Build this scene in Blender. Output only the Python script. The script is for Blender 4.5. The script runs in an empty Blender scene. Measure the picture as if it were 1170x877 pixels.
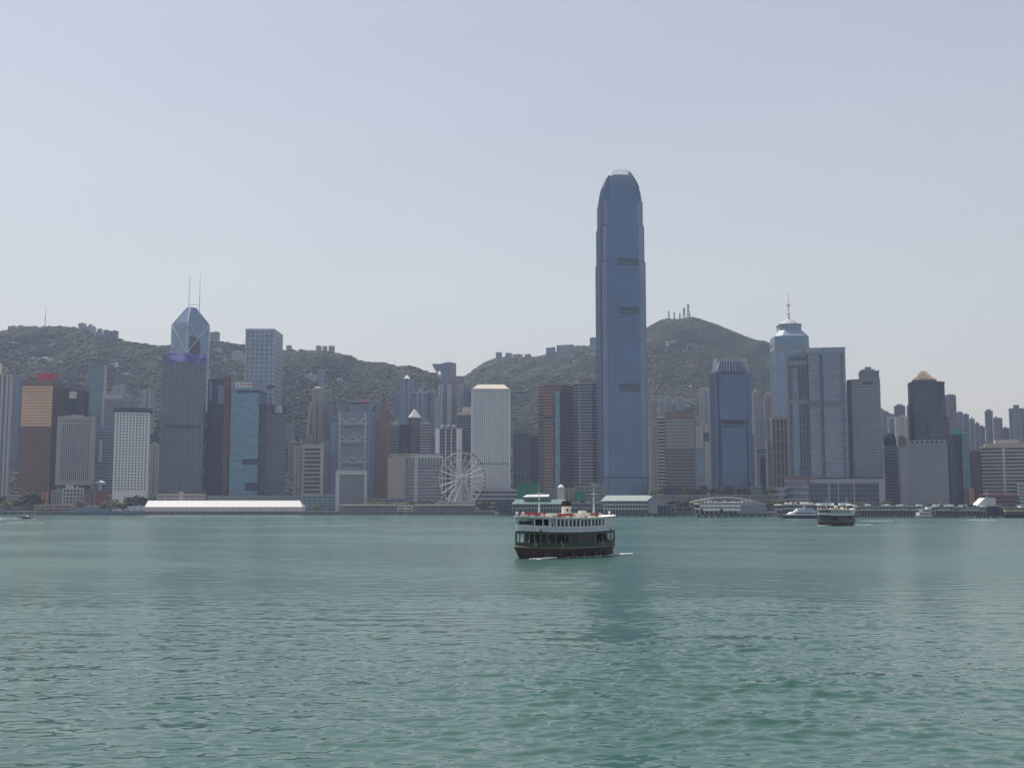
import bpy, math, random, zlib
import numpy as np
from mathutils import Vector, Matrix, noise as mnoise

# ------------------------------------------------------------------ camera, sky, sun, exposure
scene = bpy.context.scene
COL = scene.collection
F, CX, CY, CAMH = 1330.0, 585.0, 438.5, 12.0
PITCH = math.atan((576.0 - CY) / F)
cam_d = bpy.data.cameras.new('camera'); cam = bpy.data.objects.new('camera', cam_d); COL.objects.link(cam)
cam.location = (0, 0, CAMH); cam.rotation_euler = (math.pi / 2 + PITCH, 0, 0)
cam_d.sensor_width = 36; cam_d.lens = 36 * F / 1170; cam_d.clip_start = 1; cam_d.clip_end = 30000
scene.camera = cam
SUN_EL, SUN_AZ = math.radians(62), math.radians(-46)      # azimuth measured from +Y towards +X
world = bpy.data.worlds.new('World'); scene.world = world; world.use_nodes = True
wn = world.node_tree
sky = wn.nodes.new('ShaderNodeTexSky'); sky.sky_type = 'NISHITA'; sky.sun_disc = False
sky.sun_elevation = SUN_EL; sky.sun_rotation = SUN_AZ
sky.altitude = 0; sky.air_density = 1.5; sky.dust_density = 3.0; sky.ozone_density = 3.5
bg = wn.nodes['Background']; bg.inputs['Strength'].default_value = 0.075
# a thin even veil of high haze over the clear-sky model
veil = wn.nodes.new('ShaderNodeMix'); veil.data_type = 'RGBA'; veil.inputs[0].default_value = .42
wn.links.new(sky.outputs[0], veil.inputs[6]); wtc = wn.nodes.new('ShaderNodeTexCoord'); wsx = wn.nodes.new('ShaderNodeSeparateXYZ'); wn.links.new(wtc.outputs['Generated'], wsx.inputs[0])
wmr = wn.nodes.new('ShaderNodeMapRange'); wmr.inputs[1].default_value = 0.; wmr.inputs[2].default_value = .38; wn.links.new(wsx.outputs[2], wmr.inputs[0])
vg = wn.nodes.new('ShaderNodeMix'); vg.data_type = 'RGBA'; wn.links.new(wmr.outputs[0], vg.inputs[0])
vg.inputs[6].default_value = (9.9, 8.9, 7.9, 1); vg.inputs[7].default_value = (6.5, 6.25, 6.15, 1)
wmp = wn.nodes.new('ShaderNodeMapping'); wmp.inputs['Scale'].default_value = (1, 1, 3.5); wn.links.new(wtc.outputs['Generated'], wmp.inputs[0])
wnz = wn.nodes.new('ShaderNodeTexNoise'); wnz.inputs['Scale'].default_value = 2.6; wnz.inputs['Detail'].default_value = 3; wn.links.new(wmp.outputs[0], wnz.inputs['Vector'])
wm2 = wn.nodes.new('ShaderNodeMapRange'); wm2.inputs[3].default_value = .88; wm2.inputs[4].default_value = 1.12; wn.links.new(wnz.outputs[0], wm2.inputs[0])
wvm = wn.nodes.new('ShaderNodeVectorMath'); wvm.operation = 'SCALE'; wn.links.new(vg.outputs[2], wvm.inputs[0]); wn.links.new(wm2.outputs[0], wvm.inputs['Scale'])
wn.links.new(wvm.outputs[0], veil.inputs[7])
wn.links.new(veil.outputs[2], bg.inputs[0])
sd = Vector((math.sin(SUN_AZ) * math.cos(SUN_EL), math.cos(SUN_AZ) * math.cos(SUN_EL), math.sin(SUN_EL)))
sun_d = bpy.data.lights.new('sun', 'SUN'); sun_d.energy = 3.6; sun_d.angle = math.radians(0.53); sun_d.color = (1, .95, .87)
sun = bpy.data.objects.new('sun', sun_d); COL.objects.link(sun)
sun.rotation_euler = (-sd).to_track_quat('-Z', 'Y').to_euler()
vs = scene.view_settings
vs.view_transform = 'Standard'; vs.look = 'None'; vs.gamma = 1; vs.use_curve_mapping = False; vs.exposure = 0.58
scene.cycles.use_denoising = True; scene.cycles.use_adaptive_sampling = False
scene.cycles.denoising_input_passes = 'RGB_ALBEDO_NORMAL'; scene.cycles.denoising_prefilter = 'ACCURATE'
scene.cycles.max_bounces = 6; scene.cycles.diffuse_bounces = 2; scene.cycles.glossy_bounces = 3; scene.cycles.volume_bounces = 0
scene.cycles.caustics_reflective = False; scene.cycles.caustics_refractive = False
HAZE_DENSITY = 0.000088
HAZE_COLOR = (0.58, 0.70, 1.0, 1)

# ------------------------------------------------------------------ helpers
def ray(px, py):
    u = (px - CX) / F; v = (CY - py) / F; c, s = math.cos(PITCH), math.sin(PITCH)
    return (u, c - v * s, s + v * c)
def P(px, py, Y):
    r = ray(px, py); t = Y / r[1]
    return Vector((r[0] * t, Y, CAMH + r[2] * t))
def Xa(px, py, Y): return P(px, py, Y).x
def Za(py, Y): return P(CX, py, Y).z
GZ = 4.0

def lin(c):
    return tuple(((v / 255) / 12.92 if v / 255 <= .04045 else ((v / 255 + .055) / 1.055) ** 2.4) for v in c)

_mats = {}
def mat_base(key):
    m = bpy.data.materials.new(key); m.use_nodes = True
    return m, m.node_tree, m.node_tree.nodes['Principled BSDF']
def nd(nt, t, **kw):
    n = nt.nodes.new(t)
    for k, v in kw.items(): setattr(n, k, v)
    return n
def mixc(nt, fac, a, b):
    n = nt.nodes.new('ShaderNodeMix'); n.data_type = 'RGBA'
    if hasattr(fac, 'links'): nt.links.new(fac, n.inputs[0])
    else: n.inputs[0].default_value = fac
    for i, v in ((6, a), (7, b)):
        if hasattr(v, 'links'): nt.links.new(v, n.inputs[i])
        else: n.inputs[i].default_value = (*v, 1)
    return n.outputs[2]

def glass(c, metal=.75, rough=.16, var=.28, cell=(3.2, 3.2, 3.9)):
    """reflective curtain-wall glass: pane to pane variation in tint, blinds behind some panes"""
    key = ('glass', c, metal, rough, var)
    if key in _mats: return _mats[key]
    m, nt, p = mat_base('glass')
    tc = nd(nt, 'ShaderNodeTexCoord')
    dv = nd(nt, 'ShaderNodeVectorMath', operation='DIVIDE'); dv.inputs[1].default_value = cell
    fl = nd(nt, 'ShaderNodeVectorMath', operation='FLOOR')
    wnz = nd(nt, 'ShaderNodeTexWhiteNoise')
    ad = nd(nt, 'ShaderNodeVectorMath', operation='ADD'); ad.inputs[1].default_value = (.37, .41, .33)
    nt.links.new(tc.outputs['Object'], dv.inputs[0]); nt.links.new(dv.outputs[0], ad.inputs[0])
    nt.links.new(ad.outputs[0], fl.inputs[0]); nt.links.new(fl.outputs[0], wnz.inputs[0])
    lo = tuple(v * (1 - var) for v in c); hi = tuple(min(1, v * (1 + var)) for v in c)
    col = mixc(nt, wnz.outputs[0], lo, hi)
    n2 = nd(nt, 'ShaderNodeTexNoise'); n2.inputs['Scale'].default_value = .022; n2.inputs['Detail'].default_value = 2  # broad noise puts uneven reflections into the glass colour
    nt.links.new(tc.outputs['Object'], n2.inputs['Vector'])
    col = mixc(nt, n2.outputs[0], col, tuple(v * .5 for v in c))
    nt.links.new(col, p.inputs['Base Color'])
    p.inputs['Metallic'].default_value = metal; p.inputs['Roughness'].default_value = rough
    _mats[key] = m; return m

def solid(c, rough=.75, var=.18, scale=.12, metal=0., name='painted'):
    key = ('solid', c, rough, var, scale, metal)
    if key in _mats: return _mats[key]
    m, nt, p = mat_base(name)
    tc = nd(nt, 'ShaderNodeTexCoord')
    mp = nd(nt, 'ShaderNodeMapping'); mp.inputs['Scale'].default_value = (1, 1, .35)
    n = nd(nt, 'ShaderNodeTexNoise'); n.inputs['Scale'].default_value = scale; n.inputs['Detail'].default_value = 5
    nt.links.new(tc.outputs['Object'], mp.inputs[0]); nt.links.new(mp.outputs[0], n.inputs['Vector'])
    col = mixc(nt, n.outputs[0], tuple(v * (1 - var) for v in c), tuple(min(1, v * (1 + var)) for v in c))
    nt.links.new(col, p.inputs['Base Color'])
    p.inputs['Roughness'].default_value = rough; p.inputs['Metallic'].default_value = metal
    _mats[key] = m; return m

def foliage_mat(name='foliage', a=(.045, .06, .022), b=(.10, .125, .04)):
    key = (name, a, b)
    if key in _mats: return _mats[key]
    m, nt, p = mat_base(name)
    at = nd(nt, 'ShaderNodeAttribute', attribute_name='tint')
    col = mixc(nt, at.outputs['Fac'], a, b)
    nt.links.new(col, p.inputs['Base Color']); p.inputs['Roughness'].default_value = .8
    p.inputs['Specular IOR Level'].default_value = .2
    _mats[key] = m; return m

class MB:
    """collects shapes; build() links them as ONE mesh object"""
    def __init__(s): s.v = []; s.f = []; s.st = []
    def box(s, x0, x1, y0, y1, z0, z1):
        return s.prism([(x0, y0), (x1, y0), (x1, y1), (x0, y1)], z0, z1)
    def prism(s, poly, z0, z1, top=None):
        n = len(poly); b = len(s.v); top = top or poly; s.st.append((b, len(s.f)))
        s.v += [(x, y, z0) for x, y in poly] + [(x, y, z1) for x, y in top]
        s.f += [(b + i, b + (i + 1) % n, b + n + (i + 1) % n, b + n + i) for i in range(n)]
        s.f += [tuple(b + i for i in range(n - 1, -1, -1)), tuple(b + n + i for i in range(n))]
        return s
    def hexa(s, pts):
        b = len(s.v); s.st.append((b, len(s.f))); s.v += [tuple(p) for p in pts]
        s.f += [(b+3, b+2, b+1, b), (b+4, b+5, b+6, b+7), (b, b+1, b+5, b+4), (b+1, b+2, b+6, b+5), (b+2, b+3, b+7, b+6), (b+3, b, b+4, b+7)]
        return s
    def edgebox(s, a, b, z0, z1, e, inn=.3, ext=True):
        dx, dy = b[0] - a[0], b[1] - a[1]; L = math.hypot(dx, dy)
        if L < 1e-6: return s
        tx, ty = dx / L, dy / L; nx, ny = ty, -tx
        k = e if ext else 0
        p = [(a[0] - tx * k - nx * inn, a[1] - ty * k - ny * inn), (a[0] - tx * k + nx * e, a[1] - ty * k + ny * e),
             (b[0] + nx * e, b[1] + ny * e), (b[0] - nx * inn, b[1] - ny * inn)]
        return s.prism(p, z0, z1)
    def tube(s, a, b, r, r2=None, n=6):
        a = Vector(a); b = Vector(b); d = (b - a)
        if d.length < 1e-6: return s
        q = d.to_track_quat('Z', 'Y'); r2 = r if r2 is None else r2; k = len(s.v); s.st.append((k, len(s.f)))
        for c, rr in ((a, r), (b, r2)):
            for i in range(n):
                t = 2 * math.pi * i / n
                s.v.append(tuple(c + q @ Vector((rr * math.cos(t), rr * math.sin(t), 0))))
        s.f += [(k + i, k + (i + 1) % n, k + n + (i + 1) % n, k + n + i) for i in range(n)]
        s.f += [tuple(k + i for i in range(n - 1, -1, -1)), tuple(k + n + i for i in range(n))]
        return s
    def lathe(s, prof, n=16, c=(0, 0)):
        k = len(s.v); s.st.append((k, len(s.f)))
        for r, z in prof:
            for i in range(n):
                t = 2 * math.pi * i / n; s.v.append((c[0] + r * math.cos(t), c[1] + r * math.sin(t), z))
        for j in range(len(prof) - 1):
            s.f += [(k + j*n + i, k + j*n + (i+1) % n, k + (j+1)*n + (i+1) % n, k + (j+1)*n + i) for i in range(n)]
        s.f += [tuple(k + i for i in range(n - 1, -1, -1)), tuple(k + (len(prof)-1)*n + i for i in range(n))]
        return s
    def each(s, name, mat, parent=None):
        out = []
        for i, (a, f) in enumerate(s.st):
            b, g = s.st[i + 1] if i + 1 < len(s.st) else (len(s.v), len(s.f))
            m = MB(); m.v = s.v[a:b]; m.f = [tuple(j - a for j in q) for q in s.f[f:g]]; out.append(m.build(name, mat, parent))
        return out
    def build(s, name, mat, parent=None, loc=(0, 0, 0), rz=0, smooth=False):
        me = bpy.data.meshes.new(name); me.from_pydata(s.v, [], s.f); me.update()
        if mat: me.materials.append(mat)
        if smooth: me.polygons.foreach_set('use_smooth', [True] * len(me.polygons))
        o = bpy.data.objects.new(name, me); COL.objects.link(o)
        o.location = loc; o.rotation_euler = (0, 0, rz)
        if parent: o.parent = parent
        return o

def tag(o, label=None, cat=None, group=None, kind=None):
    if label: o['label'] = label
    if cat: o['category'] = cat
    if group: o['group'] = group
    if kind: o['kind'] = kind
    return o
def root(name, label, cat, loc=(0, 0, 0), rz=0, group=None):
    o = bpy.data.objects.new(name, None); COL.objects.link(o); o.empty_display_size = 2
    o.location = loc; o.rotation_euler = (0, 0, rz)
    return tag(o, label, cat, group)
def kids(o): return [c for c in bpy.data.objects if c.parent == o]
def copy_tree(o, parent=None):
    c = o.copy(); COL.objects.link(c)
    if parent: c.parent = parent
    for ch in list(o.children): copy_tree(ch, c)
    return c
def text(txt, size, mat, parent, loc, rot=(math.pi / 2, 0, 0), name='lettering', ext=.15, align='CENTER', xs=1.0):
    cu = bpy.data.curves.new(name, 'FONT'); cu.body = txt; cu.size = size; cu.extrude = ext
    cu.align_x = align; cu.align_y = 'CENTER'
    t = bpy.data.objects.new(name, cu); COL.objects.link(t)
    bpy.context.view_layer.update()
    me = bpy.data.meshes.new_from_object(t.evaluated_get(bpy.context.evaluated_depsgraph_get()))
    bpy.data.objects.remove(t)
    me.materials.clear(); me.materials.append(mat)
    o = bpy.data.objects.new(name, me); COL.objects.link(o); o.parent = parent; o.location = loc; o.rotation_euler = rot; o.scale = (xs, 1, 1)
    return o

# ------------------------------------------------------------------ terrain
RA = [(-260,388),(-60,379),(0,377),(10,374.5),(40,374),(50,371),(80,371.5),(92,373.5),(102,375),(112,378),(126,382),(140,387),(160,390),(180,392.5),(205,393),(230,388),(243,387),(256,389),(276,392),(290,394),(330,399),(350,398.5),(376,399),(386,402),(400,404.5),(410,410.5),(426,412),(440,412.5),(448,414),(454,416.5),(466,415.5),(476,417),(484,421),(492,423.5),(500,426),(510,432),(530,448),(548,475),(600,525),(700,560)]
RB = [(440,540),(480,480),(505,438),(520,430),(532,429),(540,423),(548,417),(556,412),(566,408.5),(576,407),(600,407.5),(615,407),(622,405),(640,400),(650,397),(660,394),(670,394.5),(682,393),(700,389),(720,382),(738,374),(746,369),(755,364.5),(763,362.5),(773,363.5),(781,362.5),(790,361),(796,362.5),(808,366.5),(816,369),(829,375),(841,381),(856,387),(866,392.5),(872,396.5),(882,402.5),(896,413),(915,426),(940,441),(970,459),(1000,476),(1040,493),(1100,502),(1300,508)]
def ridge(pts, Y, drop):
    q = [P(a, b, Y) for a, b in pts]
    return np.array([p.x for p in q]), np.array([p.z - drop for p in q])
RAx, RAz = ridge(RA, 2650., 6.); RBx, RBz = ridge(RB, 3050., 4.)
def sstep(t): t = np.clip(t, 0, 1); return t * t * (3 - 2 * t)
_rs = np.random.RandomState(4)
_oct = [(_rs.uniform(0, 6.28), _rs.uniform(-.35, .35), 2 * math.pi / l, _rs.uniform(0, 6.28), a)
        for l, a in ((420, 1.), (310, .9), (230, .7), (170, .5), (120, .4), (85, .28), (60, .2))]
def spur(x, y):
    o = 0
    for ph, tilt, k, ph2, a in _oct:
        o = o + a * (1 - 2 * np.abs(np.sin(.5 * k * (x + tilt * y) + ph + 1.2 * np.sin(.0045 * y + ph2))))
    return o / 3.
def H(x, y):
    x = np.asarray(x, float); y = np.asarray(y, float)
    out = np.zeros(np.broadcast(x, y).shape) + GZ - .3
    for xs, zs, Yr, Y0 in ((RAx, RAz, 2650., 1640.), (RBx, RBz, 3050., 1680.)):
        zr = np.interp(x, xs, zs)
        t = (y - Y0) / (Yr - Y0)
        up = np.clip(t, 0, 1); f = .35 * up + .65 * sstep(up)
        n = spur(x + Yr, y) * np.clip(up * (1 - up) * 4, 0, 1) * 30
        z = GZ - .3 + (zr - GZ) * f + (n - 12 * np.clip(up * (1 - up) * 4, 0, 1)) * (zr > 30)
        dn = np.clip((y - Yr) / 900., 0, 1)
        z = np.where(t > 1, zr - (zr + 40) * sstep(dn) * .8, z)
        out = np.maximum(out, z)
    return out
def h1(x, y): return float(H(np.array([x]), np.array([y]))[0])
def hit(px, py):
    r = ray(px, py); Y = np.linspace(1600, 3400, 900); t = Y / r[1]
    z = CAMH + r[2] * t; x = r[0] * t; hh = H(x, Y)
    i = np.argmax(hh >= z)
    return (x[i], Y[i], hh[i]) if hh[i] >= z[i] else None

nx, ny = 420, 210
gx = np.linspace(-2050, 2050, nx); gy = np.concatenate([[1342., 1500.], np.linspace(1620, 4300, ny - 2)])
GX, GY = np.meshgrid(gx, gy); GH = H(GX, GY)
def grid_mesh(name, X, Y, Z, mat):
    r, c = X.shape
    me = bpy.data.meshes.new(name); me.vertices.add(r * c)
    me.vertices.foreach_set('co', np.stack([X, Y, Z], -1).astype(np.float32).ravel())
    i = np.arange(r * c).reshape(r, c)
    q = np.stack([i[:-1, :-1], i[:-1, 1:], i[1:, 1:], i[1:, :-1]], -1).reshape(-1, 4)
    me.loops.add(q.size); me.loops.foreach_set('vertex_index', q.ravel().astype(np.int32))
    me.polygons.add(len(q)); me.polygons.foreach_set('loop_start', np.arange(0, q.size, 4, dtype=np.int32))
    me.polygons.foreach_set('use_smooth', np.ones(len(q), bool))
    me.update(calc_edges=True); me.materials.append(mat)
    o = bpy.data.objects.new(name, me); COL.objects.link(o); return o

def earth_mat():
    m, nt, p = mat_base('hillside')
    tc = nd(nt, 'ShaderNodeTexCoord'); n = nd(nt, 'ShaderNodeTexNoise'); n.inputs['Scale'].default_value = .012; n.inputs['Detail'].default_value = 9
    nt.links.new(tc.outputs['Object'], n.inputs['Vector'])
    cr = nd(nt, 'ShaderNodeValToRGB'); cr.color_ramp.elements[0].position = .38; cr.color_ramp.elements[1].position = .72
    cr.color_ramp.elements[0].color = (.030, .038, .020, 1); cr.color_ramp.elements[1].color = (.085, .078, .05, 1)
    nt.links.new(n.outputs[0], cr.inputs[0]); nt.links.new(cr.outputs[0], p.inputs['Base Color']); p.inputs['Roughness'].default_value = .95
    p.inputs['Specular IOR Level'].default_value = .1
    return m
hill = grid_mesh('hill', GX, GY, GH, earth_mat()); tag(hill, kind='structure')

def np_mesh(name, V, Fc, mat, tint=None, smooth=False):
    me = bpy.data.meshes.new(name); me.vertices.add(len(V)); me.vertices.foreach_set('co', V.astype(np.float32).ravel())
    k = Fc.shape[1]
    me.loops.add(Fc.size); me.loops.foreach_set('vertex_index', Fc.ravel().astype(np.int32))
    me.polygons.add(len(Fc)); me.polygons.foreach_set('loop_start', np.arange(0, Fc.size, k, dtype=np.int32))
    if smooth: me.polygons.foreach_set('use_smooth', np.ones(len(Fc), bool))
    if tint is not None:
        a = me.attributes.new('tint', 'FLOAT', 'POINT'); a.data.foreach_set('value', tint.astype(np.float32))
    me.update(calc_edges=True)
    if mat: me.materials.append(mat)
    o = bpy.data.objects.new(name, me); COL.objects.link(o); return o
_g = (1 + 5 ** .5) / 2
ICO_V = np.array([(-1,_g,0),(1,_g,0),(-1,-_g,0),(1,-_g,0),(0,-1,_g),(0,1,_g),(0,-1,-_g),(0,1,-_g),(_g,0,-1),(_g,0,1),(-_g,0,-1),(-_g,0,1)]) / math.hypot(1, _g)
ICO_F = np.array([(0,11,5),(0,5,1),(0,1,7),(0,7,10),(0,10,11),(1,5,9),(5,11,4),(11,10,2),(10,7,6),(7,1,8),(3,9,4),(3,4,2),(3,2,6),(3,6,8),(3,8,9),(4,9,5),(2,4,11),(6,2,10),(8,6,7),(9,8,1)])
def blobs(cen, rad, rs, squash=.8, jit=.3):
    n = len(cen)
    d = ICO_V[None] * (1 + rs.uniform(-jit, jit, (n, 12, 1)))
    V = cen[:, None, :] + d * rad[:, None, None] * np.array([1, 1, squash])
    Fc = ICO_F[None] + (np.arange(n) * 12)[:, None, None]
    return V.reshape(-1, 3), Fc.reshape(-1, 3)

# the wooded slopes: one mass of crowns
rs = np.random.RandomState(11)
N = 240000
wx = rs.uniform(-1900, 1500, N); wy = 1760 + (3075 - 1760) * rs.uniform(0, 1, N) ** .8
wz = H(wx, wy)
e = 25.
slope = (H(wx, wy + e) - H(wx, wy - e)) / (2 * e)
pxs = CX + F * wx / wy
bare = (np.sin(wx * .021 + 1.3 * np.sin(wy * .013)) + np.sin(wx * .0093 + wy * .017 + 2) + np.sin(wx * .05 - wy * .031)) / 3
bare = np.where((pxs > 735) & (wz > 230), bare - .5, bare)
keep = (np.abs(pxs - CX) < 680) & (wz > 22) & (slope > -.35) & (rs.uniform(-.9, 1, N) > bare - .55)
peak = (pxs > 735) & (wz > 230)
rad = np.where(peak, rs.uniform(1.9, 4.0, N), rs.uniform(2.2, 5.2, N) * np.where(rs.uniform(0, 1, N) < .06, 1.5, 1))
wx, wy, wz, rad, bare = wx[keep], wy[keep], wz[keep], rad[keep], bare[keep]
cen = np.stack([wx, wy, wz + rad * .22], 1)
V, Fc = blobs(cen, rad, rs, .55)
lf = sum(np.sin(wx * a + wy * b + c) for a, b, c in ((.011, .007, 0), (.019, -.013, 1), (-.008, .023, 2), (.041, .03, 3), (.06, -.045, 4))) / 5  # broad waves put sunlit patches and dark valleys into the crown colour
tn = np.clip(.34 + .8 * lf + rs.normal(0, .09, len(wx)), 0, 1)
wood = np_mesh('hill_woodland', V, Fc, foliage_mat('hill_foliage', (.022, .033, .020), (.074, .082, .042)), np.repeat(tn, 12), smooth=True)
tag(wood, 'dense green woodland covering the slopes behind the skyscrapers', 'woodland', kind='stuff')

# ------------------------------------------------------------------ land, quay wall, water, road
conc = solid((.33, .32, .30), .85, .2, .2, name='concrete')
quay_m = solid((.16, .155, .145), .9, .35, .25, name='quay_stone')
SHORE = [(-1900., 1342.), (Xa(566, 586, 1342), 1342.), (Xa(572, 586, 1290), 1290.), (Xa(735, 586, 1260), 1260.), (Xa(900, 586, 1190), 1190.), (Xa(1230, 586, 1150), 1150.), (1900., 1150.)]
mb = MB(); mb.prism(SHORE + [(1900., 1700.), (-1900., 1700.)], -2.0, GZ - .004)
tag(mb.build('ground', solid((.17, .17, .165), .9, .25, .03, name='paving')), kind='structure')
mb = MB()
for a, b in zip(SHORE[:-1], SHORE[1:]): mb.edgebox(a, b, -2, GZ + .12, 1.0, .8)
tag(mb.build('quay', quay_m), kind='structure')
mb = MB()
for a, b in zip(SHORE[:-1], SHORE[1:]):
    L = math.hypot(b[0] - a[0], b[1] - a[1]); n = max(1, int(L / 9)); tx, ty = (b[0] - a[0]) / L, (b[1] - a[1]) / L
    for i in range(n):
        p = (a[0] + tx * (i * L / n), a[1] + ty * (i * L / n)); q = (p[0] + tx * .9, p[1] + ty * .9)
        mb.edgebox(p, q, -2, GZ - .8, 1.35, -.9, False)
tag(mb.build('quay', solid((.05, .05, .05), .8, .3, .5, name='rubber_fender')), kind='structure')
# road behind the promenade
mb = MB(); mb.box(-1850, Xa(560, 586, 1390), 1384, 1398, GZ - .02, GZ)
tag(mb.build('road', solid((.05, .05, .052), .9, .2, .1, name='asphalt')), kind='structure')
mb = MB()
for i in range(120): mb.box(-1200 + i * 10, -1196 + i * 10, 1390.9, 1391.1, GZ, GZ + .006)
tag(mb.build('road_marking', solid((.75, .75, .72), .7, .1, .5, name='road_paint')), kind='structure')
mb = MB(); mb.box(-1850, Xa(560, 586, 1390), 1380.5, 1383.9, GZ - .02, GZ + .13)
tag(mb.build('pavement', conc), kind='structure')

def water_mat():
    m, nt, p = mat_base('sea_water')
    p.inputs['IOR'].default_value = 1.333
    tc = nd(nt, 'ShaderNodeTexCoord')
    n0 = nd(nt, 'ShaderNodeTexNoise'); n0.inputs['Scale'].default_value = .011; n0.inputs['Detail'].default_value = 4
    mp0 = nd(nt, 'ShaderNodeMapping'); mp0.inputs['Scale'].default_value = (.5, 1, 1)
    nt.links.new(tc.outputs['Object'], mp0.inputs[0]); nt.links.new(mp0.outputs[0], n0.inputs['Vector'])
    nt.links.new(mixc(nt, n0.outputs[0], (.023, .070, .058), (.041, .096, .082)), p.inputs['Base Color'])
    at = nd(nt, 'ShaderNodeAttribute', attribute_name='lost_slope')
    ra = nd(nt, 'ShaderNodeMath', operation='MULTIPLY_ADD'); ra.inputs[1].default_value = 1.; ra.inputs[2].default_value = .0
    nt.links.new(at.outputs['Fac'], ra.inputs[0]); nt.links.new(ra.outputs[0], p.inputs['Roughness'])
    mp = nd(nt, 'ShaderNodeMapping'); mp.inputs['Scale'].default_value = (.5, 1, 1); mp.inputs['Rotation'].default_value = (0, 0, .12)
    nt.links.new(tc.outputs['Object'], mp.inputs[0])
    n1 = nd(nt, 'ShaderNodeTexNoise'); n1.inputs['Scale'].default_value = .19; n1.inputs['Detail'].default_value = 8; n1.inputs['Roughness'].default_value = .58
    n1.noise_type = 'RIDGED_MULTIFRACTAL'
    nt.links.new(mp.outputs[0], n1.inputs['Vector'])
    b = nd(nt, 'ShaderNodeBump'); b.inputs['Strength'].default_value = 1.; b.inputs['Distance'].default_value = .35
    n3 = nd(nt, 'ShaderNodeTexNoise'); n3.inputs['Scale'].default_value = 1.5; n3.inputs['Detail'].default_value = 7; n3.inputs['Roughness'].default_value = .66
    nt.links.new(mp.outputs[0], n3.inputs['Vector'])
    sm = nd(nt, 'ShaderNodeMath', operation='MULTIPLY_ADD'); sm.inputs[1].default_value = .0; nt.links.new(n3.outputs[0], sm.inputs[0]); nt.links.new(n1.outputs[0], sm.inputs[2])
    ch = nd(nt, 'ShaderNodeAttribute', attribute_name='chop'); ml = nd(nt, 'ShaderNodeMath', operation='MULTIPLY'); nt.links.new(sm.outputs[0], ml.inputs[0]); nt.links.new(ch.outputs['Fac'], ml.inputs[1])
    nt.links.new(ml.outputs[0], b.inputs['Height']); nt.links.new(b.outputs[0], p.inputs['Normal'])
    return m
WM = water_mat()
rows = [42.]
while rows[-1] < 1352: rows.append(rows[-1] + max(.12, rows[-1] ** 2 / 14000 * .26))
ry = np.array(rows); dy = np.gradient(ry)
NCOL = 760
sx = np.linspace(-.56, .56, NCOL)
WX = ry[:, None] * sx[None]; WY = np.repeat(ry[:, None], NCOL, 1)
rs = np.random.RandomState(3)
WZ = np.zeros_like(WX); lost = np.zeros(len(ry))
# patches: rougher and calmer water; the churned wake the ferry crosses
def blob2(cx, cy, rx, ry_, rot=0):
    c, s = math.cos(rot), math.sin(rot); x = WX - cx; y = WY - cy
    return np.exp(-(((x * c + y * s) / rx) ** 2 + ((-x * s + y * c) / ry_) ** 2))
gust = .85 + .22 * np.sin(WX * .021 + 1.7 * np.sin(WY * .013)) * np.sin(WY * .027 + .9 * np.sin(WX * .017)) + .15 * np.sin(WX * .055 + WY * .041) * np.sin(WY * .07)
wakep = np.zeros_like(WX)
for px, py, rx, r2 in ((720, 665, 9, 22), (790, 690, 14, 12), (850, 715, 14, 9), (840, 745, 12, 8), (740, 765, 10, 9), (700, 800, 9, 7), (860, 795, 12, 6), (780, 840, 12, 5), (640, 690, 14, 9)):
    q = P(px, py, 100); t = -CAMH / (q.z - CAMH); wakep = np.maximum(wakep, blob2(q.x * t, q.y * t, rx, r2))
reflect_strip = np.exp(-((WX - .0985 * WY - 2 * np.sin(WY * .05)) / (.026 * WY + 1.5)) ** 2) * np.clip((WY - 44) / 20, 0, 1) * np.clip((285 - WY) / 90, 0, 1)  # calm strip added so the tallest tower's dark reflection shows in the water
reflect_strip = reflect_strip * (.72 + .28 * np.sin(WX * .35 + 2 * np.sin(WY * .21)))
gust = gust * (1 - .5 * reflect_strip)
far_p = np.zeros_like(WX)
for px, py, rx, r2 in ((250, 640, 40, 24), (330, 655, 45, 16), (520, 650, 30, 16), (60, 700, 16, 8)):
    q = P(px, py, 100); t = -CAMH / (q.z - CAMH); far_p = np.maximum(far_p, blob2(q.x * t, q.y * t, rx, r2))
slope_tot = .13
nw = 84
lam = np.exp(np.linspace(math.log(.5), math.log(10), nw))
spec = np.exp(-(np.log(lam / 1.35) / .8) ** 2) + .13 * np.exp(-(np.log(lam / 6.) / .5) ** 2); spec = spec / math.sqrt((spec ** 2).sum()) * slope_tot * math.sqrt(2)
for i, (l, sl) in enumerate(zip(lam, spec)):
    k = 2 * math.pi / l; th = math.pi / 2 + rs.normal(.08, .36); kx, ky = k * math.cos(th), k * math.sin(th)
    w = np.clip((l / (2.6 * dy) - .7) / .8, 0, 1)
    lost += sl ** 2 / 2 * (1 - w ** 2)
    ph = kx * WX + ky * WY + rs.uniform(0, 6.28) + .9 * np.sin(.31 * k * (WX * math.cos(th + 1.3) + WY * math.sin(th + 1.3)) + rs.uniform(0, 6.28))
    s_ = np.sin(ph); amp = sl / k
    boost = gust + wakep * (1.5 if .8 < l < 4 else .2) + far_p * (.8 if 1.5 < l < 8 else 0)
    WZ += w[:, None] * amp * boost * (1.55 * np.exp(.95 * (s_ - 1)))
lost_r = np.sqrt(np.clip(np.sqrt(2 * lost), .0, 1)) * .6 + .025
water = grid_mesh('water', WX, WY, WZ, WM)
a_ = water.data.attributes.new('lost_slope', 'FLOAT', 'POINT')
a_.data.foreach_set('value', (np.repeat(lost_r[:, None], NCOL, 1) * np.clip(gust, .8, 1.1)).astype(np.float32).ravel())
c_ = water.data.attributes.new('chop', 'FLOAT', 'POINT')
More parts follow.
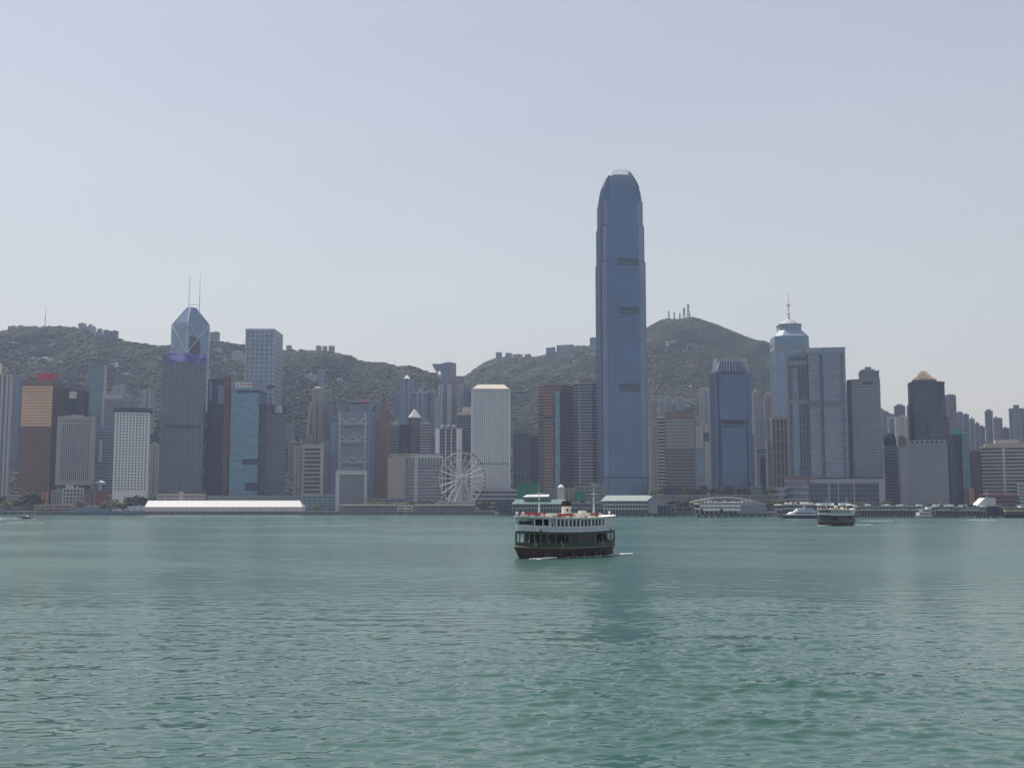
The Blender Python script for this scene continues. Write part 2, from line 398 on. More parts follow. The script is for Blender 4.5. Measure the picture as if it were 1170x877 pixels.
c_.data.foreach_set('value', np.clip(gust * .9 + .9 * wakep * (1 - .6 * reflect_strip) + .7 * far_p - .2 * reflect_strip, .3, 2.4).astype(np.float32).ravel())
tag(water, kind='structure')
mb = MB(); mb.box(-2000, 2000, -500, 1352, -2.2, -.9)
o = mb.build('water', WM); tag(o, kind='structure')
a_ = o.data.attributes.new('lost_slope', 'FLOAT', 'POINT'); a_.data.foreach_set('value', [.4] * 8)
c_ = o.data.attributes.new('chop', 'FLOAT', 'POINT'); c_.data.foreach_set('value', [1.] * 8)

# ------------------------------------------------------------------ air
m = bpy.data.materials.new('haze'); m.use_nodes = True; nt = m.node_tree
nt.nodes.remove(nt.nodes['Principled BSDF'])
pv = nd(nt, 'ShaderNodeVolumePrincipled'); pv.inputs['Color'].default_value = HAZE_COLOR; pv.inputs['Density'].default_value = HAZE_DENSITY
pv.inputs['Anisotropy'].default_value = 0.1
nt.links.new(pv.outputs[0], nt.nodes['Material Output'].inputs['Volume'])
mb = MB(); mb.box(-2150, 2150, -560, 4400, -3.3, 600)
haze = tag(mb.build('haze', m), 'thin blue haze in the air over the harbour', 'haze', kind='stuff')

# ------------------------------------------------------------------ palette
G_NAVY = glass((.10, .165, .30)); G_BLUE = glass((.165, .225, .305)); G_TEAL = glass((.13, .25, .36), .85, .12)
G_DARK = glass((.055, .07, .10), .6, .2); G_BLACK = glass((.03, .035, .05), .5, .2); G_GREY = glass((.16, .18, .22), .6, .25)
G_GREEN = glass((.10, .19, .22), .7, .2); G_BRZ = glass((.19, .105, .075), .7, .3); G_GOLD_SKY = glass((.80, .52, .32), .6, .35, .1)
G_WIN = glass((.045, .05, .065), .35, .25, .6)
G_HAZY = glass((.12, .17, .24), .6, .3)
C_WHITE = solid((.70, .69, .69), .7, .08, name='white_concrete'); C_PALE = solid((.45, .45, .45), .8, .1, name='pale_concrete')
C_GREY = solid((.28, .29, .31), .8, .1, name='grey_concrete'); C_MID = solid((.20, .21, .235), .8, .1, name='grey_cladding')
C_BEIGE = solid((.42, .37, .31), .8, .12, name='beige_stone'); C_TAN = solid((.34, .27, .22), .8, .12, name='tan_stone')
C_PINK = solid((.46, .36, .33), .7, .1, name='pink_granite'); C_BROWN = solid((.19, .125, .105), .75, .15, name='brown_cladding')
C_DARK = solid((.06, .065, .08), .6, .15, name='dark_cladding'); C_BLUE = solid((.20, .25, .33), .55, .1, name='blue_grey_panel')
C_STEEL = solid((.30, .33, .38), .4, .1, metal=.5, name='steel_panel'); C_RES = solid((.36, .355, .37), .85, .1, name='painted_render')
C_RESW = solid((.45, .44, .43), .85, .1, name='pale_render'); C_RESB = solid((.27, .24, .24), .85, .1, name='tan_render')
C_RED = solid((.45, .025, .035), .5, .1, name='red_panel'); C_GREENR = solid((.065, .135, .115), .6, .25, .2, name='green_roof'); C_NET = solid((.02, .20, .10), .8, .3, .3, name='green_netting')
C_LOUV = solid((.035, .038, .05), .7, .2, name='dark_louvre'); C_GOLDR = solid((.70, .52, .34), .5, .1, name='gold_roof')
C_CREAM = solid((.58, .52, .43), .75, .1, name='cream_render'); C_BRICK = solid((.24, .085, .065), .85, .2, name='red_brick'); C_ORANGE = solid((.50, .22, .07), .8, .1, name='orange_render')
M_WHITE = solid((.80, .80, .78), .45, .05, name='white_paint'); M_STEELW = solid((.70, .70, .70), .4, .05, name='white_steel')

# style: (floor height, band height, band proud, bay, fin width, fin proud)
STY = dict(
    curtain=(4.0, .7, .18, 6.0, .35, .30), bands=(3.9, 1.7, .5, 0, 0, 0), grid=(3.6, 1.5, .45, 3.6, 1.5, .5), fins=(40, .8, .3, 3.0, 1.2, .8),
    fine=(4.1, .5, .12, 3.0, .25, .16), res=(3.1, 1.35, .35, 5.2, 2.6, .45), ribs=(3.4, 1.1, .25, 6.5, 2.6, .7), sash=(3.8, 1.9, .35, 9.0, .9, .5), smooth=(8.0, .25, .08, 9.0, .2, .1))

def rect(w, d): return [(-w/2, -d/2), (w/2, -d/2), (w/2, d/2), (-w/2, d/2)]
def cross(w, d, k=.22):
    a, b = w/2, d/2; m, n = a * (1 - 2*k), b * (1 - 2*k); s = a * .12
    return [(-a, -n), (-m, -n), (-m, -b), (-s, -b), (-s, -b + d*.12), (s, -b + d*.12), (s, -b), (m, -b), (m, -n), (a, -n), (a, n), (m, n), (m, b), (-m, b), (-m, n), (-a, n)]
def chamf(w, d, c): a, b = w/2, d/2; return [(-a+c, -b), (a-c, -b), (a, -b+c), (a, b-c), (a-c, b), (-a+c, b), (-a, b-c), (-a, -b+c)]
def notch(w, d, c): a, b = w/2, d/2; return [(-a+c, -b), (a-c, -b), (a-c, -b+c), (a, -b+c), (a, b-c), (a-c, b-c), (a-c, b), (-a+c, b), (-a+c, b-c), (-a, b-c), (-a, -b+c), (-a+c, -b+c)]
def bow(w, d, r, n=10):
    pts = [(-w/2 + w * i / n, -d/2 - r * (1 - (2 * i / n - 1) ** 2) + r) for i in range(n + 1)]
    return pts + [(w/2, d/2), (-w/2, d/2)]
def ngon(w, d, n=16): return [(w/2 * math.cos(2*math.pi*i/n - math.pi/2), d/2 * math.sin(2*math.pi*i/n - math.pi/2)) for i in range(n)]

def skin(mb, poly, z0, z1, sty, gap=0.):
    fh, bh, bp, bay, fw, fp = sty
    n = max(1, round((z1 - z0) / fh)); fh = (z1 - z0) / n
    m = len(poly)
    for i in range(m):
        a, b = poly[i], poly[(i + 1) % m]
        L = math.hypot(b[0]-a[0], b[1]-a[1])
        ny_ = -(b[0]-a[0]) / max(L, 1e-6)
        if ny_ > .75: continue                      # the side facing the hill needs no relief
        if bh:
            for k in range(n + 1):
                zc = z0 + k * fh
                mb.edgebox(a, b, max(z0, zc - bh / 2) + .01, min(z1, zc + bh / 2) - .01, bp)
        if bay and L > fw:
            c = max(1, round(L / bay)); tx, ty = (b[0]-a[0]) / L, (b[1]-a[1]) / L
            for k in range(c + 1):
                s = min(max(k * L / c - fw / 2, 0.02), L - fw - .02)
                mb.edgebox((a[0] + tx*s, a[1] + ty*s), (a[0] + tx*(s+fw), a[1] + ty*(s+fw)), z0 + .04, z1 - .04, fp, .25, False)

def roofkit(r, poly, z, mat, rng, clutter=True, par=1.2, hmax=5.):
    mb = MB(); m = len(poly)
    for i in range(m): mb.edgebox(poly[i], poly[(i+1) % m], z + .003, z + par, .62, .05)
    mb.build('parapet', mat, r)
    if clutter:
        xs = [p[0] for p in poly]; ys = [p[1] for p in poly]; w = max(xs) - min(xs); d = max(ys) - min(ys); cx = (max(xs)+min(xs))/2; cy = (max(ys)+min(ys))/2
        mb = MB(); ma = MB()
        for i in range(3):
            bw, bd = w * rng.uniform(.12, .36), d * rng.uniform(.2, .4); x = cx + rng.uniform(-.26, .26) * w; y = cy + rng.uniform(-.2, .2) * d
            mb.box(x - bw/2, x + bw/2, y - bd/2, y + bd/2, z + .004 + .001*i, z + hmax * rng.uniform(.45, 1))
        for i in range(3): x = cx + rng.uniform(-.35, .35) * w; ma.tube((x, cy, z), (x, cy, z + hmax * rng.uniform(.8, 1.7)), .22, .1, 5)
        mb.each('plant_room', mat, r); ma.each('aerial', mat, r)

FRONT = {}
def tower(name, label, cat, x0, x1, yt, Y, d=40, sty='curtain', g=None, fr=None, plan=None, yb=None, group=None, clutter=True, roofm=None,
          base=None, rz=0., floors=None, skinz=None, par=1.2, hmax=5., tot=True):
    """a building whose front face stands Y metres away, between two edges, with its roof at a height"""
    X0, X1 = Xa(x0, yt, Y), Xa(x1, yt, Y); zt = Za(yt, Y)
    u0, u1 = X0 / Y, X1 / Y; um = (u0 + u1) / 2
    if tot:                                         # turned most of the way towards the harbour front it looks at
        al = -math.atan(um) * .82; res = abs(math.atan(um)) * .18; W = (u1 - u0) * Y
        sl = min(d * math.sin(res), .3 * W); w = (W - sl) * math.cos(um * .82)
        c0 = (u0 + u1) / 2 * Y + (sl / 2 if um > 0 else -sl / 2)
        cx, cy = c0 - math.sin(al) * d / 2, Y + math.cos(al) * d / 2; rz += math.degrees(al)
    else:
        w = X1 - X0; cx, cy = (X0 + X1) / 2, Y + d / 2
    if base is None:
        base = GZ if Y < 1640 else max(GZ, min(h1(cx - w/2, cy - d/2), h1(cx + w/2, cy - d/2)) - 3)
    if yb is not None: base = Za(yb, Y)
    r = root(name, label, cat, (cx, cy, base), math.radians(rz), group)
    FRONT[r.name] = -d / 2
    h = zt - base; poly = plan(w, d) if plan else rect(w, d)
    MB().prism(poly, 0, h).build('facade', g or G_GREY, r)
    if sty:
        st = STY[sty] if isinstance(sty, str) else sty
        mb = MB(); lo, hi = skinz or (0, 1); skin(mb, poly, max(.02, h * lo), h * hi, st); mb.build('window_frame', fr or C_GREY, r)
    roofkit(r, poly, h, roofm or fr or C_GREY, random.Random(zlib.crc32(label.encode())), clutter, par, hmax)
    return r, w, d, h
def strip(r, name, mat, x0, x1, y, z0, z1, e=.3, inn=.4):       # flat piece on a front face
    return MB().box(x0, x1, y - e, y + inn, z0, z1).build(name, mat, r)
def loc(r, px, py, Y):                                          # where a point seen on the front face lies in the building's own axes
    if r.name not in FRONT: q = P(px, py, Y); return q.x - r.location.x, q.z - r.location.z
    if px == 1: px = CX + F * r.location.x / r.location.y * .997
    R_ = Matrix.Rotation(-r.rotation_euler.z, 3, 'Z'); o = R_ @ (Vector((0, 0, CAMH)) - r.location); dv = R_ @ Vector(ray(px, py))
    t = (FRONT[r.name] - o.y) / dv.y; p = o + dv * t; return p.x, p.z

T = tower
OT = 'office_tower'; OC = 'office tower'; AT = 'apartment_tower'; AC = 'apartment tower'
# ------------------------------------------------------------------ left quarter
r, w, d, h = T(AT, 'pale ribbed apartment tower cut off by the left edge of the photo', AC, -24, 16, 428, 1600, 36, 'ribs', G_WIN, C_RESW)
x, z = loc(r, 0, 419, 1600); strip(r, 'roof_sign', M_WHITE, x - 2, x + 1.6, -d/2 + 2, h, z + 5, .3); strip(r, 'roof_sign', C_ORANGE, x + 1.7, x + 3.4, -d/2 + 2, h, z + 4.6, .3)
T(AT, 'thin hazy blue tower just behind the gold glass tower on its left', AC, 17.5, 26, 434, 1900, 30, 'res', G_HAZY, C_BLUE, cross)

# gold tower
r, w, d, h = T(OT, 'gold glass tower with a red rooftop sign', OC, 25.5, 61, 434.5, 1480, 40, None, G_BRZ, C_BROWN, clutter=False, tot=False)
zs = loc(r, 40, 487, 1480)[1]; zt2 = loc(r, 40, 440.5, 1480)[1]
MB().box(-w/2 + .5, w/2 - .3, -d/2 - .25, -d/2 + .3, zs, zt2).build('sky_reflection_glazing', G_GOLD_SKY, r)  # upper panes brighter: the sky's reflection put into the glass colour
mb = MB(); skin(mb, rect(w, d), .05, zs, (4.0, .8, .2, 3.2, .3, .25)); mb.build('window_frame', C_BROWN, r)
mb = MB(); n = 14
for i in range(n + 1): zz = zs + (zt2 - zs) * i / n; mb.box(-w/2 + .3, w/2 - .1, -d/2 - .5, -d/2, zz - .35, zz + .35)
mb.build('window_band', C_BROWN, r); mb = MB(); mb.box(-w/2 - .4, w/2 + .4, -d/2 - .7, d/2 + .4, zt2 + .5, h + .3); mb.build('roof_band', C_BROWN, r)
x0, z0 = loc(r, 36.3, 433.3, 1480); x1, z1 = loc(r, 58.6, 424.3, 1480)
s = MB().box(x0, x1, -4, -2.4, z0, z1).build('roof_sign', C_RED, r)
mb = MB(); mb.box(x0 - .6, x1 + .6, -2.3, -1.5, z0 - .5, z0); [mb.tube((x0 + (x1-x0)*k/6, -1.8, h), (x0 + (x1-x0)*k/6, -1.8, z1 - .3), .25) for k in range(7)]
mb.build('sign_frame', C_DARK, s)

r, w, d, h = T(OT, 'black glass tower with one small bright window near its roof beside the gold tower', OC, 70, 103, 446, 1640, 38, 'smooth', G_BLACK, C_DARK, plan=lambda w, d: chamf(w, d, 6))
x, z = loc(r, 79, 455, 1640); strip(r, 'window', C_CREAM, x, x + 9.6, -d/2, z, z + 10, .25)  # cream pane puts the lit square into the colour
# framed government block
r, w, d, h = T('government_block', 'stone-framed block with tall dark fins and a red star on its crown', 'office block', 67, 110, 450.5 + 26.3, 1450, 32, None, G_GREY, C_PINK, yb=553, clutter=True, hmax=4)
fr = C_GREY2 = solid((.33, .30, .30), .8, .1, name='warm_stone')
zlo = loc(r, 80, 548.5, 1450)[1]; ztop = h - 9
mb = MB(); mb.box(-w/2 - .8, w/2 + .8, -d/2 - 1.5, d/2, ztop, h - .01); mb.box(-w/2 - .8, -w/2 + 4.6, -d/2 - 1.5, d/2, zlo - .01, ztop - .01); mb.box(w/2 - 4.2, w/2 + .8, -d/2 - 1.5, d/2, zlo - .01, ztop - .01); mb.box(-w/2 - .8, w/2 + .8, -d/2 - 1.6, d/2, -1, zlo - .02)
mb.build('stone_frame', fr, r)
mb = MB(); n = 15
for i in range(n): xx = -w/2 + 5.4 + (w - 10.4) * i / (n - 1); mb.box(xx - .55, xx + .55, -d/2 - 1.1, -d/2, zlo, ztop)
mb.build('fin', fr, r)
for k, (px, wd) in enumerate(((96, 0),)): strip(r, 'louvre', C_LOUV, loc(r, 77, 526, 1450)[0], loc(r, 107, 526, 1450)[0], -d/2, loc(r, 80, 528, 1450)[1], loc(r, 80, 525.6, 1450)[1], .35)
sx_, sz_ = loc(r, 91, 481.2, 1450)
mb = MB(); st = [((1.9 if i % 2 == 0 else .8) * math.sin(math.pi * i / 5), (1.9 if i % 2 == 0 else .8) * math.cos(math.pi * i / 5)) for i in range(10)]
mb.v = [(sx_ + a, -d/2 - 1.9, sz_ + b) for a, b in st] + [(sx_ + a, -d/2 - 1.45, sz_ + b) for a, b in st]
mb.f = [tuple(range(9, -1, -1)), tuple(range(10, 20))] + [(i, (i+1) % 10, 10 + (i+1) % 10, 10 + i) for i in range(10)]
mb.build('star_emblem', C_RED, r)
text('中國人民解放軍', 2.3, C_DARK, r, (sx_ - 10.5, -d/2 - 1.6, sz_)); text('駐香港部隊', 2.3, C_DARK, r, (sx_ + 9, -d/2 - 1.6, sz_))
mb = MB(); mb.box(-w/2 + 5, w/2 - 5, -d/2 + 6, d/2 - 4, GZ - r.location.z + .01, -1.02); mb.build('base_block', C_DARK, r)

r, w, d, h = T(OT, 'tall teal glass tower against the hill, rising behind the white gridded block', OC, 101, 121.5, 417.5, 1900, 40, 'fine', G_GREEN, C_BLUE, hmax=2)
mb = MB(); mb.box(w/2 - .6, w/2 + 1.2, -d/2 - 1, d/2, .1, h + 2); mb.build('corner_fin', C_PALE, r)
r, w, d, h = T(OT, 'grey ribbed tower with a pale frame round its top, behind the white gridded block', OC, 118, 140.5, 450.5, 1760, 30, 'fins', G_GREY, C_GREY)
mb = MB(); mb.box(-w/2 - .9, w/2 + .9, -d/2 - 1.4, d/2, h - 7, h - .02); mb.box(-w/2 - .9, -w/2 + 2.4, -d/2 - 1.4, d/2, .1, h - 7.02); mb.build('crown_frame', C_PALE, r)
r, w, d, h = T(OT, 'low dark teal glass block between the framed block and the white gridded block', OC, 110, 132, 489, 1610, 34, 'bands', G_GREEN, C_BLUE)
strip(r, 'bright_panel', C_PALE, *[loc(r, p, 510, 1610)[0] for p in (113.5, 117)], -d/2, loc(r, 1, 527, 1610)[1], loc(r, 1, 503, 1610)[1], .7)
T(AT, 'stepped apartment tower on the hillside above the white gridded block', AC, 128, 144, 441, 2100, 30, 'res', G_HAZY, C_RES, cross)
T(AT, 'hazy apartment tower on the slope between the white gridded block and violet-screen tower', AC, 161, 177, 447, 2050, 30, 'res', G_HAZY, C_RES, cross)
T(AT, 'small pale apartment block low on the slope right of the white gridded block', AC, 171, 183, 508, 1750, 26, 'res', G_WIN, C_RESW)

# white gridded block
r, w, d, h = T('office_block', 'white block with a grid of small square windows and dark overhanging cornice', 'office block', 132.3, 172.6, 472, 1420, 40, None, G_WIN, C_WHITE, clutter=False)
mb = MB(); nc, nf = 10, 27; zb = loc(r, 150, 560, 1420)[1]
for side in (0, 1):
    if side == 0:
        for i in range(nc + 1): xx = -w/2 + .9 + (w - 1.8) * i / nc; mb.box(xx - (.95 if 0 < i < nc else .89), xx + (.95 if 0 < i < nc else .89), -d/2 - .55, -d/2 + .1, .1, h)
    else:
        for i in range(nc + 1): yy = -d/2 + .9 + (d - 1.8) * i / nc; [mb.box(sx2 - .3, sx2 + .3, yy - 1.1, yy + 1.1, .1, h) for sx2 in (-w/2 - .25, w/2 + .25)]
for k in range(nf + 1):
    zz = zb + (h - zb) * k / nf; mb.box(-w/2 - .45, w/2 + .45, -d/2 - .45, d/2 - .1, zz - .8, min(zz + .8, h - .01))
mb.box(-w/2 - .42, w/2 + .42, -d/2 - .5, d/2 - .1, .12, zb - 1)
mb.build('window_frame', C_WHITE, r)
mb = MB(); mb.box(-w/2 - 2.4, w/2 + 2.4, -d/2 - 2.6, d/2 + 1, h + 2.2, h + 6.4); mb.box(-w/2 + 1, w/2 - 1, -d/2 + 1, d/2 - 1, h + .003, h + 2.2); mb.build('cornice', C_DARK, r)
text('CENTRAL', 2.2, C_PALE, r, (0, -d/2 - 2.75, h + 4.3), name='lettering') if False else None
mb = MB(); mb.box(-w/2 + 4, w/2 - 4, -d/2 + 4, d/2 - 6, h + 6.41, h + 8.2); mb.each('plant_room', C_MID, r)

# tower with violet screen
r, w, d, h = T(OT, 'grey banded tower topped by a wide violet screen', OC, 186.5, 236, 405.5, 1480, 42, (3.9, 1.5, .35, 7.5, .9, .6), glass((.13, .16, .20), .6, .25), C_MID, clutter=False, skinz=(.03, .965))
def led():
    m, nt, p = mat_base('video_screen'); tc = nd(nt, 'ShaderNodeTexCoord'); n = nd(nt, 'ShaderNodeTexNoise'); n.inputs['Scale'].default_value = .09; n.inputs['Detail'].default_value = 1
    nt.links.new(tc.outputs['Object'], n.inputs['Vector']); cr = nd(nt, 'ShaderNodeValToRGB'); e = cr.color_ramp.elements
    e[0].position = .5; e[0].color = (.020, .026, .125, 1); e[1].position = .62; e[1].color = (.13, .125, .28, 1)
    nt.links.new(n.outputs[0], cr.inputs[0]); nt.links.new(cr.outputs[0], p.inputs['Emission Color']); p.inputs['Emission Strength'].default_value = .55
    p.inputs['Base Color'].default_value = (.02, .02, .05, 1); p.inputs['Roughness'].default_value = .4; return m
xa, za = loc(r, 189.5, 413, 1480); xb, zb = loc(r, 236, 405, 1480)
MB().box(xa, xb, -d/2 - 1.6, -d/2 - .9, za, zb + .5).build('video_screen', led(), r)
mb = MB(); n = 7; zl, zu = loc(r, 1, 489.2, 1480)[1], loc(r, 1, 485.6, 1480)[1]
for i in range(n): a = -w/2 + 4 + (w - 6) * i / n; mb.box(a, a + (w - 6) / n - 1.6, -d/2 - .9, -d/2, zl, zu)
mb.each('louvre', C_LOUV, r)
mb = MB(); mb.box(-w/2 - 1.0, -w/2 + 3.2, -d/2 + 5, d/2, .03, h - 6); mb.build('side_wing', C_DARK, r)  # dark strip added as the tower's shaded left side
mb = MB(); mb.box(-w/2 + 6, w/2 - 6, -4, 8, h, h + 2.5); mb.tube((w/2 - 12, 0, h), (w/2 - 12, 0, h + 5), .2); mb.each('plant_room', C_MID, r)
r, w, d, h = T('hall', 'long pale low hall in front of the tower with the violet screen', 'hall', 180, 235, 565, 1440, 18, 'sash', G_GREY, C_CREAM, hmax=2)
mb = MB(); mb.box(-2.6, 2.6, -d/2 - 1, -d/2 + 4, .05, h + 4); mb.build('stair_tower', C_CREAM, r)

# faceted tower with twin masts
Yc = 1800; q = P(218, 370, Yc); hb = Za(371, Yc); base = GZ
r = root(OT, 'faceted blue glass tower with white diagonal bracing and two tall masts', OC, (q.x, Yc, base), math.radians(51))
a = 20.2; h = hb - base; zap = Za(351.5, Yc) - base
C_BRACE = solid((.55, .58, .62), .5, .05, name='white_bracing'); G_BOC = glass((.20, .29, .40), .8, .14, .18, (2.4, 2.4, 4.0))
MB().prism(rect(2*a, 2*a), 0, h).build('facade', G_BOC, r)
tp = 4.6
MB().prism([(-a, -a), (a, -a), (a, a), (-a, a)], h + .005, zap, [(-tp, -tp), (tp, -tp), (tp, tp), (-tp, tp)]).build('roof', G_BOC, r)
mb = MB(); hs = 2 * a * 1.18
zz = h
def stripline(p, q, wd=1.3): mb.tube(p, q, wd * .6, n=4)
for fx in (0, 1):
    f = (lambda s, z: (s, -a - .15, z)) if fx == 0 else (lambda s, z: (a + .15, s, z))
    f2 = (lambda s, z: (-a - .15, s, z))
    for f_ in ((f, f2) if fx == 0 else (f,)):
        zz = h
        while zz > 20:
            z2 = max(zz - hs, 2); mb_ = mb
            mb.tube(f_(-a, zz), f_(a, z2), .95, n=4); mb.tube(f_(a, zz), f_(-a, z2), .95, n=4); zz = z2
for sx2, sy2 in ((-a, -a), (a, -a), (-a, a), (a, a)): mb.tube((sx2, sy2, 1), (sx2, sy2, h), 1.1, n=4); mb.tube((sx2, sy2, h), (math.copysign(tp, sx2), math.copysign(tp, sy2), zap), .9, n=4)
mb.build('bracing', C_BRACE, r)
MB().box(a * .18, a * .62, -a - .35, -a + .2, h - 48, h - 14).build('recess', C_DARK, r) if False else None
xx = a + .3
MB().prism([(-a * .74, -a - .4), (a * .2, -a - .4), (a * .2, -a + .2), (-a * .74, -a + .2)], loc(r, 1, 428, Yc)[1], loc(r, 1, 386.5, Yc)[1]).build('recess', C_DARK, r)
mb = MB()
ir = Matrix.Rotation(-math.radians(51), 3, 'Z')
mp_ = []
for px in (214.6, 226.6):
    bx, bz = loc(r, px, 356, Yc); v = ir @ Vector((bx + 1.5, 0, 0)); tx_, tz_ = loc(r, px, 313.5, Yc); mp_.append((v.x, v.y, bz))
    mast = MB().tube((v.x, v.y, bz - 6), (v.x, v.y, bz + 20), .85, .6).tube((v.x, v.y, bz + 20), (v.x, v.y, tz_), .5, .28).build('mast', M_STEELW, r)
for k in range(2):
    mb.tube((mp_[k][0], mp_[k][1], mp_[k][2] - 4), ((mp_[0][0]+mp_[1][0])/2, (mp_[0][1]+mp_[1][1])/2, mp_[k][2] + 6), .55)
mb.tube((mp_[0][0], mp_[0][1], mp_[0][2] + 11), (mp_[1][0], mp_[1][1], mp_[1][2] + 11), .45); mb.tube((mp_[0][0], mp_[0][1], mp_[0][2] - 2), (mp_[1][0], mp_[1][1], mp_[1][2] - 2), .6)
m0 = ((mp_[0][0]+mp_[1][0])/2, (mp_[0][1]+mp_[1][1])/2); mb.tube((*m0, mp_[0][2] - 8), (*m0, mp_[0][2] + 6), .5)
mb.build('mast_frame', M_STEELW, r)

# its lower prism with white bracing on the right of the screen tower
r = T(OT, 'dark glass tower with white zigzag bracing beside the tower with the violet screen', OC, 230, 241.5, 471, 1640, 30, 'fine', G_DARK, C_DARK, clutter=False)
r, w, d, h = r
mb = MB(); zz = h
for k in range(4):
    z2 = zz - h / 4.2; sg = 1 if k % 2 == 0 else -1
    mb.tube((-sg * w/2 * .8, -d/2 - .3, zz), (sg * w/2 * .9, -d/2 - .3, z2), .7, n=4); zz = z2
mb.tube((w/2 - .5, -d/2 - .3, 1), (w/2 - .5, -d/2 - .3, h * .78), .9, n=4); mb.build('bracing', C_STEEL, r)
r, w, d, h = T(OT, 'dark blue glass tower with a pale upper panel, left of the teal glass tower', OC, 238, 258, 434, 1590, 40, 'smooth', G_DARK, C_DARK)
strip(r, 'pale_panel', C_BLUE, *[loc(r, p, 450, 1590)[0] for p in (249, 257.3)], -d/2, loc(r, 1, 462, 1590)[1], loc(r, 1, 440, 1590)[1], .5)
strip(r, 'pale_panel', C_BLUE, *[loc(r, p, 450, 1590)[0] for p in (239, 242)], -d/2, loc(r, 1, 458, 1590)[1], loc(r, 1, 436, 1590)[1], .5)
T('office_block', 'darker flat-topped lower block in front of the tower with a pale upper panel', 'office block', 237.5, 257, 462.5, 1540, 30, 'smooth', G_BLACK, C_DARK, clutter=False)
T(OT, 'slim brown-black slab touching the left side of the teal glass tower', OC, 256.5, 264.5, 430.5, 1500, 36, 'fine', G_BRZ, C_DARK, clutter=False)
# teal tower
r, w, d, h = T(OT, 'teal glass tower with red lettering on its white top band', OC, 264.5, 296.5, 436, 1470, 44, (4.1, .55, .15, 16, .3, .2), G_TEAL, C_BLUE, clutter=True, hmax=2, skinz=(.02, .93), tot=False)
zl, zu = loc(r, 1, 445.4, 1470)[1], h + .4
MB().box(-w/2 - .2, w/2 + .2, -d/2 - .8, d/2, zl, zu).build('top_band', C_BLUE, r)
xa, za = loc(r, 270, 441.6, 1470); xb, zb = loc(r, 287, 437.4, 1470)
s = MB().box(xa - 1, xb + 1, -d/2 - 1.2, -d/2 - .8, za - 1, zb + .6).build('sign', M_WHITE, r)
text('友邦金融', 4.9, C_RED, s, ((xa+xb)/2, -d/2 - 1.4, (za+zb)/2 - .2), name='lettering', ext=.2)
strip(r, 'louvre', C_LOUV, *[loc(r, p, 446, 1470)[0] for p in (270.5, 296)], -d/2, loc(r, 1, 448.6, 1470)[1], loc(r, 1, 446, 1470)[1], .3)
strip(r, 'louvre', C_LOUV, *[loc(r, p, 527, 1470)[0] for p in (277, 296.5)], -d/2, loc(r, 1, 530.6, 1470)[1], loc(r, 1, 524, 1470)[1], .25)  # dark reflection on the glass put in as a strip, not a louvre
strip(r, 'reflection_pane', G_BLACK, *[loc(r, p, 555, 1470)[0] for p in (280, 296)], -d/2, loc(r, 1, 560, 1470)[1], loc(r, 1, 551, 1470)[1], .25)  # dark pane painted in among the reflections low on the glass
# big gridded glass tower
r, w, d, h = T(OT, 'tall flat-topped blue tower with a square glass grid behind the teal tower', OC, 281, 313.5, 376.5, 1680, 62, (6.6, 1.5, .3, 6.4, 1.3, .4), G_BLUE, solid((.40, .44, .50), .45, .08, name='pale_steel'), clutter=False, tot=False)
mb = MB(); mb.box(-w/2 - .5, w/2 + .5, -d/2 - .6, d/2 + .4, h - 3, h + 1.3); mb.build('crown', C_STEEL, r)
zl, zu = loc(r, 1, 443.4, 1680)[1], loc(r, 1, 440.2, 1680)[1]
mb = MB()
for a, b in ((297, 304), (305.5, 309), (310, 313)): mb.box(loc(r, a, 442, 1680)[0], loc(r, b, 442, 1680)[0], -d/2 - .8, -d/2, zl, zu)
mb.each('louvre', C_LOUV, r)
mb = MB(); mb.tube((-8, 0, h), (-8, 0, h + 6), .2); mb.tube((-8, 0, h + 4.5), (2, 0, h + 5), .25); mb.box(-10, -4, -3, 3, h, h + 2.5); mb.build('gondola_crane', C_GREY, r)
# sign tower
r, w, d, h = T(OT, 'dark banded tower with a black billboard bearing a white character', OC, 303.5, 328, 463, 1490, 36, (3.8, 1.4, .3, 5.4, .4, .35), glass((.09, .10, .13), .6, .25), C_MID, clutter=False, skinz=(.02, .96))
xa, za = loc(r, 310, 472.4, 1490); xb, zb = loc(r, 327.3, 464, 1490)
s = MB().box(xa, xb, -d/2 - 1.4, -d/2 - .6, za, zb).build('billboard', C_LOUV, r)
text('道', 10.2, M_WHITE, s, ((xa+xb)/2 - .3, -d/2 - 1.6, (za+zb)/2), name='lettering', ext=.2, xs=1.15)
r, w, d, h = T('office_block', 'narrow dark block joining the teal tower and the billboard tower', 'office block', 296.5, 304, 462, 1478, 30, 'smooth', G_DARK, C_DARK, clutter=False)

# ------------------------------------------------------------------ left centre
r, w, d, h = T('office_block', 'small beige tower with rounded pale floor bands, near the end of the white tent', 'office block', 347, 369.5, 511, 1480, 30, (5.2, 2.0, 1.0, 0, 0, 0), G_WIN, solid((.37, .345, .325), .8, .1, name='beige_bands'), plan=lambda w, d: bow(w, d, 4), par=4, clutter=False)
MB().box(w/2 - 3, w/2 + .8, -d/2 + 2, d/2, .02, h + 5).box(-w/2 - .8, -w/2 + 1, -d/2 + 3, d/2, .02, h + 5).build('end_wall', C_BEIGE, r)
r, w, d, h = T('office_block', 'plain beige wing with small windows left of the rounded banded tower', 'office block', 336.5, 347, 510, 1486, 24, (4.2, 1.9, .3, 5.3, 2.6, .35), G_WIN, solid((.30, .28, .27), .8, .1, name='beige_wall'), clutter=False)
mb = MB(); mb.tube((w/2 - 3, 0, h), (w/2 - 3, 0, h + 10), .35, .2); mb.build('antenna', M_WHITE, r)
r, w, d, h = T(AT, 'beige stepped tower behind the rounded banded tower', AC, 354, 372, 463, 1650, 30, 'res', G_WIN, C_TAN, lambda w, d: cross(w, d, .15))
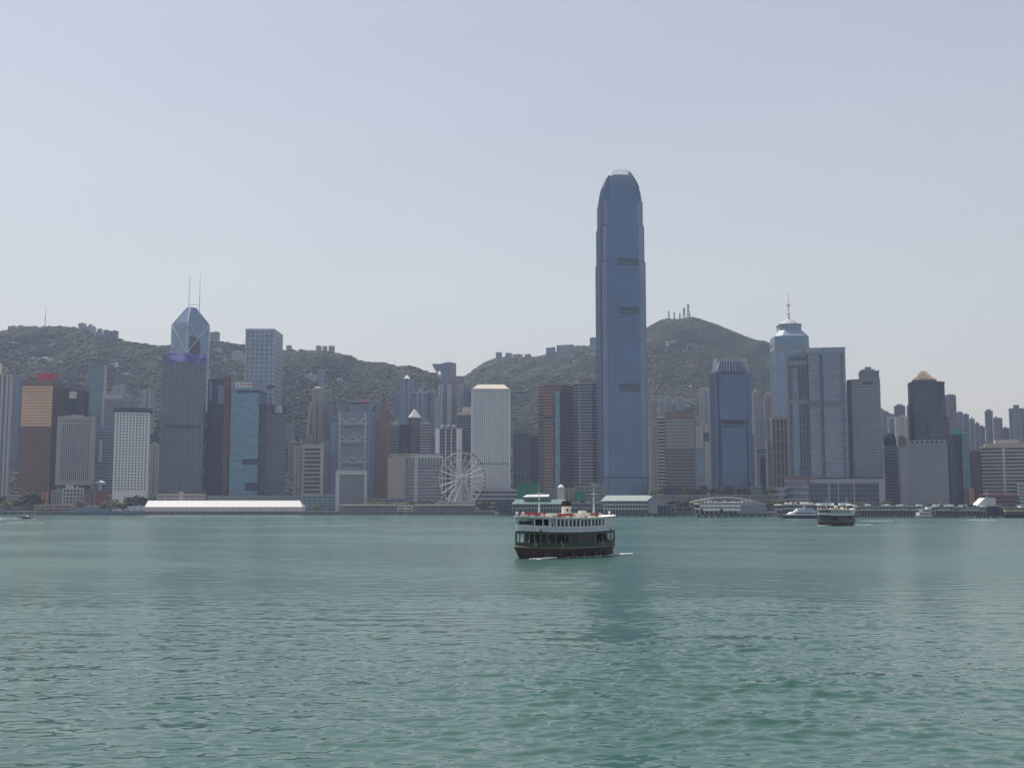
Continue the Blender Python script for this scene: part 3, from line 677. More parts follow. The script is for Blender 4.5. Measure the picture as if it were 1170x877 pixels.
r, w, d, h = T(AT, 'slim round-topped beige tower rising behind the stepped beige tower', AC, 357.5, 369, 444, 1700, 16, 'fins', G_WIN, C_BEIGE, lambda w, d: ngon(w, d, 14), clutter=False)
mb = MB(); mb.lathe([(w/2, h), (w/2 * .8, h + 2.2), (w/2 * .35, h + 3.2), (.4, h + 3.6)], 14); mb.build('dome', C_PALE, r)
r, w, d, h = T(AT, 'low tan block with a sloping lit wall at the foot of the stepped beige tower', AC, 349, 358, 497, 1640, 26, 'res', G_WIN, C_TAN, clutter=False)
mb = MB(); mb.hexa([(-w/2, -3, h), (-w/2 + 4, -3, h), (-w/2 + 4, 3, h), (-w/2, 3, h), (-w/2 + 5, -3, h + 48), (-w/2 + 9, -3, h + 48), (-w/2 + 9, 3, h + 48), (-w/2 + 5, 3, h + 48)]); mb.build('sloping_wall', C_BEIGE, r)
T(OT, 'plain blue-grey slab between the stepped beige tower and the trussed tower', OC, 371, 381, 458, 1690, 30, 'fine', G_GREY, C_BLUE)
T(OT, 'narrow dark grey slab right of the rounded banded tower', OC, 368, 377, 504, 1560, 30, 'smooth', G_GREY, C_MID)
# trussed tower
r, w, d, h = T(OT, 'grey steel tower with chevron trusses hung across its front', OC, 386, 421, 471, 1600, 36, (4.0, .9, .25, 6, .3, .2), glass((.20, .24, .30), .7, .22), C_BLUE, clutter=False)
mb = MB()
for py in (483, 503, 527, 549):
    z = loc(r, 1, py, 1600)[1]
    for sg in (-1, 1):
        mb.tube((sg * w/2 * .86, -d/2 - .9, z + 7), (sg * w/2 * .42, -d/2 - .9, z), .75, n=4); mb.tube((0, -d/2 - .9, z + 6), (sg * w/2 * .42, -d/2 - .9, z), .75, n=4)
    mb.box(-w/2 + .6, w/2 - .6, -d/2 - .85, -d/2 - .1, z - 1.6, z - .5)
for xx in (-w/2 * .86, w/2 * .86): mb.tube((xx, -d/2 - 1, 1), (xx, -d/2 - 1, h), .9, n=6)
mb.build('truss', C_BRACE, r)
mb = MB()
for py in (486, 507, 530): z = loc(r, 1, py, 1600)[1]; mb.box(-w/2 + 6, w/2 - 6, -d/2 - .5, -d/2, z - 2.5, z - .8)
mb.each('louvre', C_LOUV, r)
x0, z0 = loc(r, 399, 471, 1600); x1, z1 = loc(r, 421.5, 456.5, 1600)
mb = MB(); mb.box(x0, x1, -8, 10, h, z1 - 6); mb.box(x0 - 2, x1 + 1, -11, 11, z1 - 3.2, z1 - 1); mb.tube((x0 + 8, 0, z1 - 1), (x0 + 8, 0, z1 + 6), .3); mb.tube((x0, 0, z1 - 7), (x1, 0, z1 - 7), .5); mb.build('roof_deck', C_BLUE, r)
MB().box(x0 + 10, x1 - 1, -11.3, -10.9, z1 - 3.2, z1 + .6).build('roof_sign', solid((.42, .16, .26), .6, .1, name='pink_panel'), r)
mb = MB(); a0, a1 = loc(r, 421.5, 1, 1600)[0], loc(r, 430, 1, 1600)[0]
mb.box(w/2 + .02, w/2 + 4.4, -d/2 + 1, d/2, .02, loc(r, 1, 462, 1600)[1]); mb.box(w/2 + 4.6, w/2 + 9.6, -d/2 + 3, d/2, .02, loc(r, 1, 470, 1600)[1]); mb.build('service_tower', C_BLUE, r)
mb = MB(); mb.box(-w/2 - 9, -w/2 - .02, -d/2 + 2, d/2, .02, loc(r, 1, 481, 1600)[1]); mb.build('side_wing', C_BLUE, r)
mb = MB(); mb.box(-w/2 - 3, w/2 - 14, 0, d/2 - 1, h - 1, h + 14); mb.build('rear_bay', C_MID, r)

r, w, d, h = T('office_block', 'low pale-framed block with a small window grid, in front of the trussed tower', 'office block', 384.5, 419, 538, 1400, 26, (3.6, .5, .2, 3.6, .5, .3), G_GREY, C_GREY, clutter=False)
mb = MB(); mb.box(-w/2 - .8, w/2 + .8, -d/2 - 1.3, d/2, h - 4.2, h + .2); mb.box(-w/2 - .8, -w/2 + 3.8, -d/2 - 1.3, d/2, .02, h - 4.22); mb.box(w/2 - 2, w/2 + .8, -d/2 - 1.3, d/2, .02, h - 4.22); mb.build('pale_frame', C_PALE, r)
# red brown stepped tower
r, w, d, h = T(OT, 'red-brown stepped granite tower right of the trussed tower', OC, 433, 445, 470, 1600, 36, (3.9, 1.3, .3, 3.4, 1.0, .4), G_BRZ, solid((.20, .125, .12), .75, .12, name='red_granite'), clutter=False)
mb = MB(); z1 = loc(r, 1, 455, 1600)[1]; mb.box(-w/2 - 5.8, -w/2 - .02, -d/2 + 3, d/2, .02, loc(r, 1, 478, 1600)[1]); mb.box(-w/2 + 2, w/2 - 3, -d/2 + 4, d/2 - 4, h + .01, z1); mb.box(-w/2 + 4, w/2 - 6, -d/2 + 7, d/2 - 8, z1, z1 + 5); mb.build('setback_top', C_BROWN, r)
T(OT, 'dark brown slab on the right of the red-brown stepped tower', OC, 441.5, 447, 496, 1560, 30, 'fine', G_BRZ, C_BROWN, clutter=False)
T(OT, 'blue-green glass block with a pair of thin white aerials', OC, 446, 457, 487, 1660, 30, 'bands', G_GREEN, C_BLUE, clutter=False)
r = kids_ = [o for o in bpy.data.objects if o.get('label') == 'blue-green glass block with a pair of thin white aerials'][0]
mb = MB(); hh = Za(487, 1660) - r.location.z
for px in (451.5, 454.6): x = loc(r, px, 480, 1660)[0]; mb.tube((x, 0, hh), (x, 0, hh + 14), .35, .15)
mb.each('aerial', M_WHITE, r)
T(OT, 'black glass block left of the tower with a pale pyramid roof', OC, 456.5, 466, 486, 1650, 28, 'smooth', G_BLACK, C_DARK, clutter=False)
# pyramid roofed tower
r, w, d, h = T(OT, 'round olive-brown tower with a pale pyramid roof', OC, 466.5, 481, 477.5, 1650, 18, (3.9, 1.2, .3, 3.0, .8, .3), G_WIN, solid((.20, .185, .16), .8, .1, name='olive_stone'), lambda w, d: chamf(w, d, 5), clutter=False)
mb = MB(); zt = loc(r, 1, 467, 1650)[1]; mb.prism(chamf(w + 2, d + 2, 5), h + .01, h + 1.6); mb.prism(chamf(w + 1, d + 1, 4), h + 1.6, zt, chamf(2, 2, .6)); mb.tube((0, 0, zt), (0, 0, zt + 3), .2); mb.build('pyramid_roof', C_PALE, r)
T(OT, 'white banded tower right of the tower with a pale pyramid roof', OC, 480.5, 491.5, 484, 1620, 26, 'bands', G_WIN, C_PALE)
# big beige pair by the wheel
r, w, d, h = T('hotel', 'wide pale block with horizontal windows and a pilastered top floor left of the wheel', 'hotel', 463.5, 506, 521, 1450, 30, (4.2, 1.5, .5, 0, 0, 0), G_GREY, solid((.36, .36, .36), .8, .08, name='pale_band'), clutter=False, skinz=(.02, .8))
mb = MB(); mb.box(-w/2 - .7, w/2 + .7, -d/2 - 1.6, d/2, h - 2.2, h + .8)
for i in range(13): xx = -w/2 + .4 + (w - .8) * i / 12; mb.box(xx - .5, xx + .5, -d/2 - 1.3, -d/2, h * .8 + .5, h - 2.21)
mb.box(-w/2 + 10.8, -w/2 + 15.2, -d/2 - 1.5, -d/2, .03, h - 2.3); mb.box(w/2 - 1.2, w/2 + .69, -d/2 - 1.45, d/2, .03, h - 2.25); mb.box(-w/2 - .69, -w/2 + .8, -d/2 - 1.45, d/2, .03, h - 2.25); mb.build('pilaster', C_PALE, r)
mb = MB(); mb.box(-w/2 + 2, w/2 - 4, -d/2 + 6, d/2 - 4, h + .81, h + 3.6); mb.each('plant_room', C_MID, r)
r, w, d, h = T('hotel', 'plain beige-pink block adjoining the wide pilastered block on its left', 'hotel', 443.5, 463.3, 523, 1440, 30, (3.8, .5, .15, 5, 1.4, .5), C_PINK, solid((.33, .29, .27), .8, .1, name='dusty_stone'), clutter=True, hmax=3)
mb = MB(); mb.box(-w/2 + 3, w/2 + 8, -d/2 + 4, d/2 - 4, h + .01, h + 4.5); mb.box(-w/2 + 1, w/2 + 9, -d/2 + 2, d/2 - 3, h + 4.5, h + 5.3); mb.build('roof_storey', C_BEIGE, r)
# white fin block behind wheel
r, w, d, h = T('office_block', 'dark banded block with four tall white fins behind the wheel', 'office block', 498, 530, 490, 1520, 30, (4, 1.0, .3, 0, 0, 0), G_DARK, C_GREY, clutter=False)
mb = MB(); mb.box(-w/2 - .5, -w/2 + 5, -d/2 - 1.2, d/2, .02, h + .5); mb.box(w/2 - 9.5, w/2 - 2, -d/2 - 1.2, d/2, .02, h + .5)
for f in (.36, .56): mb.box(-w/2 + w*f - .6, -w/2 + w*f + .6, -d/2 - 1.2, -d/2, .02, h)
mb.each('white_fin', C_WHITE, r)
mb = MB()
for i, f in enumerate((.25, .45, .65)):
    c = -w/2 + w * f; mb.lathe([(3.6, h), (3.6, h + 3), (3.2, h + 5), (2, h + 6.6), (.3, h + 7.2)], 12, (c, 4))
mb.each('roof_dome', C_MID, r)
r, w, d, h = T(OT, 'dark gridded tower with a cream stepped roof left of the white round-window tower', OC, 521.5, 540, 474.5, 1560, 30, (3.9, .6, .3, 3.2, .5, .35), G_DARK, C_GREY, clutter=False)
mb = MB(); mb.box(-w/2 + 2, w/2 - 2, -d/2 + 3, d/2 - 4, h + .01, h + 5); mb.box(-w/2 + 8, w/2 - 1, -d/2 + 6, d/2 - 6, h + 5, h + 12); mb.build('roof_storey', C_CREAM, r)
# white round window tower
r, w, d, h = T(OT, 'tall white tower with round windows and a cream hipped roof, right of the wheel', OC, 538.7, 583, 445.5, 1440, 46, None, G_WIN, C_PALE, clutter=False)
cw = solid((.60, .61, .62), .6, .06, name='pale_aluminium')
mb = MB(); nc = 17; nf = 46; zlo = loc(r, 1, 559, 1440)[1]
cwid = (w - 3.4) / nc; fh = (h - zlo) / nf
for i in range(nc + 1): xx = -w/2 + 1.7 + cwid * i; mb.box(xx - .62, xx + .62, -d/2 - .4, -d/2 + .1, .03, h)
for sx2 in (-1, 1):
    mb.box(sx2 * (w/2 - .8) - .9, sx2 * (w/2 - .8) + .9, -d/2 - .5, d/2, .035, h)
    for i in range(nc + 1): yy = -d/2 + 1.7 + (d - 3.4) / nc * i; mb.box(sx2 * w/2 - .5, sx2 * w/2 + .5, yy - .65, yy + .65, .03, h)
for k in range(nf + 1): zz = zlo + fh * k; mb.box(-w/2 - .35, w/2 + .35, -d/2 - .35, d/2, zz - .75, min(zz + .75, h - .01))
mb.build('window_frame', cw, r)
mb = MB(); zz = loc(r, 1, 530, 1440)[1]
for i in range(nc): xx = -w/2 + 1.7 + cwid * (i + .5); mb.box(xx - .75, xx + .75, -d/2 - .45, -d/2, zz - 1.3, zz + 1.3)
mb.each('louvre', C_LOUV, r)
zt = loc(r, 1, 438.3, 1440)[1]
mb = MB(); mb.prism(rect(w + 1, d + 1), h + .01, h + 1.8); mb.prism(rect(w - 2, d - 2), h + 1.8, zt, rect(w * .68, d * .66)); mb.build('hipped_roof', C_CREAM, r)
r, w, d, h = T('podium_block', 'low white banded podium at the foot of the white round-window tower', 'podium', 540, 590, 560, 1415, 20, (4.6, 2.2, .8, 0, 0, 0), G_DARK, solid((.36, .36, .36), .8, .08, name='pale_band'), hmax=3)

# ------------------------------------------------------------------ centre
r, w, d, h = T(OT, 'dark tower ruled with thin white vertical lines, right of the round-window tower', OC, 586, 605, 495, 1520, 32, (13, .7, .4, 5.0, .6, .5), G_DARK, C_GREY, clutter=False)
T('office_block', 'dark plain block between the white-lined tower and the brown twin towers', 'office block', 604, 617, 500, 1580, 30, 'fine', G_DARK, C_DARK)
bandp = solid((.25, .20, .185), .7, .1, name='brown_granite'); bandl = solid((.36, .36, .37), .7, .1, name='silver_band')
r, w, d, h = T(OT, 'brown banded tower with a vertical strip of teal glass, left twin beside the tallest tower', OC, 615, 648, 440, 1450, 44, (3.9, 1.6, .35, 0, 0, 0), G_BRZ, bandp, lambda w, d: chamf(w, d, 7), clutter=False)
x0, x1 = loc(r, 632.4, 500, 1450)[0], loc(r, 641.5, 500, 1450)[0]
st = MB().prism([(x0, -d/2 - 1.5), (x0 + 2, -d/2 - 3.4), (x1 - 2, -d/2 - 3.4), (x1, -d/2 - 1.5), (x1, -d/2 + 2), (x0, -d/2 + 2)], .03, loc(r, 1, 446, 1450)[1]).build('teal_bay', G_TEAL, r)
mb = MB()
for k in range(46): zz = 3 + k * 3.9; (mb.box(x0 + 1.9, x1 - 1.9, -d/2 - 3.55, -d/2 - 3, zz, zz + .8) if zz < loc(r, 1, 447, 1450)[1] else 0)
mb.build('window_band', C_BLUE, st)
zq = loc(r, 1, 477, 1450)[1]; strip(r, 'louvre', C_LOUV, -w/2 + 7, x0 - .3, -d/2, zq - 1.5, zq + 1.5, .6)
mb = MB(); mb.box(-w/2 + 8, w/2 - 8, -d/2 + 6, d/2 - 8, h + .01, h + 3.4); mb.each('plant_room', bandp, r)
r, w, d, h = T(OT, 'dark ribbed wing standing between the two banded towers', OC, 647.5, 657, 441, 1470, 40, (3.9, 1.2, .3, 2.4, 1.0, .8), G_BLACK, C_BROWN, clutter=False)
r, w, d, h = T(OT, 'pale banded twin tower with a flat top, touching the left side of the tallest tower', OC, 655, 682, 438, 1455, 46, (3.9, 1.6, .4, 0, 0, 0), G_WIN, bandl, lambda w, d: chamf(w, d, 6), clutter=False)
mb = MB(); mb.box(-w/2 + 8, w/2 - 6, -d/2 + 8, d/2 - 8, h + .01, h + 5.5); mb.tube((3, 0, h + 5), (3, 0, h + 9), .3); mb.each('plant_room', bandp, r)
strip(r, 'blue_strip', G_BLUE, -w/2 + 6, -w/2 + 7.8, -d/2, 1, h - 2, .7)

# tallest tower
Y2 = 1400; r = root(OT, 'tallest tower, blue glass with set-backs and a crown of pale claws', OC, (Xa(713.6, 560, Y2), Y2 + 29, GZ), math.radians(3.5))
def zz2(py): return Za(py, Y2) - GZ
tiers = [(600, 297, 28.4, 9.0), (297, 256, 27.3, 8.6), (256, 228, 25.9, 8.2), (228, 223.5, 24.7, 7.9), (223.5, 219, 24.1, 7.7), (219, 215, 23.2, 7.4), (215, 211, 22.1, 7.1), (211, 207.5, 20.8, 6.7), (207.5, 204.5, 19.3, 6.3), (204.5, 202, 17.7, 5.8)]
G_IFC = glass((.095, .172, .31), .82, .16, .06, (1.5, 1.5, 4.2)); G_IFC_LIT = glass((.22, .28, .37), .7, .3, .06, (1.5, 1.5, 4.2))  # corner glass paler: light on the left facet put into its colour
body = MB(); frm = MB(); cor = MB(); zprev = 0.
for (pa, pb, a, c) in tiers:
    z0, z1 = zprev, Za(pb, Y2 + 29 - a) - GZ; zprev = z1 + .003
    body.prism(notch(2*a, 2*a, c), z0, z1)
    skin(frm, notch(2*a, 2*a, c), z0 + .01, z1, (4.2, .28, .12, 1.5, .2, .16))
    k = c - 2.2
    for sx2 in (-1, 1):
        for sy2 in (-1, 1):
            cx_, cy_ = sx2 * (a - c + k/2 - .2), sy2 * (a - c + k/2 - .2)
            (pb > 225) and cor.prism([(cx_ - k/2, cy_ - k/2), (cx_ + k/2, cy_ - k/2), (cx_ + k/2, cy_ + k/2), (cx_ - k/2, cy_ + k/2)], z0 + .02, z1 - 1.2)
body.build('facade', G_IFC, r); frm.build('window_frame', solid((.17, .225, .31), .5, .08, metal=.4, name='blue_mullion'), r); cor.build('corner_bay', G_IFC_LIT, r)
mb = MB(); mbf = MB()
for py0, py1 in ((302.5, 295.2), (358.6, 350.2), (447, 438.2)):
    za, zb = zz2(py0), zz2(py1); zm = za + (zb - za) * .32
    for lo, hi in ((za, zm - .6), (zm + .6, zb)): mb.box(-7.5, 18.2, -28.55, -27.6, lo, hi)
    for i in range(14): xx = -7.2 + 25 * i / 13; mbf.box(xx - .15, xx + .15, -28.8, -28.5, za, zb)
mb.each('louvre', C_LOUV, r); mbf.each('louvre_grille', C_MID, r)
mb = MB(); mb.box(-28.6, 28.6, -28.7, -27.6, zz2(546), zz2(544.6)); mb.build('base_band', C_LOUV, r)
mb = MB()
for i in range(20): xx = -24 + 48 * i / 19; mb.box(xx - .3, xx + .3, -28.6, -27.7, 2, zz2(547))
mb.build('base_column', C_BLUE, r)
mb = MB(); zc = zprev; zt = zz2(193.2)
for sd4 in range(4):
    R_ = Matrix.Rotation(sd4 * math.pi / 2, 3, 'Z')
    for i in range(9):
        s = -15.5 + 31 * i / 8
        edge = abs(s) / 15.5
        prof = [(s / 15.5 * hw_ * .74, -hw_ - .3, Za(py_ + 2.2 * edge ** 2, Y2 + 29 - hw_) - GZ) for py_, hw_ in ((211, 22.2), (205, 19.7), (200, 16.9), (196, 14.1), (193.2, 11.8))]
        for p, q in zip(prof[:-1], prof[1:]): mb.tube(R_ @ Vector(p), R_ @ Vector(q), .45, .4, 5)
mb.build('crown_claw', solid((.24, .27, .32), .5, .06, name='pale_metal'), r)
MB().prism(notch(30, 30, 5), zc + .01, Za(199.5, Y2 + 14) - GZ).build('crown_core', G_IFC, r)


# block right of tallest tower
r, w, d, h = T(OT, 'broad brown-grey banded block with a dark brown top right of the tallest tower', OC, 759.5, 793.5, 475, 1380, 36, (3.9, 1.7, .45, 0, 0, 0), glass((.10, .09, .085), .5, .3), solid((.19, .175, .17), .75, .08, name='taupe_band'), clutter=False, hmax=2)
mb = MB(); mb.box(-w/2 - .4, w/2 + .3, -d/2 - .6, d/2, h - 3.5, h + 4.4); mb.box(-4, 9, -d/2 + 8, d/2 - 8, h + 4.4, h + 7); mb.build('roof_band', C_BROWN, r)
mb = MB()
for k in range(9): zz = h - 6.5 - k * 3.9; mb.box(-w/2 + .2, w/2 - .5, -d/2 - .62, -d/2, zz, zz + 1.8)
mb.build('pale_band', C_GREY, r)
# its sunlit left face, put into pale and black bands on an added wing
r2, w, d, h = T('office_block', 'striped wing added as the sunlit left face of the broad brown-grey block', 'office block', 751, 759.4, 477, 1384, 30, (3.9, 1.5, .7, 0, 0, 0), G_BLACK, C_PALE, clutter=False)

# shorter sister tower
Y1 = 1480; r = root(OT, 'shorter blue glass tower with a flared crown of pale fins, in front of the peak', OC, (Xa(839.2, 520, Y1), Y1 + 23, GZ), 0)
def zz1(py): return Za(py, Y1) - GZ
a = 22.6; z1 = zz1(424)
G_IFC1 = glass((.092, .160, .29), .82, .16, .08, (1.5, 1.5, 4.2))
MB().prism(notch(2*a, 2*a, 5), 0, z1).build('facade', G_IFC1, r)
mb = MB(); skin(mb, notch(2*a, 2*a, 5), .02, z1, (4.2, .28, .12, 1.6, .22, .3)); mb.build('window_frame', solid((.15, .20, .28), .5, .08, metal=.4, name='blue_mullion'), r)
mb = MB()
for sx2 in (-1, 1):
    mb.box(sx2 * (a - 2.6) - 1.9, sx2 * (a - 2.6) + 1.9, -a + 1.2, a - 1.2, .03, zz1(486)) if False else None
    mb.box(sx2 * (a - 5.9) - .8, sx2 * (a - 5.9) + .8, -a - .5, -a + .2, zz1(560), zz1(487))
mb.box(-a + 9, a - 9, -a - .5, -a + .2, zz1(484.6), zz1(479.4)); mb.box(-a + 5.2, -a + 7.4, -a - .5, -a + .2, zz1(484.6), zz1(478)); mb.box(a - 7.4, a - 5.2, -a - .5, -a + .2, zz1(484.6), zz1(478))
mb.box(-a + 5.2, a - 5.2, -a - .5, -a + .2, zz1(487.4), zz1(486.2)); mb.box(-a + 7, a - 7, -a - .45, -a + .2, zz1(427.5), zz1(424.5))
mb.each('louvre', C_LOUV, r)
mb = MB(); mb.prism(rect(2*a - 8, 2*a - 8), z1 + .003, zz1(412), rect(2*a - 16, 2*a - 16)); mb.build('crown_core', G_IFC1, r)
mb = MB()
for sd4 in range(4):
    R_ = Matrix.Rotation(sd4 * math.pi / 2, 3, 'Z')
    for i in range(11):
        s = -19 + 38 * i / 10; edge = abs(s) / 19
        mb.tube(R_ @ Vector((s, -21.6, zz1(425))), R_ @ Vector((s * .80, -18.2, zz1(406.8 + 1.5 * edge))), .5, .4, 5)
mb.build('crown_fin', solid((.36, .37, .40), .5, .06, name='pale_metal'), r)

# pink framed block
r, w, d, h = T('office_block', 'pink stone block framing tall dark windows below the tower with a needle mast', 'office block', 880.5, 900, 477, 1500, 30, (15, 1.0, .5, 5.4, 1.6, .6), G_WIN, C_PINK, clutter=False)
mb = MB(); mb.box(-w/2 - .8, w/2 + .8, -d/2 - 1, d/2, h - 2.2, h + .8); mb.build('cornice', C_PINK, r)
T('office_block', 'lower pink stone wing stepping down on the left of the pink framed block', 'office block', 875.5, 880.4, 503, 1506, 26, (15, 1.0, .5, 4, 1.4, .6), G_WIN, C_PINK, clutter=False)

# needle mast tower
Y3 = 1800; r = root(OT, 'octagonal blue tower with stepped crown and tall needle mast', OC, (Xa(908.2, 450, Y3), Y3 + 28, GZ), 0)
def zz3(py): return Za(py, Y3) - GZ
a = 26.8; G_CEN = glass((.15, .235, .33), .82, .16, .15)
pl = chamf(2*a, 2*a, 10)
z1 = zz3(383); MB().prism(pl, 0, z1).build('facade', G_CEN, r)
mb = MB(); skin(mb, pl, .02, zz3(399), (4.2, 1.0, .25, 22, .8, .4)); mb.build('window_frame', solid((.26, .32, .40), .5, .08, metal=.3, name='silver_band'), r)
mb = MB(); [mb.edgebox(pl[i], pl[(i+1) % 8], zz3(398.5), zz3(394.5), .4) for i in range(8)]; mb.build('louvre', C_MID, r)
mb = MB(); mb.prism(pl, z1 + .003, zz3(375.5), chamf(36, 36, 7)); mb.prism(chamf(34, 34, 6), zz3(375.5), zz3(369.6)); mb.prism(chamf(36, 36, 6.5), zz3(369.6), zz3(368.2)); mb.build('stepped_roof', C_BLUE, r)
mb = MB(); mb.lathe([(15, zz3(368.1)), (9.5, zz3(363.8)), (3, zz3(361.8)), (1.2, zz3(358))], 12); mb.build('cap', C_PALE, r)
mb = MB(); mb.tube((0, 0, zz3(362)), (0, 0, zz3(346)), 1.3, 1.0); mb.tube((0, 0, zz3(346)), (0, 0, zz3(329)), .9, .25); mb.lathe([(1, zz3(356.2)), (3, zz3(355.6)), (3, zz3(354.2)), (1, zz3(353.6))], 10); mb.lathe([(1, zz3(347)), (3.2, zz3(346.2)), (3.2, zz3(343.6)), (1, zz3(343))], 10); mb.build('mast', M_STEELW, r)

# triple hotel slabs
bay = solid((.24, .28, .33), .55, .08, name='grey_blue_panel')
r, w, d, h = T('hotel_tower', 'blue-grey double slab with dark balcony notches, the tallest of the waterfront hotel group', 'hotel tower', 922, 965, 398, 1380, 30, (3.4, 1.15, .35, 0, 0, 0), G_BLUE, bay, clutter=False)
mb = MB()
for px in (938.3, 940.5, 963.6): x = loc(r, px, 470, 1380)[0]; mb.box(x - 1.0, x + .9, -d/2 - 1.1, -d/2, .03, h - 7)
mb.each('dark_slot', C_DARK, r)
mb = MB()
for k in range(52):
    zz = 6 + k * 3.4
    if zz < h - 9: [mb.box(loc(r, px, 470, 1380)[0] - 2.2, loc(r, px, 470, 1380)[0] + 2.2, -d/2 - 1.6, -d/2, zz, zz + 1.1) for px in (936.6, 961.8)]
mb.build('balcony_grille', C_BLUE, r)['kind'] = 'stuff'
strip(r, 'louvre', C_LOUV, -w/2 + 1, w/2 - 1, -d/2, loc(r, 1, 465, 1380)[1], loc(r, 1, 458, 1380)[1], 1.2) if False else None
mb = MB(); za, zb = loc(r, 1, 465, 1380)[1], loc(r, 1, 457.4, 1380)[1]
for a_, b_ in ((922.4, 937), (942.5, 961)): mb.box(loc(r, a_, 460, 1380)[0], loc(r, b_, 460, 1380)[0], -d/2 - .7, -d/2, za, zb)
mb.build('sky_garden', solid((.13, .15, .175), .7, .2, name='shaded_panel'), r)
mb = MB(); mb.box(-w/2 - .5, -w/2 + 17, -d/2 - .9, d/2, h - 5, h + .1); mb.box(-w/2 + 19.5, w/2 + .2, -d/2 - .9, d/2, h - 5, h + .7); mb.build('crown', bay, r)
r, w, d, h = T('hotel_tower', 'dark finned slab with a sloping top on the left of the waterfront hotel group', 'hotel tower', 898.5, 922, 408, 1392, 40, (6.8, .8, .3, 3.9, 1.3, .9), G_DARK, solid((.15, .165, .19), .6, .08, name='dark_grey_fin'), clutter=False)
mb = MB(); mb.hexa([(-w/2, -d/2, h + 1.3), (w/2, -d/2, h + 1.3), (w/2, d/2, h + 1.3), (-w/2, d/2, h + 1.3), (-w/2, -d/2, h + 1.9), (w/2, -d/2, h + 8), (w/2, d/2, h + 8), (-w/2, d/2, h + 1.9)]); mb.build('sloping_roof', C_MID, r)
mb = MB(); za, zb = loc(r, 1, 462, 1392)[1], loc(r, 1, 456, 1392)[1]; mb.box(-w/2 - .1, w/2 - .1, -d/2 - 1.2, -d/2, za, zb); za, zb = loc(r, 1, 417, 1392)[1], loc(r, 1, 412, 1392)[1]; mb.box(-w/2 - .1, w/2 - .1, -d/2 - 1.2, -d/2, za, zb); mb.build('louvre', C_MID, r)
strip(r, 'glass_strip', G_BLUE, *[loc(r, p, 500, 1392)[0] for p in (907, 913)], -d/2, 8, loc(r, 1, 420, 1392)[1], 1.05)
r, w, d, h = T('hotel_tower', 'plain grey slab with a fine window grid on the right of the waterfront hotel group', 'hotel tower', 971, 1005, 434, 1380, 36, (3.5, .9, .2, 3.0, .7, .25), glass((.15, .17, .19), .5, .3), solid((.25, .275, .295), .7, .06, name='matt_grey'), clutter=False)
mb = MB(); mb.box(-w/2 + 13, w/2 - 8, -d/2 - .6, -d/2, h - 5, h - 2.6); mb.each('louvre', C_LOUV, r)
mb = MB(); mb.box(-w/2 - 4.6, -w/2 - .02, -d/2 + 2, d/2, .02, h + 1); mb.build('side_wing', C_DARK, r)
r, w, d, h = T(AT, 'brown-grey block stepping up behind the plain grey slab', AC, 981, 1004, 424.5, 1500, 30, (3.5, 1.2, .2, 3.6, 1.2, .25), G_GREY, C_MID, clutter=False)
mb = MB(); mb.box(-w/2 + 2, w/2 - 5, -d/2 + 3, d/2 - 3, h + .01, h + 3.5); mb.box(-w/2 + 7, w/2 - 9, -d/2 + 6, d/2 - 6, h + 3.5, h + 7); mb.each('plant_room', C_MID, r)
# podium of the hotel group
r, w, d, h = T('podium_block', 'wide podium with a pale portal frame and dark glass under the hotel slabs', 'podium', 924, 1009.5, 548, 1345, 30, (5, .6, .2, 4.5, .3, .25), G_DARK, C_MID, clutter=False)
mb = MB(); mb.box(-w/2 - .5, w/2 + .5, -d/2 - 2.2, d/2, h - 3.6, h + .6)
for f0, f1 in ((.245, .268), (.375, .39), (.585, .60), (.925, 1.0)): mb.box(-w/2 + w*f0, -w/2 + w*f1, -d/2 - 2.0, d/2, .03, h - 3.61)
mb.build('portal_frame', C_GREY, r)
strip(r, 'louvre', C_LOUV, -w/2 + 3, w/2 - 2, -d/2 + 3, h + .61, h + 3, .2)
r, w, d, h = T('podium_block', 'curved grey podium with stepped terraces left of the portal-framed podium', 'podium', 897, 924, 549, 1350, 34, (7.5, 1.9, 1.0, 0, 0, 0), G_GREY, C_GREY, lambda w, d: bow(w, d, 5), clutter=False)
mb = MB(); mb.box(-w/2 + 2, w/2 + 1.2, -d/2 + 2, d/2 - 4, h + .01, h + 4.6); mb.box(-w/2 + 1, w/2 + 1.6, -d/2 + 1, d/2 - 3, h + 4.6, h + 5.6); mb.build('roof_storey', C_BROWN, r)
r, w, d, h = T('podium_block', 'low curved terrace block with planted steps in front of the pink framed block', 'podium', 878, 898, 558, 1352, 34, (6.2, 2.4, 1.2, 0, 0, 0), G_BLUE, C_GREY, lambda w, d: bow(w, d, 5), clutter=True, hmax=2.5)

# ------------------------------------------------------------------ right end
r, w, d, h = T(OT, 'dark tower with a gold diamond-patterned pyramid roof', OC, 1036.5, 1079, 437, 1400, 44, 'smooth', glass((.065, .08, .125), .65, .22), C_DARK, lambda w, d: chamf(w, d, 5), clutter=False)
x0, z0 = loc(r, 1042.5, 437, 1400); x1, _ = loc(r, 1071, 437, 1400); zt = loc(r, 1, 421.5, 1400)[1]; zm = loc(r, 1, 431, 1400)[1]
cxp = (x0 + x1) / 2; hw = (x1 - x0) / 2
pr = MB().prism([(cxp - hw, -hw), (cxp + hw, -hw), (cxp + hw, hw), (cxp - hw, hw)], h + .01, zm - 2, [(cxp - hw, -hw), (cxp + hw, -hw), (cxp + hw, hw), (cxp - hw, hw)]).prism([(cxp - hw, -hw), (cxp + hw, -hw), (cxp + hw, hw), (cxp - hw, hw)], zm - 2 + .01, zt, [(cxp - 2, -2), (cxp + 2, -2), (cxp + 2, 2), (cxp - 2, 2)]).build('pyramid_roof', solid((.10, .085, .075), .4, .1, metal=.3, name='bronze_roof'), r)
mb = MB()
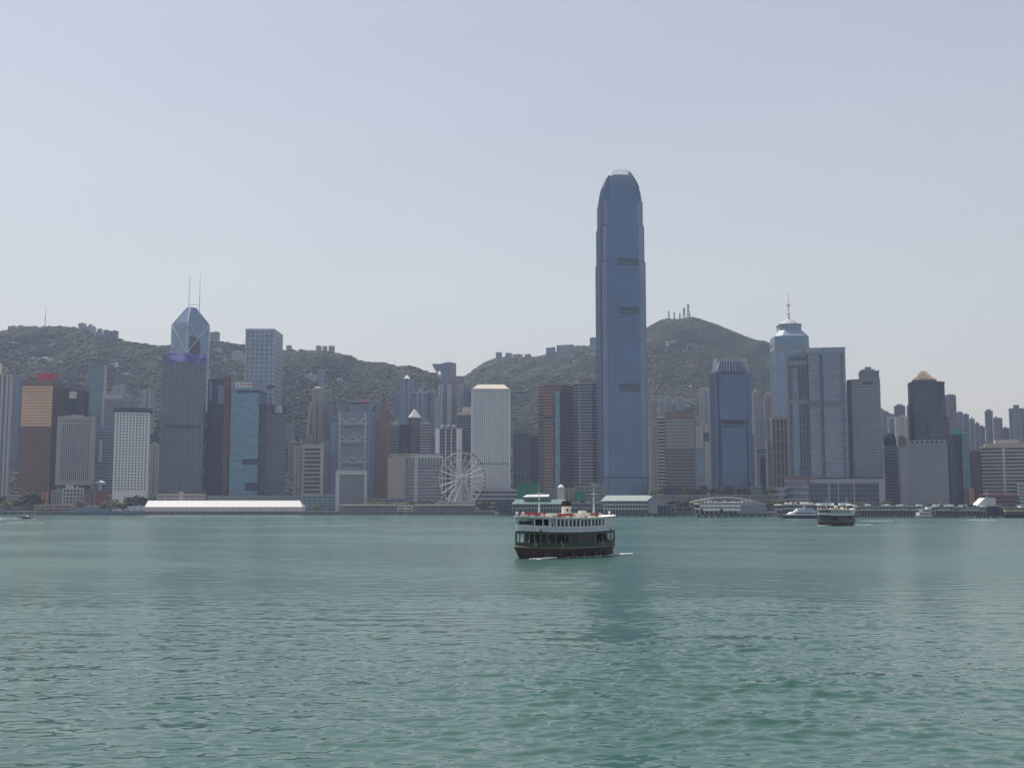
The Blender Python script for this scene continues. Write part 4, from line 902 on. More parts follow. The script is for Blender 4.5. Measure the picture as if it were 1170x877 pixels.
def pf(u, t): k = hw + (2 - hw) * t; return (cxp + u * k, -k - .25, zm - 2 + (zt - zm + 2) * t)
for j in range(3):
    o = .0 + j * .3
    for sg in (-1, 1): mb.tube(pf(0, .32 + j * .3), pf(sg * .95, o * .5), .5, n=4)
mb.build('gold_rib', C_GOLDR, pr)
mb = MB(); a0 = loc(r, 1053, 1, 1400)[0]; a1 = loc(r, 1061, 1, 1400)[0]; mb.box(a0, a1, -d/2 - .5, -d/2 + .3, loc(r, 1, 458, 1400)[1], h - 1); mb.build('recess', C_LOUV, r)
mb = MB(); mb.box(-w/2 - 2.2, -w/2 - .02, -d/2 + 4, d/2, .02, loc(r, 1, 461, 1400)[1]); mb.box(w/2 + .02, w/2 + 3.5, -d/2 + 4, d/2, .02, loc(r, 1, 476, 1400)[1]); mb.build('side_wing', C_DARK, r)
r, w, d, h = T(OT, 'dark lower tower with stepped pale corners, in front of the gold pyramid tower', OC, 1060, 1083, 481, 1380, 20, 'smooth', glass((.075, .09, .13), .6, .25), C_DARK, clutter=True, hmax=3)
r, w, d, h = T('terminal_block', 'broad blank grey-screened block below the gold pyramid tower', 'terminal', 1034, 1082, 507.5, 1330, 40, (60, 1, .2, 25, .4, .15), solid((.17, .175, .20), .6, .1, .03, name='grey_screen'), C_MID, clutter=False)
mb = MB()
for i in range(8): xx = -w/2 + 3 + (w - 6) * i / 7; mb.box(xx - 1.6, xx + 1.6, -d/2 + .5, -d/2 + 6, h + .01, h + 3.8)
mb.box(-w/2 + 1, w/2 - 1, -d/2 + 2, d/2 - 2, h + 3.81, h + 5.2); mb.build('roof_storey', C_MID, r)
mb = MB(); mb.box(-w/2 - 8.6, -w/2 - .02, -d/2 - .4, d/2, .02, h - 2); mb.build('side_wall', C_MID, r)
T('office_block', 'dark narrow slab on the right of the broad grey-screened block', 'office block', 1082.5, 1090, 497, 1350, 30, 'smooth', G_DARK, C_DARK, clutter=False)
r, w, d, h = T(OT, 'dark block with a domed black crown left of the broad grey-screened block', OC, 1009, 1025, 510, 1420, 26, (3.8, 1.5, .4, 0, 0, 0), G_DARK, C_MID, clutter=False)
mb = MB(); mb.lathe([(w/2 * .95, h), (w/2, h + 7), (w/2 * .9, h + 13), (w/2 * .6, h + 17), (1, h + 18.5)], 16); mb.build('dome', G_BLACK, r)
T(OT, 'thin dark green slab under a bright green rooftop sign', OC, 1088.5, 1096.5, 497, 1360, 26, 'smooth', glass((.02, .04, .045), .5, .25), C_DARK, clutter=False)
r = [o for o in bpy.data.objects if o.get('label') == 'thin dark green slab under a bright green rooftop sign'][0]
x0, z0 = loc(r, 1089.5, 496, 1360); x1, z1 = loc(r, 1102, 489.5, 1360)
mb = MB(); mb.box(x0, x0 + 8.5, -6, -5, z0, z1); mb.hexa([(x0 + 8.6, -6, z0 + .8), (x1, -6, z0 + 2.5), (x1, -5, z0 + 2.5), (x0 + 8.6, -5, z0 + .8), (x0 + 8.6, -6, z1), (x1, -6, z1 - 2.4), (x1, -5, z1 - 2.4), (x0 + 8.6, -5, z1)]); mb.build('roof_sign', solid((.02, .30, .12), .5, .15, name='green_panel'), r)
T(OT, 'pale teal glass slab beside the thin dark green slab', OC, 1096.8, 1107, 496, 1365, 26, 'fine', G_GREEN, C_BLUE)
T('office_block', 'narrow brown block between the pale teal slab and the beige banded block', 'office block', 1107.5, 1119, 517, 1370, 26, 'res', G_WIN, C_BROWN)
r, w, d, h = T('office_block', 'small orange-painted block at the foot of the narrow brown block', 'office block', 1107.8, 1112, 559, 1320, 4, 'res', G_WIN, C_ORANGE, clutter=False)
r, w, d, h = T('office_block', 'wide beige banded block with a stepped roof at the right edge', 'office block', 1119, 1178, 510.5, 1340, 40, (4.0, 1.75, .8, 0, 0, 0), G_WIN, solid((.40, .34, .29), .8, .1, name='beige_band'), lambda w, d: bow(w, d, 4), clutter=False)
mb = MB(); x = loc(r, 1147.5, 540, 1340)[0]; mb.box(x - 1.5, x + 1.5, -d/2 - 1.4, -d/2 + 3, .03, h + .4); mb.build('stair_strip', C_BEIGE, r)
mb = MB(); mb.box(-w/2 + 4, w/2 - 4, -d/2 + 6, d/2 - 4, h + .01, h + 4.5); mb.box(-w/2 + 15, w/2 - 12, -d/2 + 9, d/2 - 8, h + 4.5, h + 9); mb.build('roof_storey', C_BEIGE, r)
T('office_block', 'grey low block in front of the beige banded block at the right edge', 'office block', 1163, 1180, 553, 1300, 16, 'bands', G_GREY, C_GREY, clutter=False)
T('office_block', 'low dark red-striped block at the foot of the beige banded block', 'office block', 1120, 1162, 566, 1310, 14, (4, 1.2, .4, 0, 0, 0), G_BLACK, C_BRICK, clutter=False)

# ------------------------------------------------------------------ apartment towers on the slopes
GR = 'apartment towers on the slopes'
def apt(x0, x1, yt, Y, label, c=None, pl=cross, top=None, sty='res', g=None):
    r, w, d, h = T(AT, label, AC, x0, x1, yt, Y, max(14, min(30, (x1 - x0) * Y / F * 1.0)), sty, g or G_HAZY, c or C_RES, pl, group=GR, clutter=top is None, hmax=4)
    if top:
        t = top; MB().box(-w/2 * t[0], w/2 * t[0], -d/4, d/4, h + .01, h + t[1]).build('plant_room', c or C_RES, r)
    return r, w, d, h
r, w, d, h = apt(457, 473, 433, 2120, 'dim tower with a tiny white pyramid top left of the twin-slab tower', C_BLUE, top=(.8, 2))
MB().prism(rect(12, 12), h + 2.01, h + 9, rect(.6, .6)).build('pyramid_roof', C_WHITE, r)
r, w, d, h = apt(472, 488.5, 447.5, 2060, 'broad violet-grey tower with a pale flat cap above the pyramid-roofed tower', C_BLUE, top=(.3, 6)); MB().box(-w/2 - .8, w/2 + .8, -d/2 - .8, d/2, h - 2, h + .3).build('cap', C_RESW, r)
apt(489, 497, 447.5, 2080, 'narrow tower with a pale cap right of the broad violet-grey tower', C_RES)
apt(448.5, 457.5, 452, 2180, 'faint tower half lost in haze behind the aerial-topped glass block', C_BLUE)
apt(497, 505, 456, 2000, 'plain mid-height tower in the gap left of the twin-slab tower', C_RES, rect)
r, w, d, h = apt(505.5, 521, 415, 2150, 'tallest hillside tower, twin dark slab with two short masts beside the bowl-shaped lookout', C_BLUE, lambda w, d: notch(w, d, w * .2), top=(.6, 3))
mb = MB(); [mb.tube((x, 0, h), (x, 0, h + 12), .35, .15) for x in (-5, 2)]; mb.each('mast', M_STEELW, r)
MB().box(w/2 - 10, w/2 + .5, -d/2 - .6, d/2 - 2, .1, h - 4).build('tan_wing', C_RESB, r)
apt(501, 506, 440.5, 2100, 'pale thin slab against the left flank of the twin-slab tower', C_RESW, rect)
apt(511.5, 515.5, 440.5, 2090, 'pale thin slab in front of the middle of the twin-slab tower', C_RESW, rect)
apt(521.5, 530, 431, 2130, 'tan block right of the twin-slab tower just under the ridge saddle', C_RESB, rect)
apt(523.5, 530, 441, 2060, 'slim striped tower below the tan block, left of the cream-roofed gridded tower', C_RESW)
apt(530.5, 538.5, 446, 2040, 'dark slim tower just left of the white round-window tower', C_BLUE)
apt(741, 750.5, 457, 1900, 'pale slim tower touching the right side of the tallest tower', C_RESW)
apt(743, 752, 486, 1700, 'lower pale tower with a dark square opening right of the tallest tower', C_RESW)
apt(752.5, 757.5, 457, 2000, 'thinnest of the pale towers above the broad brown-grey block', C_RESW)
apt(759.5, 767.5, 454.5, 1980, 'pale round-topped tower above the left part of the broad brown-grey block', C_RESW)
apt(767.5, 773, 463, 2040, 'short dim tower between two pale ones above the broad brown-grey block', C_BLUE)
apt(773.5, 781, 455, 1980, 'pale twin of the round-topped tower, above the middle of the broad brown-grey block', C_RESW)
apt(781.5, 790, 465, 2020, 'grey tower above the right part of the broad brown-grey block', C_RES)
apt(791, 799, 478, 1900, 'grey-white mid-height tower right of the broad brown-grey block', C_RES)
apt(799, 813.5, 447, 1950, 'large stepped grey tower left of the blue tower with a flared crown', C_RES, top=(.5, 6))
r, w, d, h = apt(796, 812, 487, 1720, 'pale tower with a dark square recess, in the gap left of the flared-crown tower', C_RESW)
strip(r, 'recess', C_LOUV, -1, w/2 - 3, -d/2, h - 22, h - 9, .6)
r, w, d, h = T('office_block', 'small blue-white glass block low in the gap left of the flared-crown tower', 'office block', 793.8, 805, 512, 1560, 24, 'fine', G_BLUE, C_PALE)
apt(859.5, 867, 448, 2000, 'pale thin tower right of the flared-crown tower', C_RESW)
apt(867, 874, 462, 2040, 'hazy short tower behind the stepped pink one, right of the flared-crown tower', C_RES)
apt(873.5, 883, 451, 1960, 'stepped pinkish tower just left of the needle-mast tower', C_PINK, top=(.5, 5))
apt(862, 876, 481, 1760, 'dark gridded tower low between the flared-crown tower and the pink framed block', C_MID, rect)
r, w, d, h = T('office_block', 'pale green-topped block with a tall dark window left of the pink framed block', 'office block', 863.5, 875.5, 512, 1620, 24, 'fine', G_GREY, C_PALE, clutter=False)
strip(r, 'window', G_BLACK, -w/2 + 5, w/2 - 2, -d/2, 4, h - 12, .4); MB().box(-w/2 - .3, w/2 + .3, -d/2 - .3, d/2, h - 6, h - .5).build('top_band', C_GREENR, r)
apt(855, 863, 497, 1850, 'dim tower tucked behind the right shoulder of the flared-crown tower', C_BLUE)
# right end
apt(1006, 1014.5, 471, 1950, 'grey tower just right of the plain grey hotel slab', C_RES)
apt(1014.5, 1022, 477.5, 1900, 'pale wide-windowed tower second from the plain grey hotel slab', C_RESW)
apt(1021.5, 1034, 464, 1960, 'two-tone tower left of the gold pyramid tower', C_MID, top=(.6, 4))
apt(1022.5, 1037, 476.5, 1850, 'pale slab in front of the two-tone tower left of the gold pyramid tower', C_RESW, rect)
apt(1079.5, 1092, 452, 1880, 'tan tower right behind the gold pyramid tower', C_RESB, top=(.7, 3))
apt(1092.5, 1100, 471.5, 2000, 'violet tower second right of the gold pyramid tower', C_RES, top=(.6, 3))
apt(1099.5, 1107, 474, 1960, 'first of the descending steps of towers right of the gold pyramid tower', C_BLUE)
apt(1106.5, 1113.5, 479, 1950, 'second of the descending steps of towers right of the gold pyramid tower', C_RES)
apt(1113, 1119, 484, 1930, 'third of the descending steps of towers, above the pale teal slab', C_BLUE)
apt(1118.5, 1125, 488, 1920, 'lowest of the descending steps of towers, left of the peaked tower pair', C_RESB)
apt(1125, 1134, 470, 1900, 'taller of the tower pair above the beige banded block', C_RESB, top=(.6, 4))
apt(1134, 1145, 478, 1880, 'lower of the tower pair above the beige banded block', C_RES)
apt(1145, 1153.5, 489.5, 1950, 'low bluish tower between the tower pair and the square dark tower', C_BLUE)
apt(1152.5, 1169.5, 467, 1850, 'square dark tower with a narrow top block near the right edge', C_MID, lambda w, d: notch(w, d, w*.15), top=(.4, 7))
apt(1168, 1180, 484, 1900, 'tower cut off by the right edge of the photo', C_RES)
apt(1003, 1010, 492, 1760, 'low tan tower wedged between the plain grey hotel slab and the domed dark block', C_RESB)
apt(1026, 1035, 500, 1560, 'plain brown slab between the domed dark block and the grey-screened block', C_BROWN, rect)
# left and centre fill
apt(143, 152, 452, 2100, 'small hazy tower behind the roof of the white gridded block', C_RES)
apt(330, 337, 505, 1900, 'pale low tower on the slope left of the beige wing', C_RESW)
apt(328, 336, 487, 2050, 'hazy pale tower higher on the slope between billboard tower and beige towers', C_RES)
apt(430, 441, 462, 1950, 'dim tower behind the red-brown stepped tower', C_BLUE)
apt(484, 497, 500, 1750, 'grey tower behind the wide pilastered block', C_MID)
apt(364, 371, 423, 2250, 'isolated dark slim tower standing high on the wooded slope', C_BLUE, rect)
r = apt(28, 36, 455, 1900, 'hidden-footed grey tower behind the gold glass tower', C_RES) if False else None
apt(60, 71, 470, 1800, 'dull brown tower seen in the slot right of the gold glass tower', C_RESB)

# ------------------------------------------------------------------ houses on the hillside and ridge
def house(px0, px1, pyt, pyb, label, mat, roof=True, Yfix=None):
    pm = (px0 + px1) / 2; q = hit(pm, pyb)
    if q is None:
        Yh = Yfix or (3048. if pm > 535 else 2648.); zb = h1(Xa(pm, pyb, Yh), Yh)
    else: Yh = q[1]; zb = q[2]
    zt = Za(pyt, Yh); X0, X1 = Xa(px0, pyt, Yh), Xa(px1, pyt, Yh); w = X1 - X0
    zb = min(zb, zt - 4) - 4
    rr = root('hillside_house', label, 'house', ((X0 + X1)/2, Yh, zb), 0, 'houses on the wooded slopes')
    hh = zt - zb; d = max(8, min(16, w * .6)); rg = random.Random(zlib.crc32(label.encode()))
    MB().box(-w/2, w/2, 0, d, 0, hh).build('wall', mat, rr)
    mb = MB(); n = max(1, int(hh / 4))
    for k in range(n):
        zc = hh - 2.2 - k * 3.6
        if zc > 3: mb.box(-w/2 + .8, w/2 - .8, -.12, .1, zc - .7, zc + .7)
    if mb.v: mb.build('window', G_WIN, rr)
    mb = MB(); mb.box(-w/2 - .4, w/2 + .4, -.4, d + .4, hh + .01, hh + .7); k = rg.uniform(-.3, .2); mb.box(w*k, w*k + w*.25, d*.3, d*.7, hh + .7, hh + 3); mb.build('roof', mat, rr)
    return rr
HL = [(9,17.5,372.8,376.5,'grey villa at the left end of the ridge',C_RES),(20,26,372.2,375.5,'small second villa along the ridge left of the lone mast',C_RES),(27,42,373,376,'low long villa row on the ridge just left of the lone mast',C_RES),
(89.5,97,369.5,376,'tallest flats of the ridge estate right of the lone mast',C_RESW),(97,100.5,373.3,380,'small grey flats second in the ridge estate',C_RES),(101,105,371.2,381,'white slim flats in the middle of the ridge estate',C_RESW),(105,108.5,373.5,384,'lower white flats behind the middle of the ridge estate',C_RESW),(111,116,376,385,'grey flats fourth in the ridge estate',C_RES),(118,124,377.3,387,'dark flats fifth in the ridge estate',C_BLUE),(125,134,378.3,388,'broad bluish flats at the right end of the ridge estate',C_BLUE),
(43,60,408.8,412,'long white terrace on the slope above the gold tower',C_WHITE),(10,20,391,394.5,'pale house low on the slope at the far left',C_RESW),(32,39,409,412,'small white house left of the long white terrace',C_RESW),(66,72,413,416,'pale house right of the long white terrace',C_RESW),(55,61,393.5,397,'pale house half way up the slope below the lone mast',C_RESW),(125,134,415.5,418,'white flat-roofed house above the teal glass tower',C_WHITE),(133,150,426.8,428.5,'cream retaining terrace above the white gridded block',C_CREAM),(88,92,380,382.5,'tiny house just under the ridge estate',C_RESW),
(240,250,379.5,388.5,'grey flats on the ridge just right of the faceted tower',C_RES),(242,252,399,403,'pale terrace on the slope right of the faceted tower',C_RESW),(253,259,411,414.5,'white house on the slope left of the tall flat-topped tower',C_RESW),(265,276,401.5,413,'broad white flats on the slope left of the tall flat-topped tower',C_RESW),(275,281,406,418,'hazy white flats touching the tall flat-topped tower on its left',C_RESW),(262,270,425,429,'tan house above the teal tower',C_RES),
(327,333,395,398.5,'grey house on the ridge right of the tall flat-topped tower',C_RES),(361,367,395.3,400,'first of three flats on the central ridge',C_RES),(368.5,373.5,395.8,401,'second of three flats on the central ridge',C_RES),(375.5,382,395.5,402,'last and broadest of three flats on the central ridge',C_RES),
(348,361,428,435,'large pale house among trees in the middle of the slope',C_RESW),(381,391,432.5,436,'white house among trees above the trussed tower',C_RESW),(440,448,436.5,439,'thin pale terrace on the slope above the red-brown stepped tower',C_RES),(484,491,427.5,431.5,'tan house on the slope left of the bowl-shaped lookout',C_RESB),(499,505,429,434,'pale block under the bowl-shaped lookout',C_RESW),
(566.5,573.5,402.8,409,'first hip-roofed villa on the ridge right of the saddle',C_BLUE),(577.5,585,403.5,409,'second hip-roofed villa on the ridge right of the saddle',C_BLUE),(585.5,597,405,409,'low terrace of houses on the ridge between two villas',C_RES),(599.5,607,405,409.5,'last villa of the row on the ridge right of the saddle',C_BLUE),(624,634.5,397.3,408,'square dark apartment block on the ridge left of the tallest tower',C_BLUE),(636,647,394.5,404,'wide flats on the ridge beside the square dark block',C_RES),(647,656,394,400,'pale-windowed flats on the ridge, right of the wide flats',C_RES),(674,682,386,397,'tall flats on the ridge touching the tallest tower',C_BLUE),(668,681,404,406.5,'white terrace on the slope just left of the tallest tower',C_RESW),(576.5,580,424,428,'tiny white house on the slope above the round-window tower',C_RESW),(570,585,427,433,'tan flats on the slope above the round-window tower',C_RES),(652,660,405.5,408,'thin grey terrace below the flats on the ridge',C_RES),
(762,773,389.8,394,'pale rock-terrace house below the antenna summit',C_RES),(786,792,393,397,'small tan house below the antenna summit on the right',C_RESB),(788,790.5,441,443.5,'tiny white house low on the peak slope',C_WHITE)]
for a in HL: house(*a)

# masts on the ridge and summit
def mast(px, pyt, pyb, Y, label, kind):
    x = Xa(px, pyb, Y); zb = h1(x, Y); zt = Za(pyt, Y)
    rr = root('radio_mast', label, 'mast', (x, Y, zb), 0, 'antenna masts on the hill tops'); hh = zt - zb
    mb = MB()
    if kind == 'needle':
        mb.tube((0, 0, -1), (0, 0, hh * .45), 1.3, .9); mb.tube((0, 0, hh * .45), (0, 0, hh), .7, .4); mb.build('pole', M_STEELW, rr)
        MB().box(-1.6, 1.6, -1.6, 1.6, hh * .4, hh * .44).build('platform', C_GREY, rr)
    else:
        k = 3.2 if kind == 'big' else 1.9
        for sx2, sy2 in ((-1, -1), (1, -1), (1, 1), (-1, 1)): mb.tube((sx2 * k, sy2 * k, -3), (sx2 * k * .5, sy2 * k * .5, hh * .9), .5, .4, 4)
        n = 5
        for i in range(n):
            z0, z1 = hh * .9 * i / n, hh * .9 * (i + 1) / n; s0, s1 = k * (1 - .5 * i / n), k * (1 - .5 * (i + 1) / n)
            for y in (-1, 1): mb.tube((-s0, y * s0, z0), (s1, y * s1, z1), .3, n=4); mb.tube((s0, y * s0, z0), (-s1, y * s1, z1), .3, n=4); mb.tube((-s1, y * s1, z1), (s1, y * s1, z1), .35, n=4)
        mb.tube((0, 0, hh * .9), (0, 0, hh), .35, .2); mb.build('lattice', C_GREY, rr)
        mb = MB()
        for zf in (.55, .75, .9): mb.box(-k * .9, k * .9, -k * .9, k * .9, hh * zf - 1.6, hh * zf + 1.6)
        mb.build('dish_panel', C_GREY, rr)
mast(51.5, 352, 371, 2648, 'lone tall needle mast on the left ridge', 'needle')
mast(764.2, 355, 363, 3045, 'squat lattice mast at the left end of the summit', 'small'); mast(770.4, 356.5, 364, 3045, 'short lattice mast second from the left on the summit', 'small'); mast(776.8, 357.5, 363.5, 3045, 'smallest lattice mast in the middle of the summit', 'small')
mast(781.6, 351.5, 363, 3046, 'broad lattice mast left of the tallest summit mast', 'big'); mast(786.4, 347, 362, 3046, 'tallest pointed lattice mast on the summit', 'big'); mast(788, 357.5, 361.5, 3046, 'stubby mast at the right end of the summit', 'small')

# bowl-shaped lookout in the saddle
Yp = 2640; q = P(502, 424, Yp); r = root('lookout_building', 'bowl-shaped lookout building on the saddle of the ridge', 'lookout', (q.x, Yp, h1(q.x, Yp) - 2))
zt = Za(416, Yp) - r.location.z; zm = Za(422, Yp) - r.location.z
def arcp(w, d): return [(w/2 * math.cos(t), d/2 * math.sin(t)) for t in np.linspace(0, 2*math.pi, 20, endpoint=False)]
MB().prism(arcp(18, 14), zm - 3, zt - 1, arcp(33, 20)).prism(arcp(34, 21), zt - .99, zt).build('bowl', C_MID, r)
MB().box(-7, -3, -4, 4, 0, zm - 2.9).box(3, 7, -4, 4, 0, zm - 2.9).build('leg', C_RES, r)

# ------------------------------------------------------------------ trees
BARK = solid((.09, .065, .045), .9, .2, 1., name='bark')
def make_crown(rs, hh, cr, squash=.75, n=150):
    lobes = [(rs.uniform(-.55, .55) * cr, rs.uniform(-.55, .55) * cr, hh - cr * squash + rs.uniform(-.45, .45) * cr * squash, cr * rs.uniform(.45, .7)) for _ in range(7)]
    c = []
    for i in range(n):
        l = lobes[rs.randint(len(lobes))]; v = rs.normal(size=3); v /= np.linalg.norm(v); t = rs.uniform(.55, 1.08)
        c.append((l[0] + v[0] * l[3] * t, l[1] + v[1] * l[3] * t, l[2] + v[2] * l[3] * t * squash))
    return blobs(np.array(c), rs.uniform(.35, .85, n) * max(.6, cr / 4.5), rs, .6, .5)
FOL = [foliage_mat('foliage', (.030, .045, .018), (.095, .11, .04)), foliage_mat('dry_foliage', (.09, .085, .03), (.24, .21, .08)), foliage_mat('bright_foliage', (.08, .11, .025), (.28, .31, .08))]
def tree(px, Y, hh, cr, label, kind=0, z=None, group='trees along the waterfront'):
    x = Xa(px, 583, Y); rs = np.random.RandomState(int(px * 10) % 9973 + int(Y))
    zb = GZ if z is None else z
    r = root('broadleaf_tree', label, 'tree', (x, Y, zb), rs.uniform(0, 6.28), group)
    mb = MB(); mb.tube((0, 0, -.1), (.1, .05, hh * .5), .35, .2)
    for i in range(5):
        t = rs.uniform(0, 6.28); mb.tube((.1, .05, hh * (.3 + .04 * i)), (cr * .55 * math.cos(t), cr * .55 * math.sin(t), hh * rs.uniform(.55, .8)), .16, .06, 5)
    mb.build('trunk', BARK, r)
    V, Fc = make_crown(rs, hh, cr)
    o = np_mesh('crown', V, Fc, FOL[kind], np.repeat(rs.uniform(0, 1, len(V) // 12), 12)); o.parent = r
TL = [(2,1372,11,5,'dark round tree at the far left of the waterfront',0),(9,1365,9,5,'olive tree second from the left on the waterfront',1),(15,1370,10,5,'low olive tree left of the tall dark waterfront trees',1),(24,1362,9,5,'bushy dark tree under the left flank of the gold tower',0),(31,1372,13,6,'tall dark tree in front of the gold tower',0),(37,1366,14,6.5,'tallest dark tree in front of the gold tower',0),(43,1372,11,5,'dark tree left of the orange gatehouse',0),
(91,1362,9,4.6,'dry golden tree in front of the framed block',1),(96,1368,7,4,'small dry tree right of the golden one',1),(118,1365,8,4.5,'faded olive tree behind the grey warship',1),(127,1370,10,5,'light green tree left of the white gridded block',2),(133,1364,8,5,'yellow-green tree at the left foot of the white gridded block',1),(139,1366,7,4.5,'olive bush at the foot of the white gridded block',1),(146,1372,9,5,'dark bush at the middle foot of the white gridded block',0),(154,1366,11,6,'dark tree at the right foot of the white gridded block',0),(161,1370,11,6,'dark tree left of the end of the white tent',0),(168,1376,9,5,'small dark tree touching the end of the white tent',0),
(424,1376,8,5,'olive tree right of the pale-framed low block',1),(430,1372,9,5,'larger olive tree behind the promenade shelter',1),(436,1376,8,4,'small olive tree before the beige-pink block',1),(452,1372,7,4,'green tree in the gap between the two shelters',2),(458,1374,8,5,'broad olive tree in the gap between the two shelters',1),(465,1376,8,5,'reddish dry tree behind the second shelter',1),(473,1378,7,4,'tree beside the left foot of the wheel',0),(484,1380,7,4,'low tree behind the wheel legs',0),(491,1382,7,4,'dark tree under the rim of the wheel',0),(553,1350,8,4.5,'round dark tree right of the wheel',0),(558,1354,7,3.6,'smaller dark tree right of the wheel',0),(361,1380,6,3.6,'small green tree beyond the end of the white tent',2)]
TL += [(771,1240,9,4.5,'dark tree right of the open arcade pier',0),(778,1236,8,4,'low dark tree between the arcade and the arched-roof pier',0),(785,1240,9,4.5,'round dark tree left of the arched-roof pier',0),(792,1232,8,4.5,'olive tree touching the left of the arched-roof pier',1),(878,1215,8,4.5,'dark tree right of the arched-roof pier',0),(884,1212,9,4.5,'olive tree second from the arched-roof pier',1),(890,1210,8,4,'bushy tree left of the catamaran pier',0),(984,1192,8,4,'olive tree below the portal-framed podium',1),(991,1190,7,4,'dark tree below the right of the portal-framed podium',0),(1015,1188,7,4,'dark tree below the domed dark block',0),(1063,1182,6,3.6,'dark tree below the grey-screened block',0),(1072,1180,6,3.6,'low tree at the right foot of the grey-screened block',0),(568,1300,7,3.6,'dark tree below the footbridge hall',0),(546,1352,7,3.6,'small dark bush at the right foot of the wheel',0)]
for a in TL: tree(a[0], a[1], a[2] * (1.75 if a[5] == 0 else 1.5), a[3] * (1.5 if a[5] == 0 else 1.35), *a[4:])
for i, (px, Y, hh, cr, lb, k) in enumerate([(104,1560,20,9,'yellow-green hillside tree left of the white gridded block',2),(112,1570,24,11,'large lit tree behind the left side of the white gridded block',2),(120,1560,22,10,'bright tree between framed block and white gridded block',2),(127,1565,19,9,'dark lower tree beside the white gridded block',0),(176,1560,22,9,'bright tree right of the white gridded block',2),(183,1570,18,8,'dark tree between white gridded block and screen tower',0),(100,1500,14,7,'dark tree by the white dome below the framed block',0)]):
    tree(px, Y, hh, cr, lb, k, group='park trees')
gl = [(746,1330),(752,1325),(758,1332),(783,1322),(788,1330),(794,1325),(800,1332),(806,1325),(813,1330),(820,1322),(827,1330),(846,1325),(852,1330),(858,1325),(866,1332),(873,1328),(880,1320)]
gln = ['golden bush','bright bush','dry bush','round golden bush','bright broad bush','tall pale bush','golden bush','low bright bush','olive bush','dry bush','bright bush before the flared-crown tower','round dry bush','small pale bush','bright bush','dense olive bush','dry bush','bright bush']
for i, (px, Y) in enumerate(gl):
    tree(px, Y, 7.5 + (i * 37 % 5) * .9, 5.2, gln[i] + ' on the roof garden, %s from the tallest tower' % ('first second third fourth fifth sixth seventh eighth ninth tenth eleventh twelfth thirteenth fourteenth fifteenth sixteenth seventeenth'.split()[i]), 1 if i % 3 else 2, z=Za(566.2, Y), group='roof garden trees')
r, w, d, h = T('mall_podium', 'long low mall with a planted roof garden right of the tallest tower', 'podium', 744, 884, 566, 1312, 40, (4.5, 1.0, .4, 9, .8, .5), G_GREY, solid((.20, .195, .19), .8, .1, name='taupe_wall'), clutter=False)
for i, (a, b, t) in enumerate(((758, 779, 557), (799, 808, 555.5), (828, 838, 555.5), (858, 870, 556))):
    T('roof_pavilion', ['large dark glass pavilion on the roof garden', 'small black cube pavilion on the roof garden left of the flared-crown tower', 'black cube pavilion before the flared-crown tower', 'pale glass pavilion at the right end of the roof garden'][i], 'pavilion', a, b, t, 1318, 12, 'fine', G_BLACK if i < 3 else G_GREEN, C_DARK if i < 3 else C_GREY, yb=566.1, clutter=False)

# ------------------------------------------------------------------ low waterfront buildings on the left
L = 'low_building'
T(L, 'grey shed row at the far left of the waterfront', 'shed', -4, 24, 566, 1420, 14, 'bands', G_GREY, C_GREY, clutter=False)
T(L, 'orange gatehouse right of the tall dark waterfront trees', 'gatehouse', 47, 55.5, 563, 1400, 10, 'res', G_WIN, C_ORANGE, clutter=False)
T(L, 'grey flat block with tall windows below the framed block', 'barracks', 59, 72, 561, 1400, 12, (4, .6, .2, 3, .8, .3), G_GREY, C_GREY)
T(L, 'white-framed three storey block below the framed block', 'barracks', 72, 96, 558.5, 1404, 12, (4.2, 1.3, .4, 4.2, 1.3, .5), G_WIN, C_PALE)
T(L, 'dark brick block below the dark teal block', 'barracks', 97, 110, 563, 1404, 12, 'res', G_BLACK, C_BROWN)
T(L, 'red brick block left of the white gridded block', 'barracks', 109, 124, 561, 1410, 12, 'res', G_WIN, C_BRICK, clutter=False)
r = root('dome', 'small white dome among trees below the framed block', 'dome', (Xa(114, 551, 1480), 1480, GZ)); hh = Za(550, 1480) - GZ
MB().lathe([(3, 0), (3, hh - 3), (7.5, hh - 2.6), (6.5, hh - .6), (3, hh + 1), (.3, hh + 1.4)], 16).build('shell', C_WHITE, r)
T(L, 'low pale pavilion at the waterfront below the orange gatehouse', 'pavilion', 40, 52, 578, 1362, 8, 'bands', G_BLACK, C_BEIGE, clutter=False)
T(L, 'long flat-roofed pier office left of the grey warship', 'pavilion', 52, 82, 577, 1364, 8, 'sash', G_BLACK, C_TAN, clutter=False)
T(L, 'long low terrace wall behind the grey warship', 'terrace', 82, 128, 578.3, 1366, 6, 'bands', G_GREY, C_BEIGE, clutter=False)
T(L, 'long grey shed under the dark bank towers', 'shed', 238, 345, 567, 1420, 12, 'bands', G_GREY, C_MID, hmax=2)
T(L, 'flat grey hall with glass front right of the white tent', 'hall', 345, 386, 566, 1400, 14, 'curtain', G_GREEN, C_GREY, clutter=False)
T(L, 'low dark hall behind the first shelter', 'hall', 420, 463, 570, 1396, 10, 'sash', G_DARK, C_MID, clutter=False)
T(L, 'low grey kiosk range beneath the wheel', 'kiosks', 500, 540, 573.5, 1352, 6, 'sash', G_GREY, C_GREY, clutter=False)

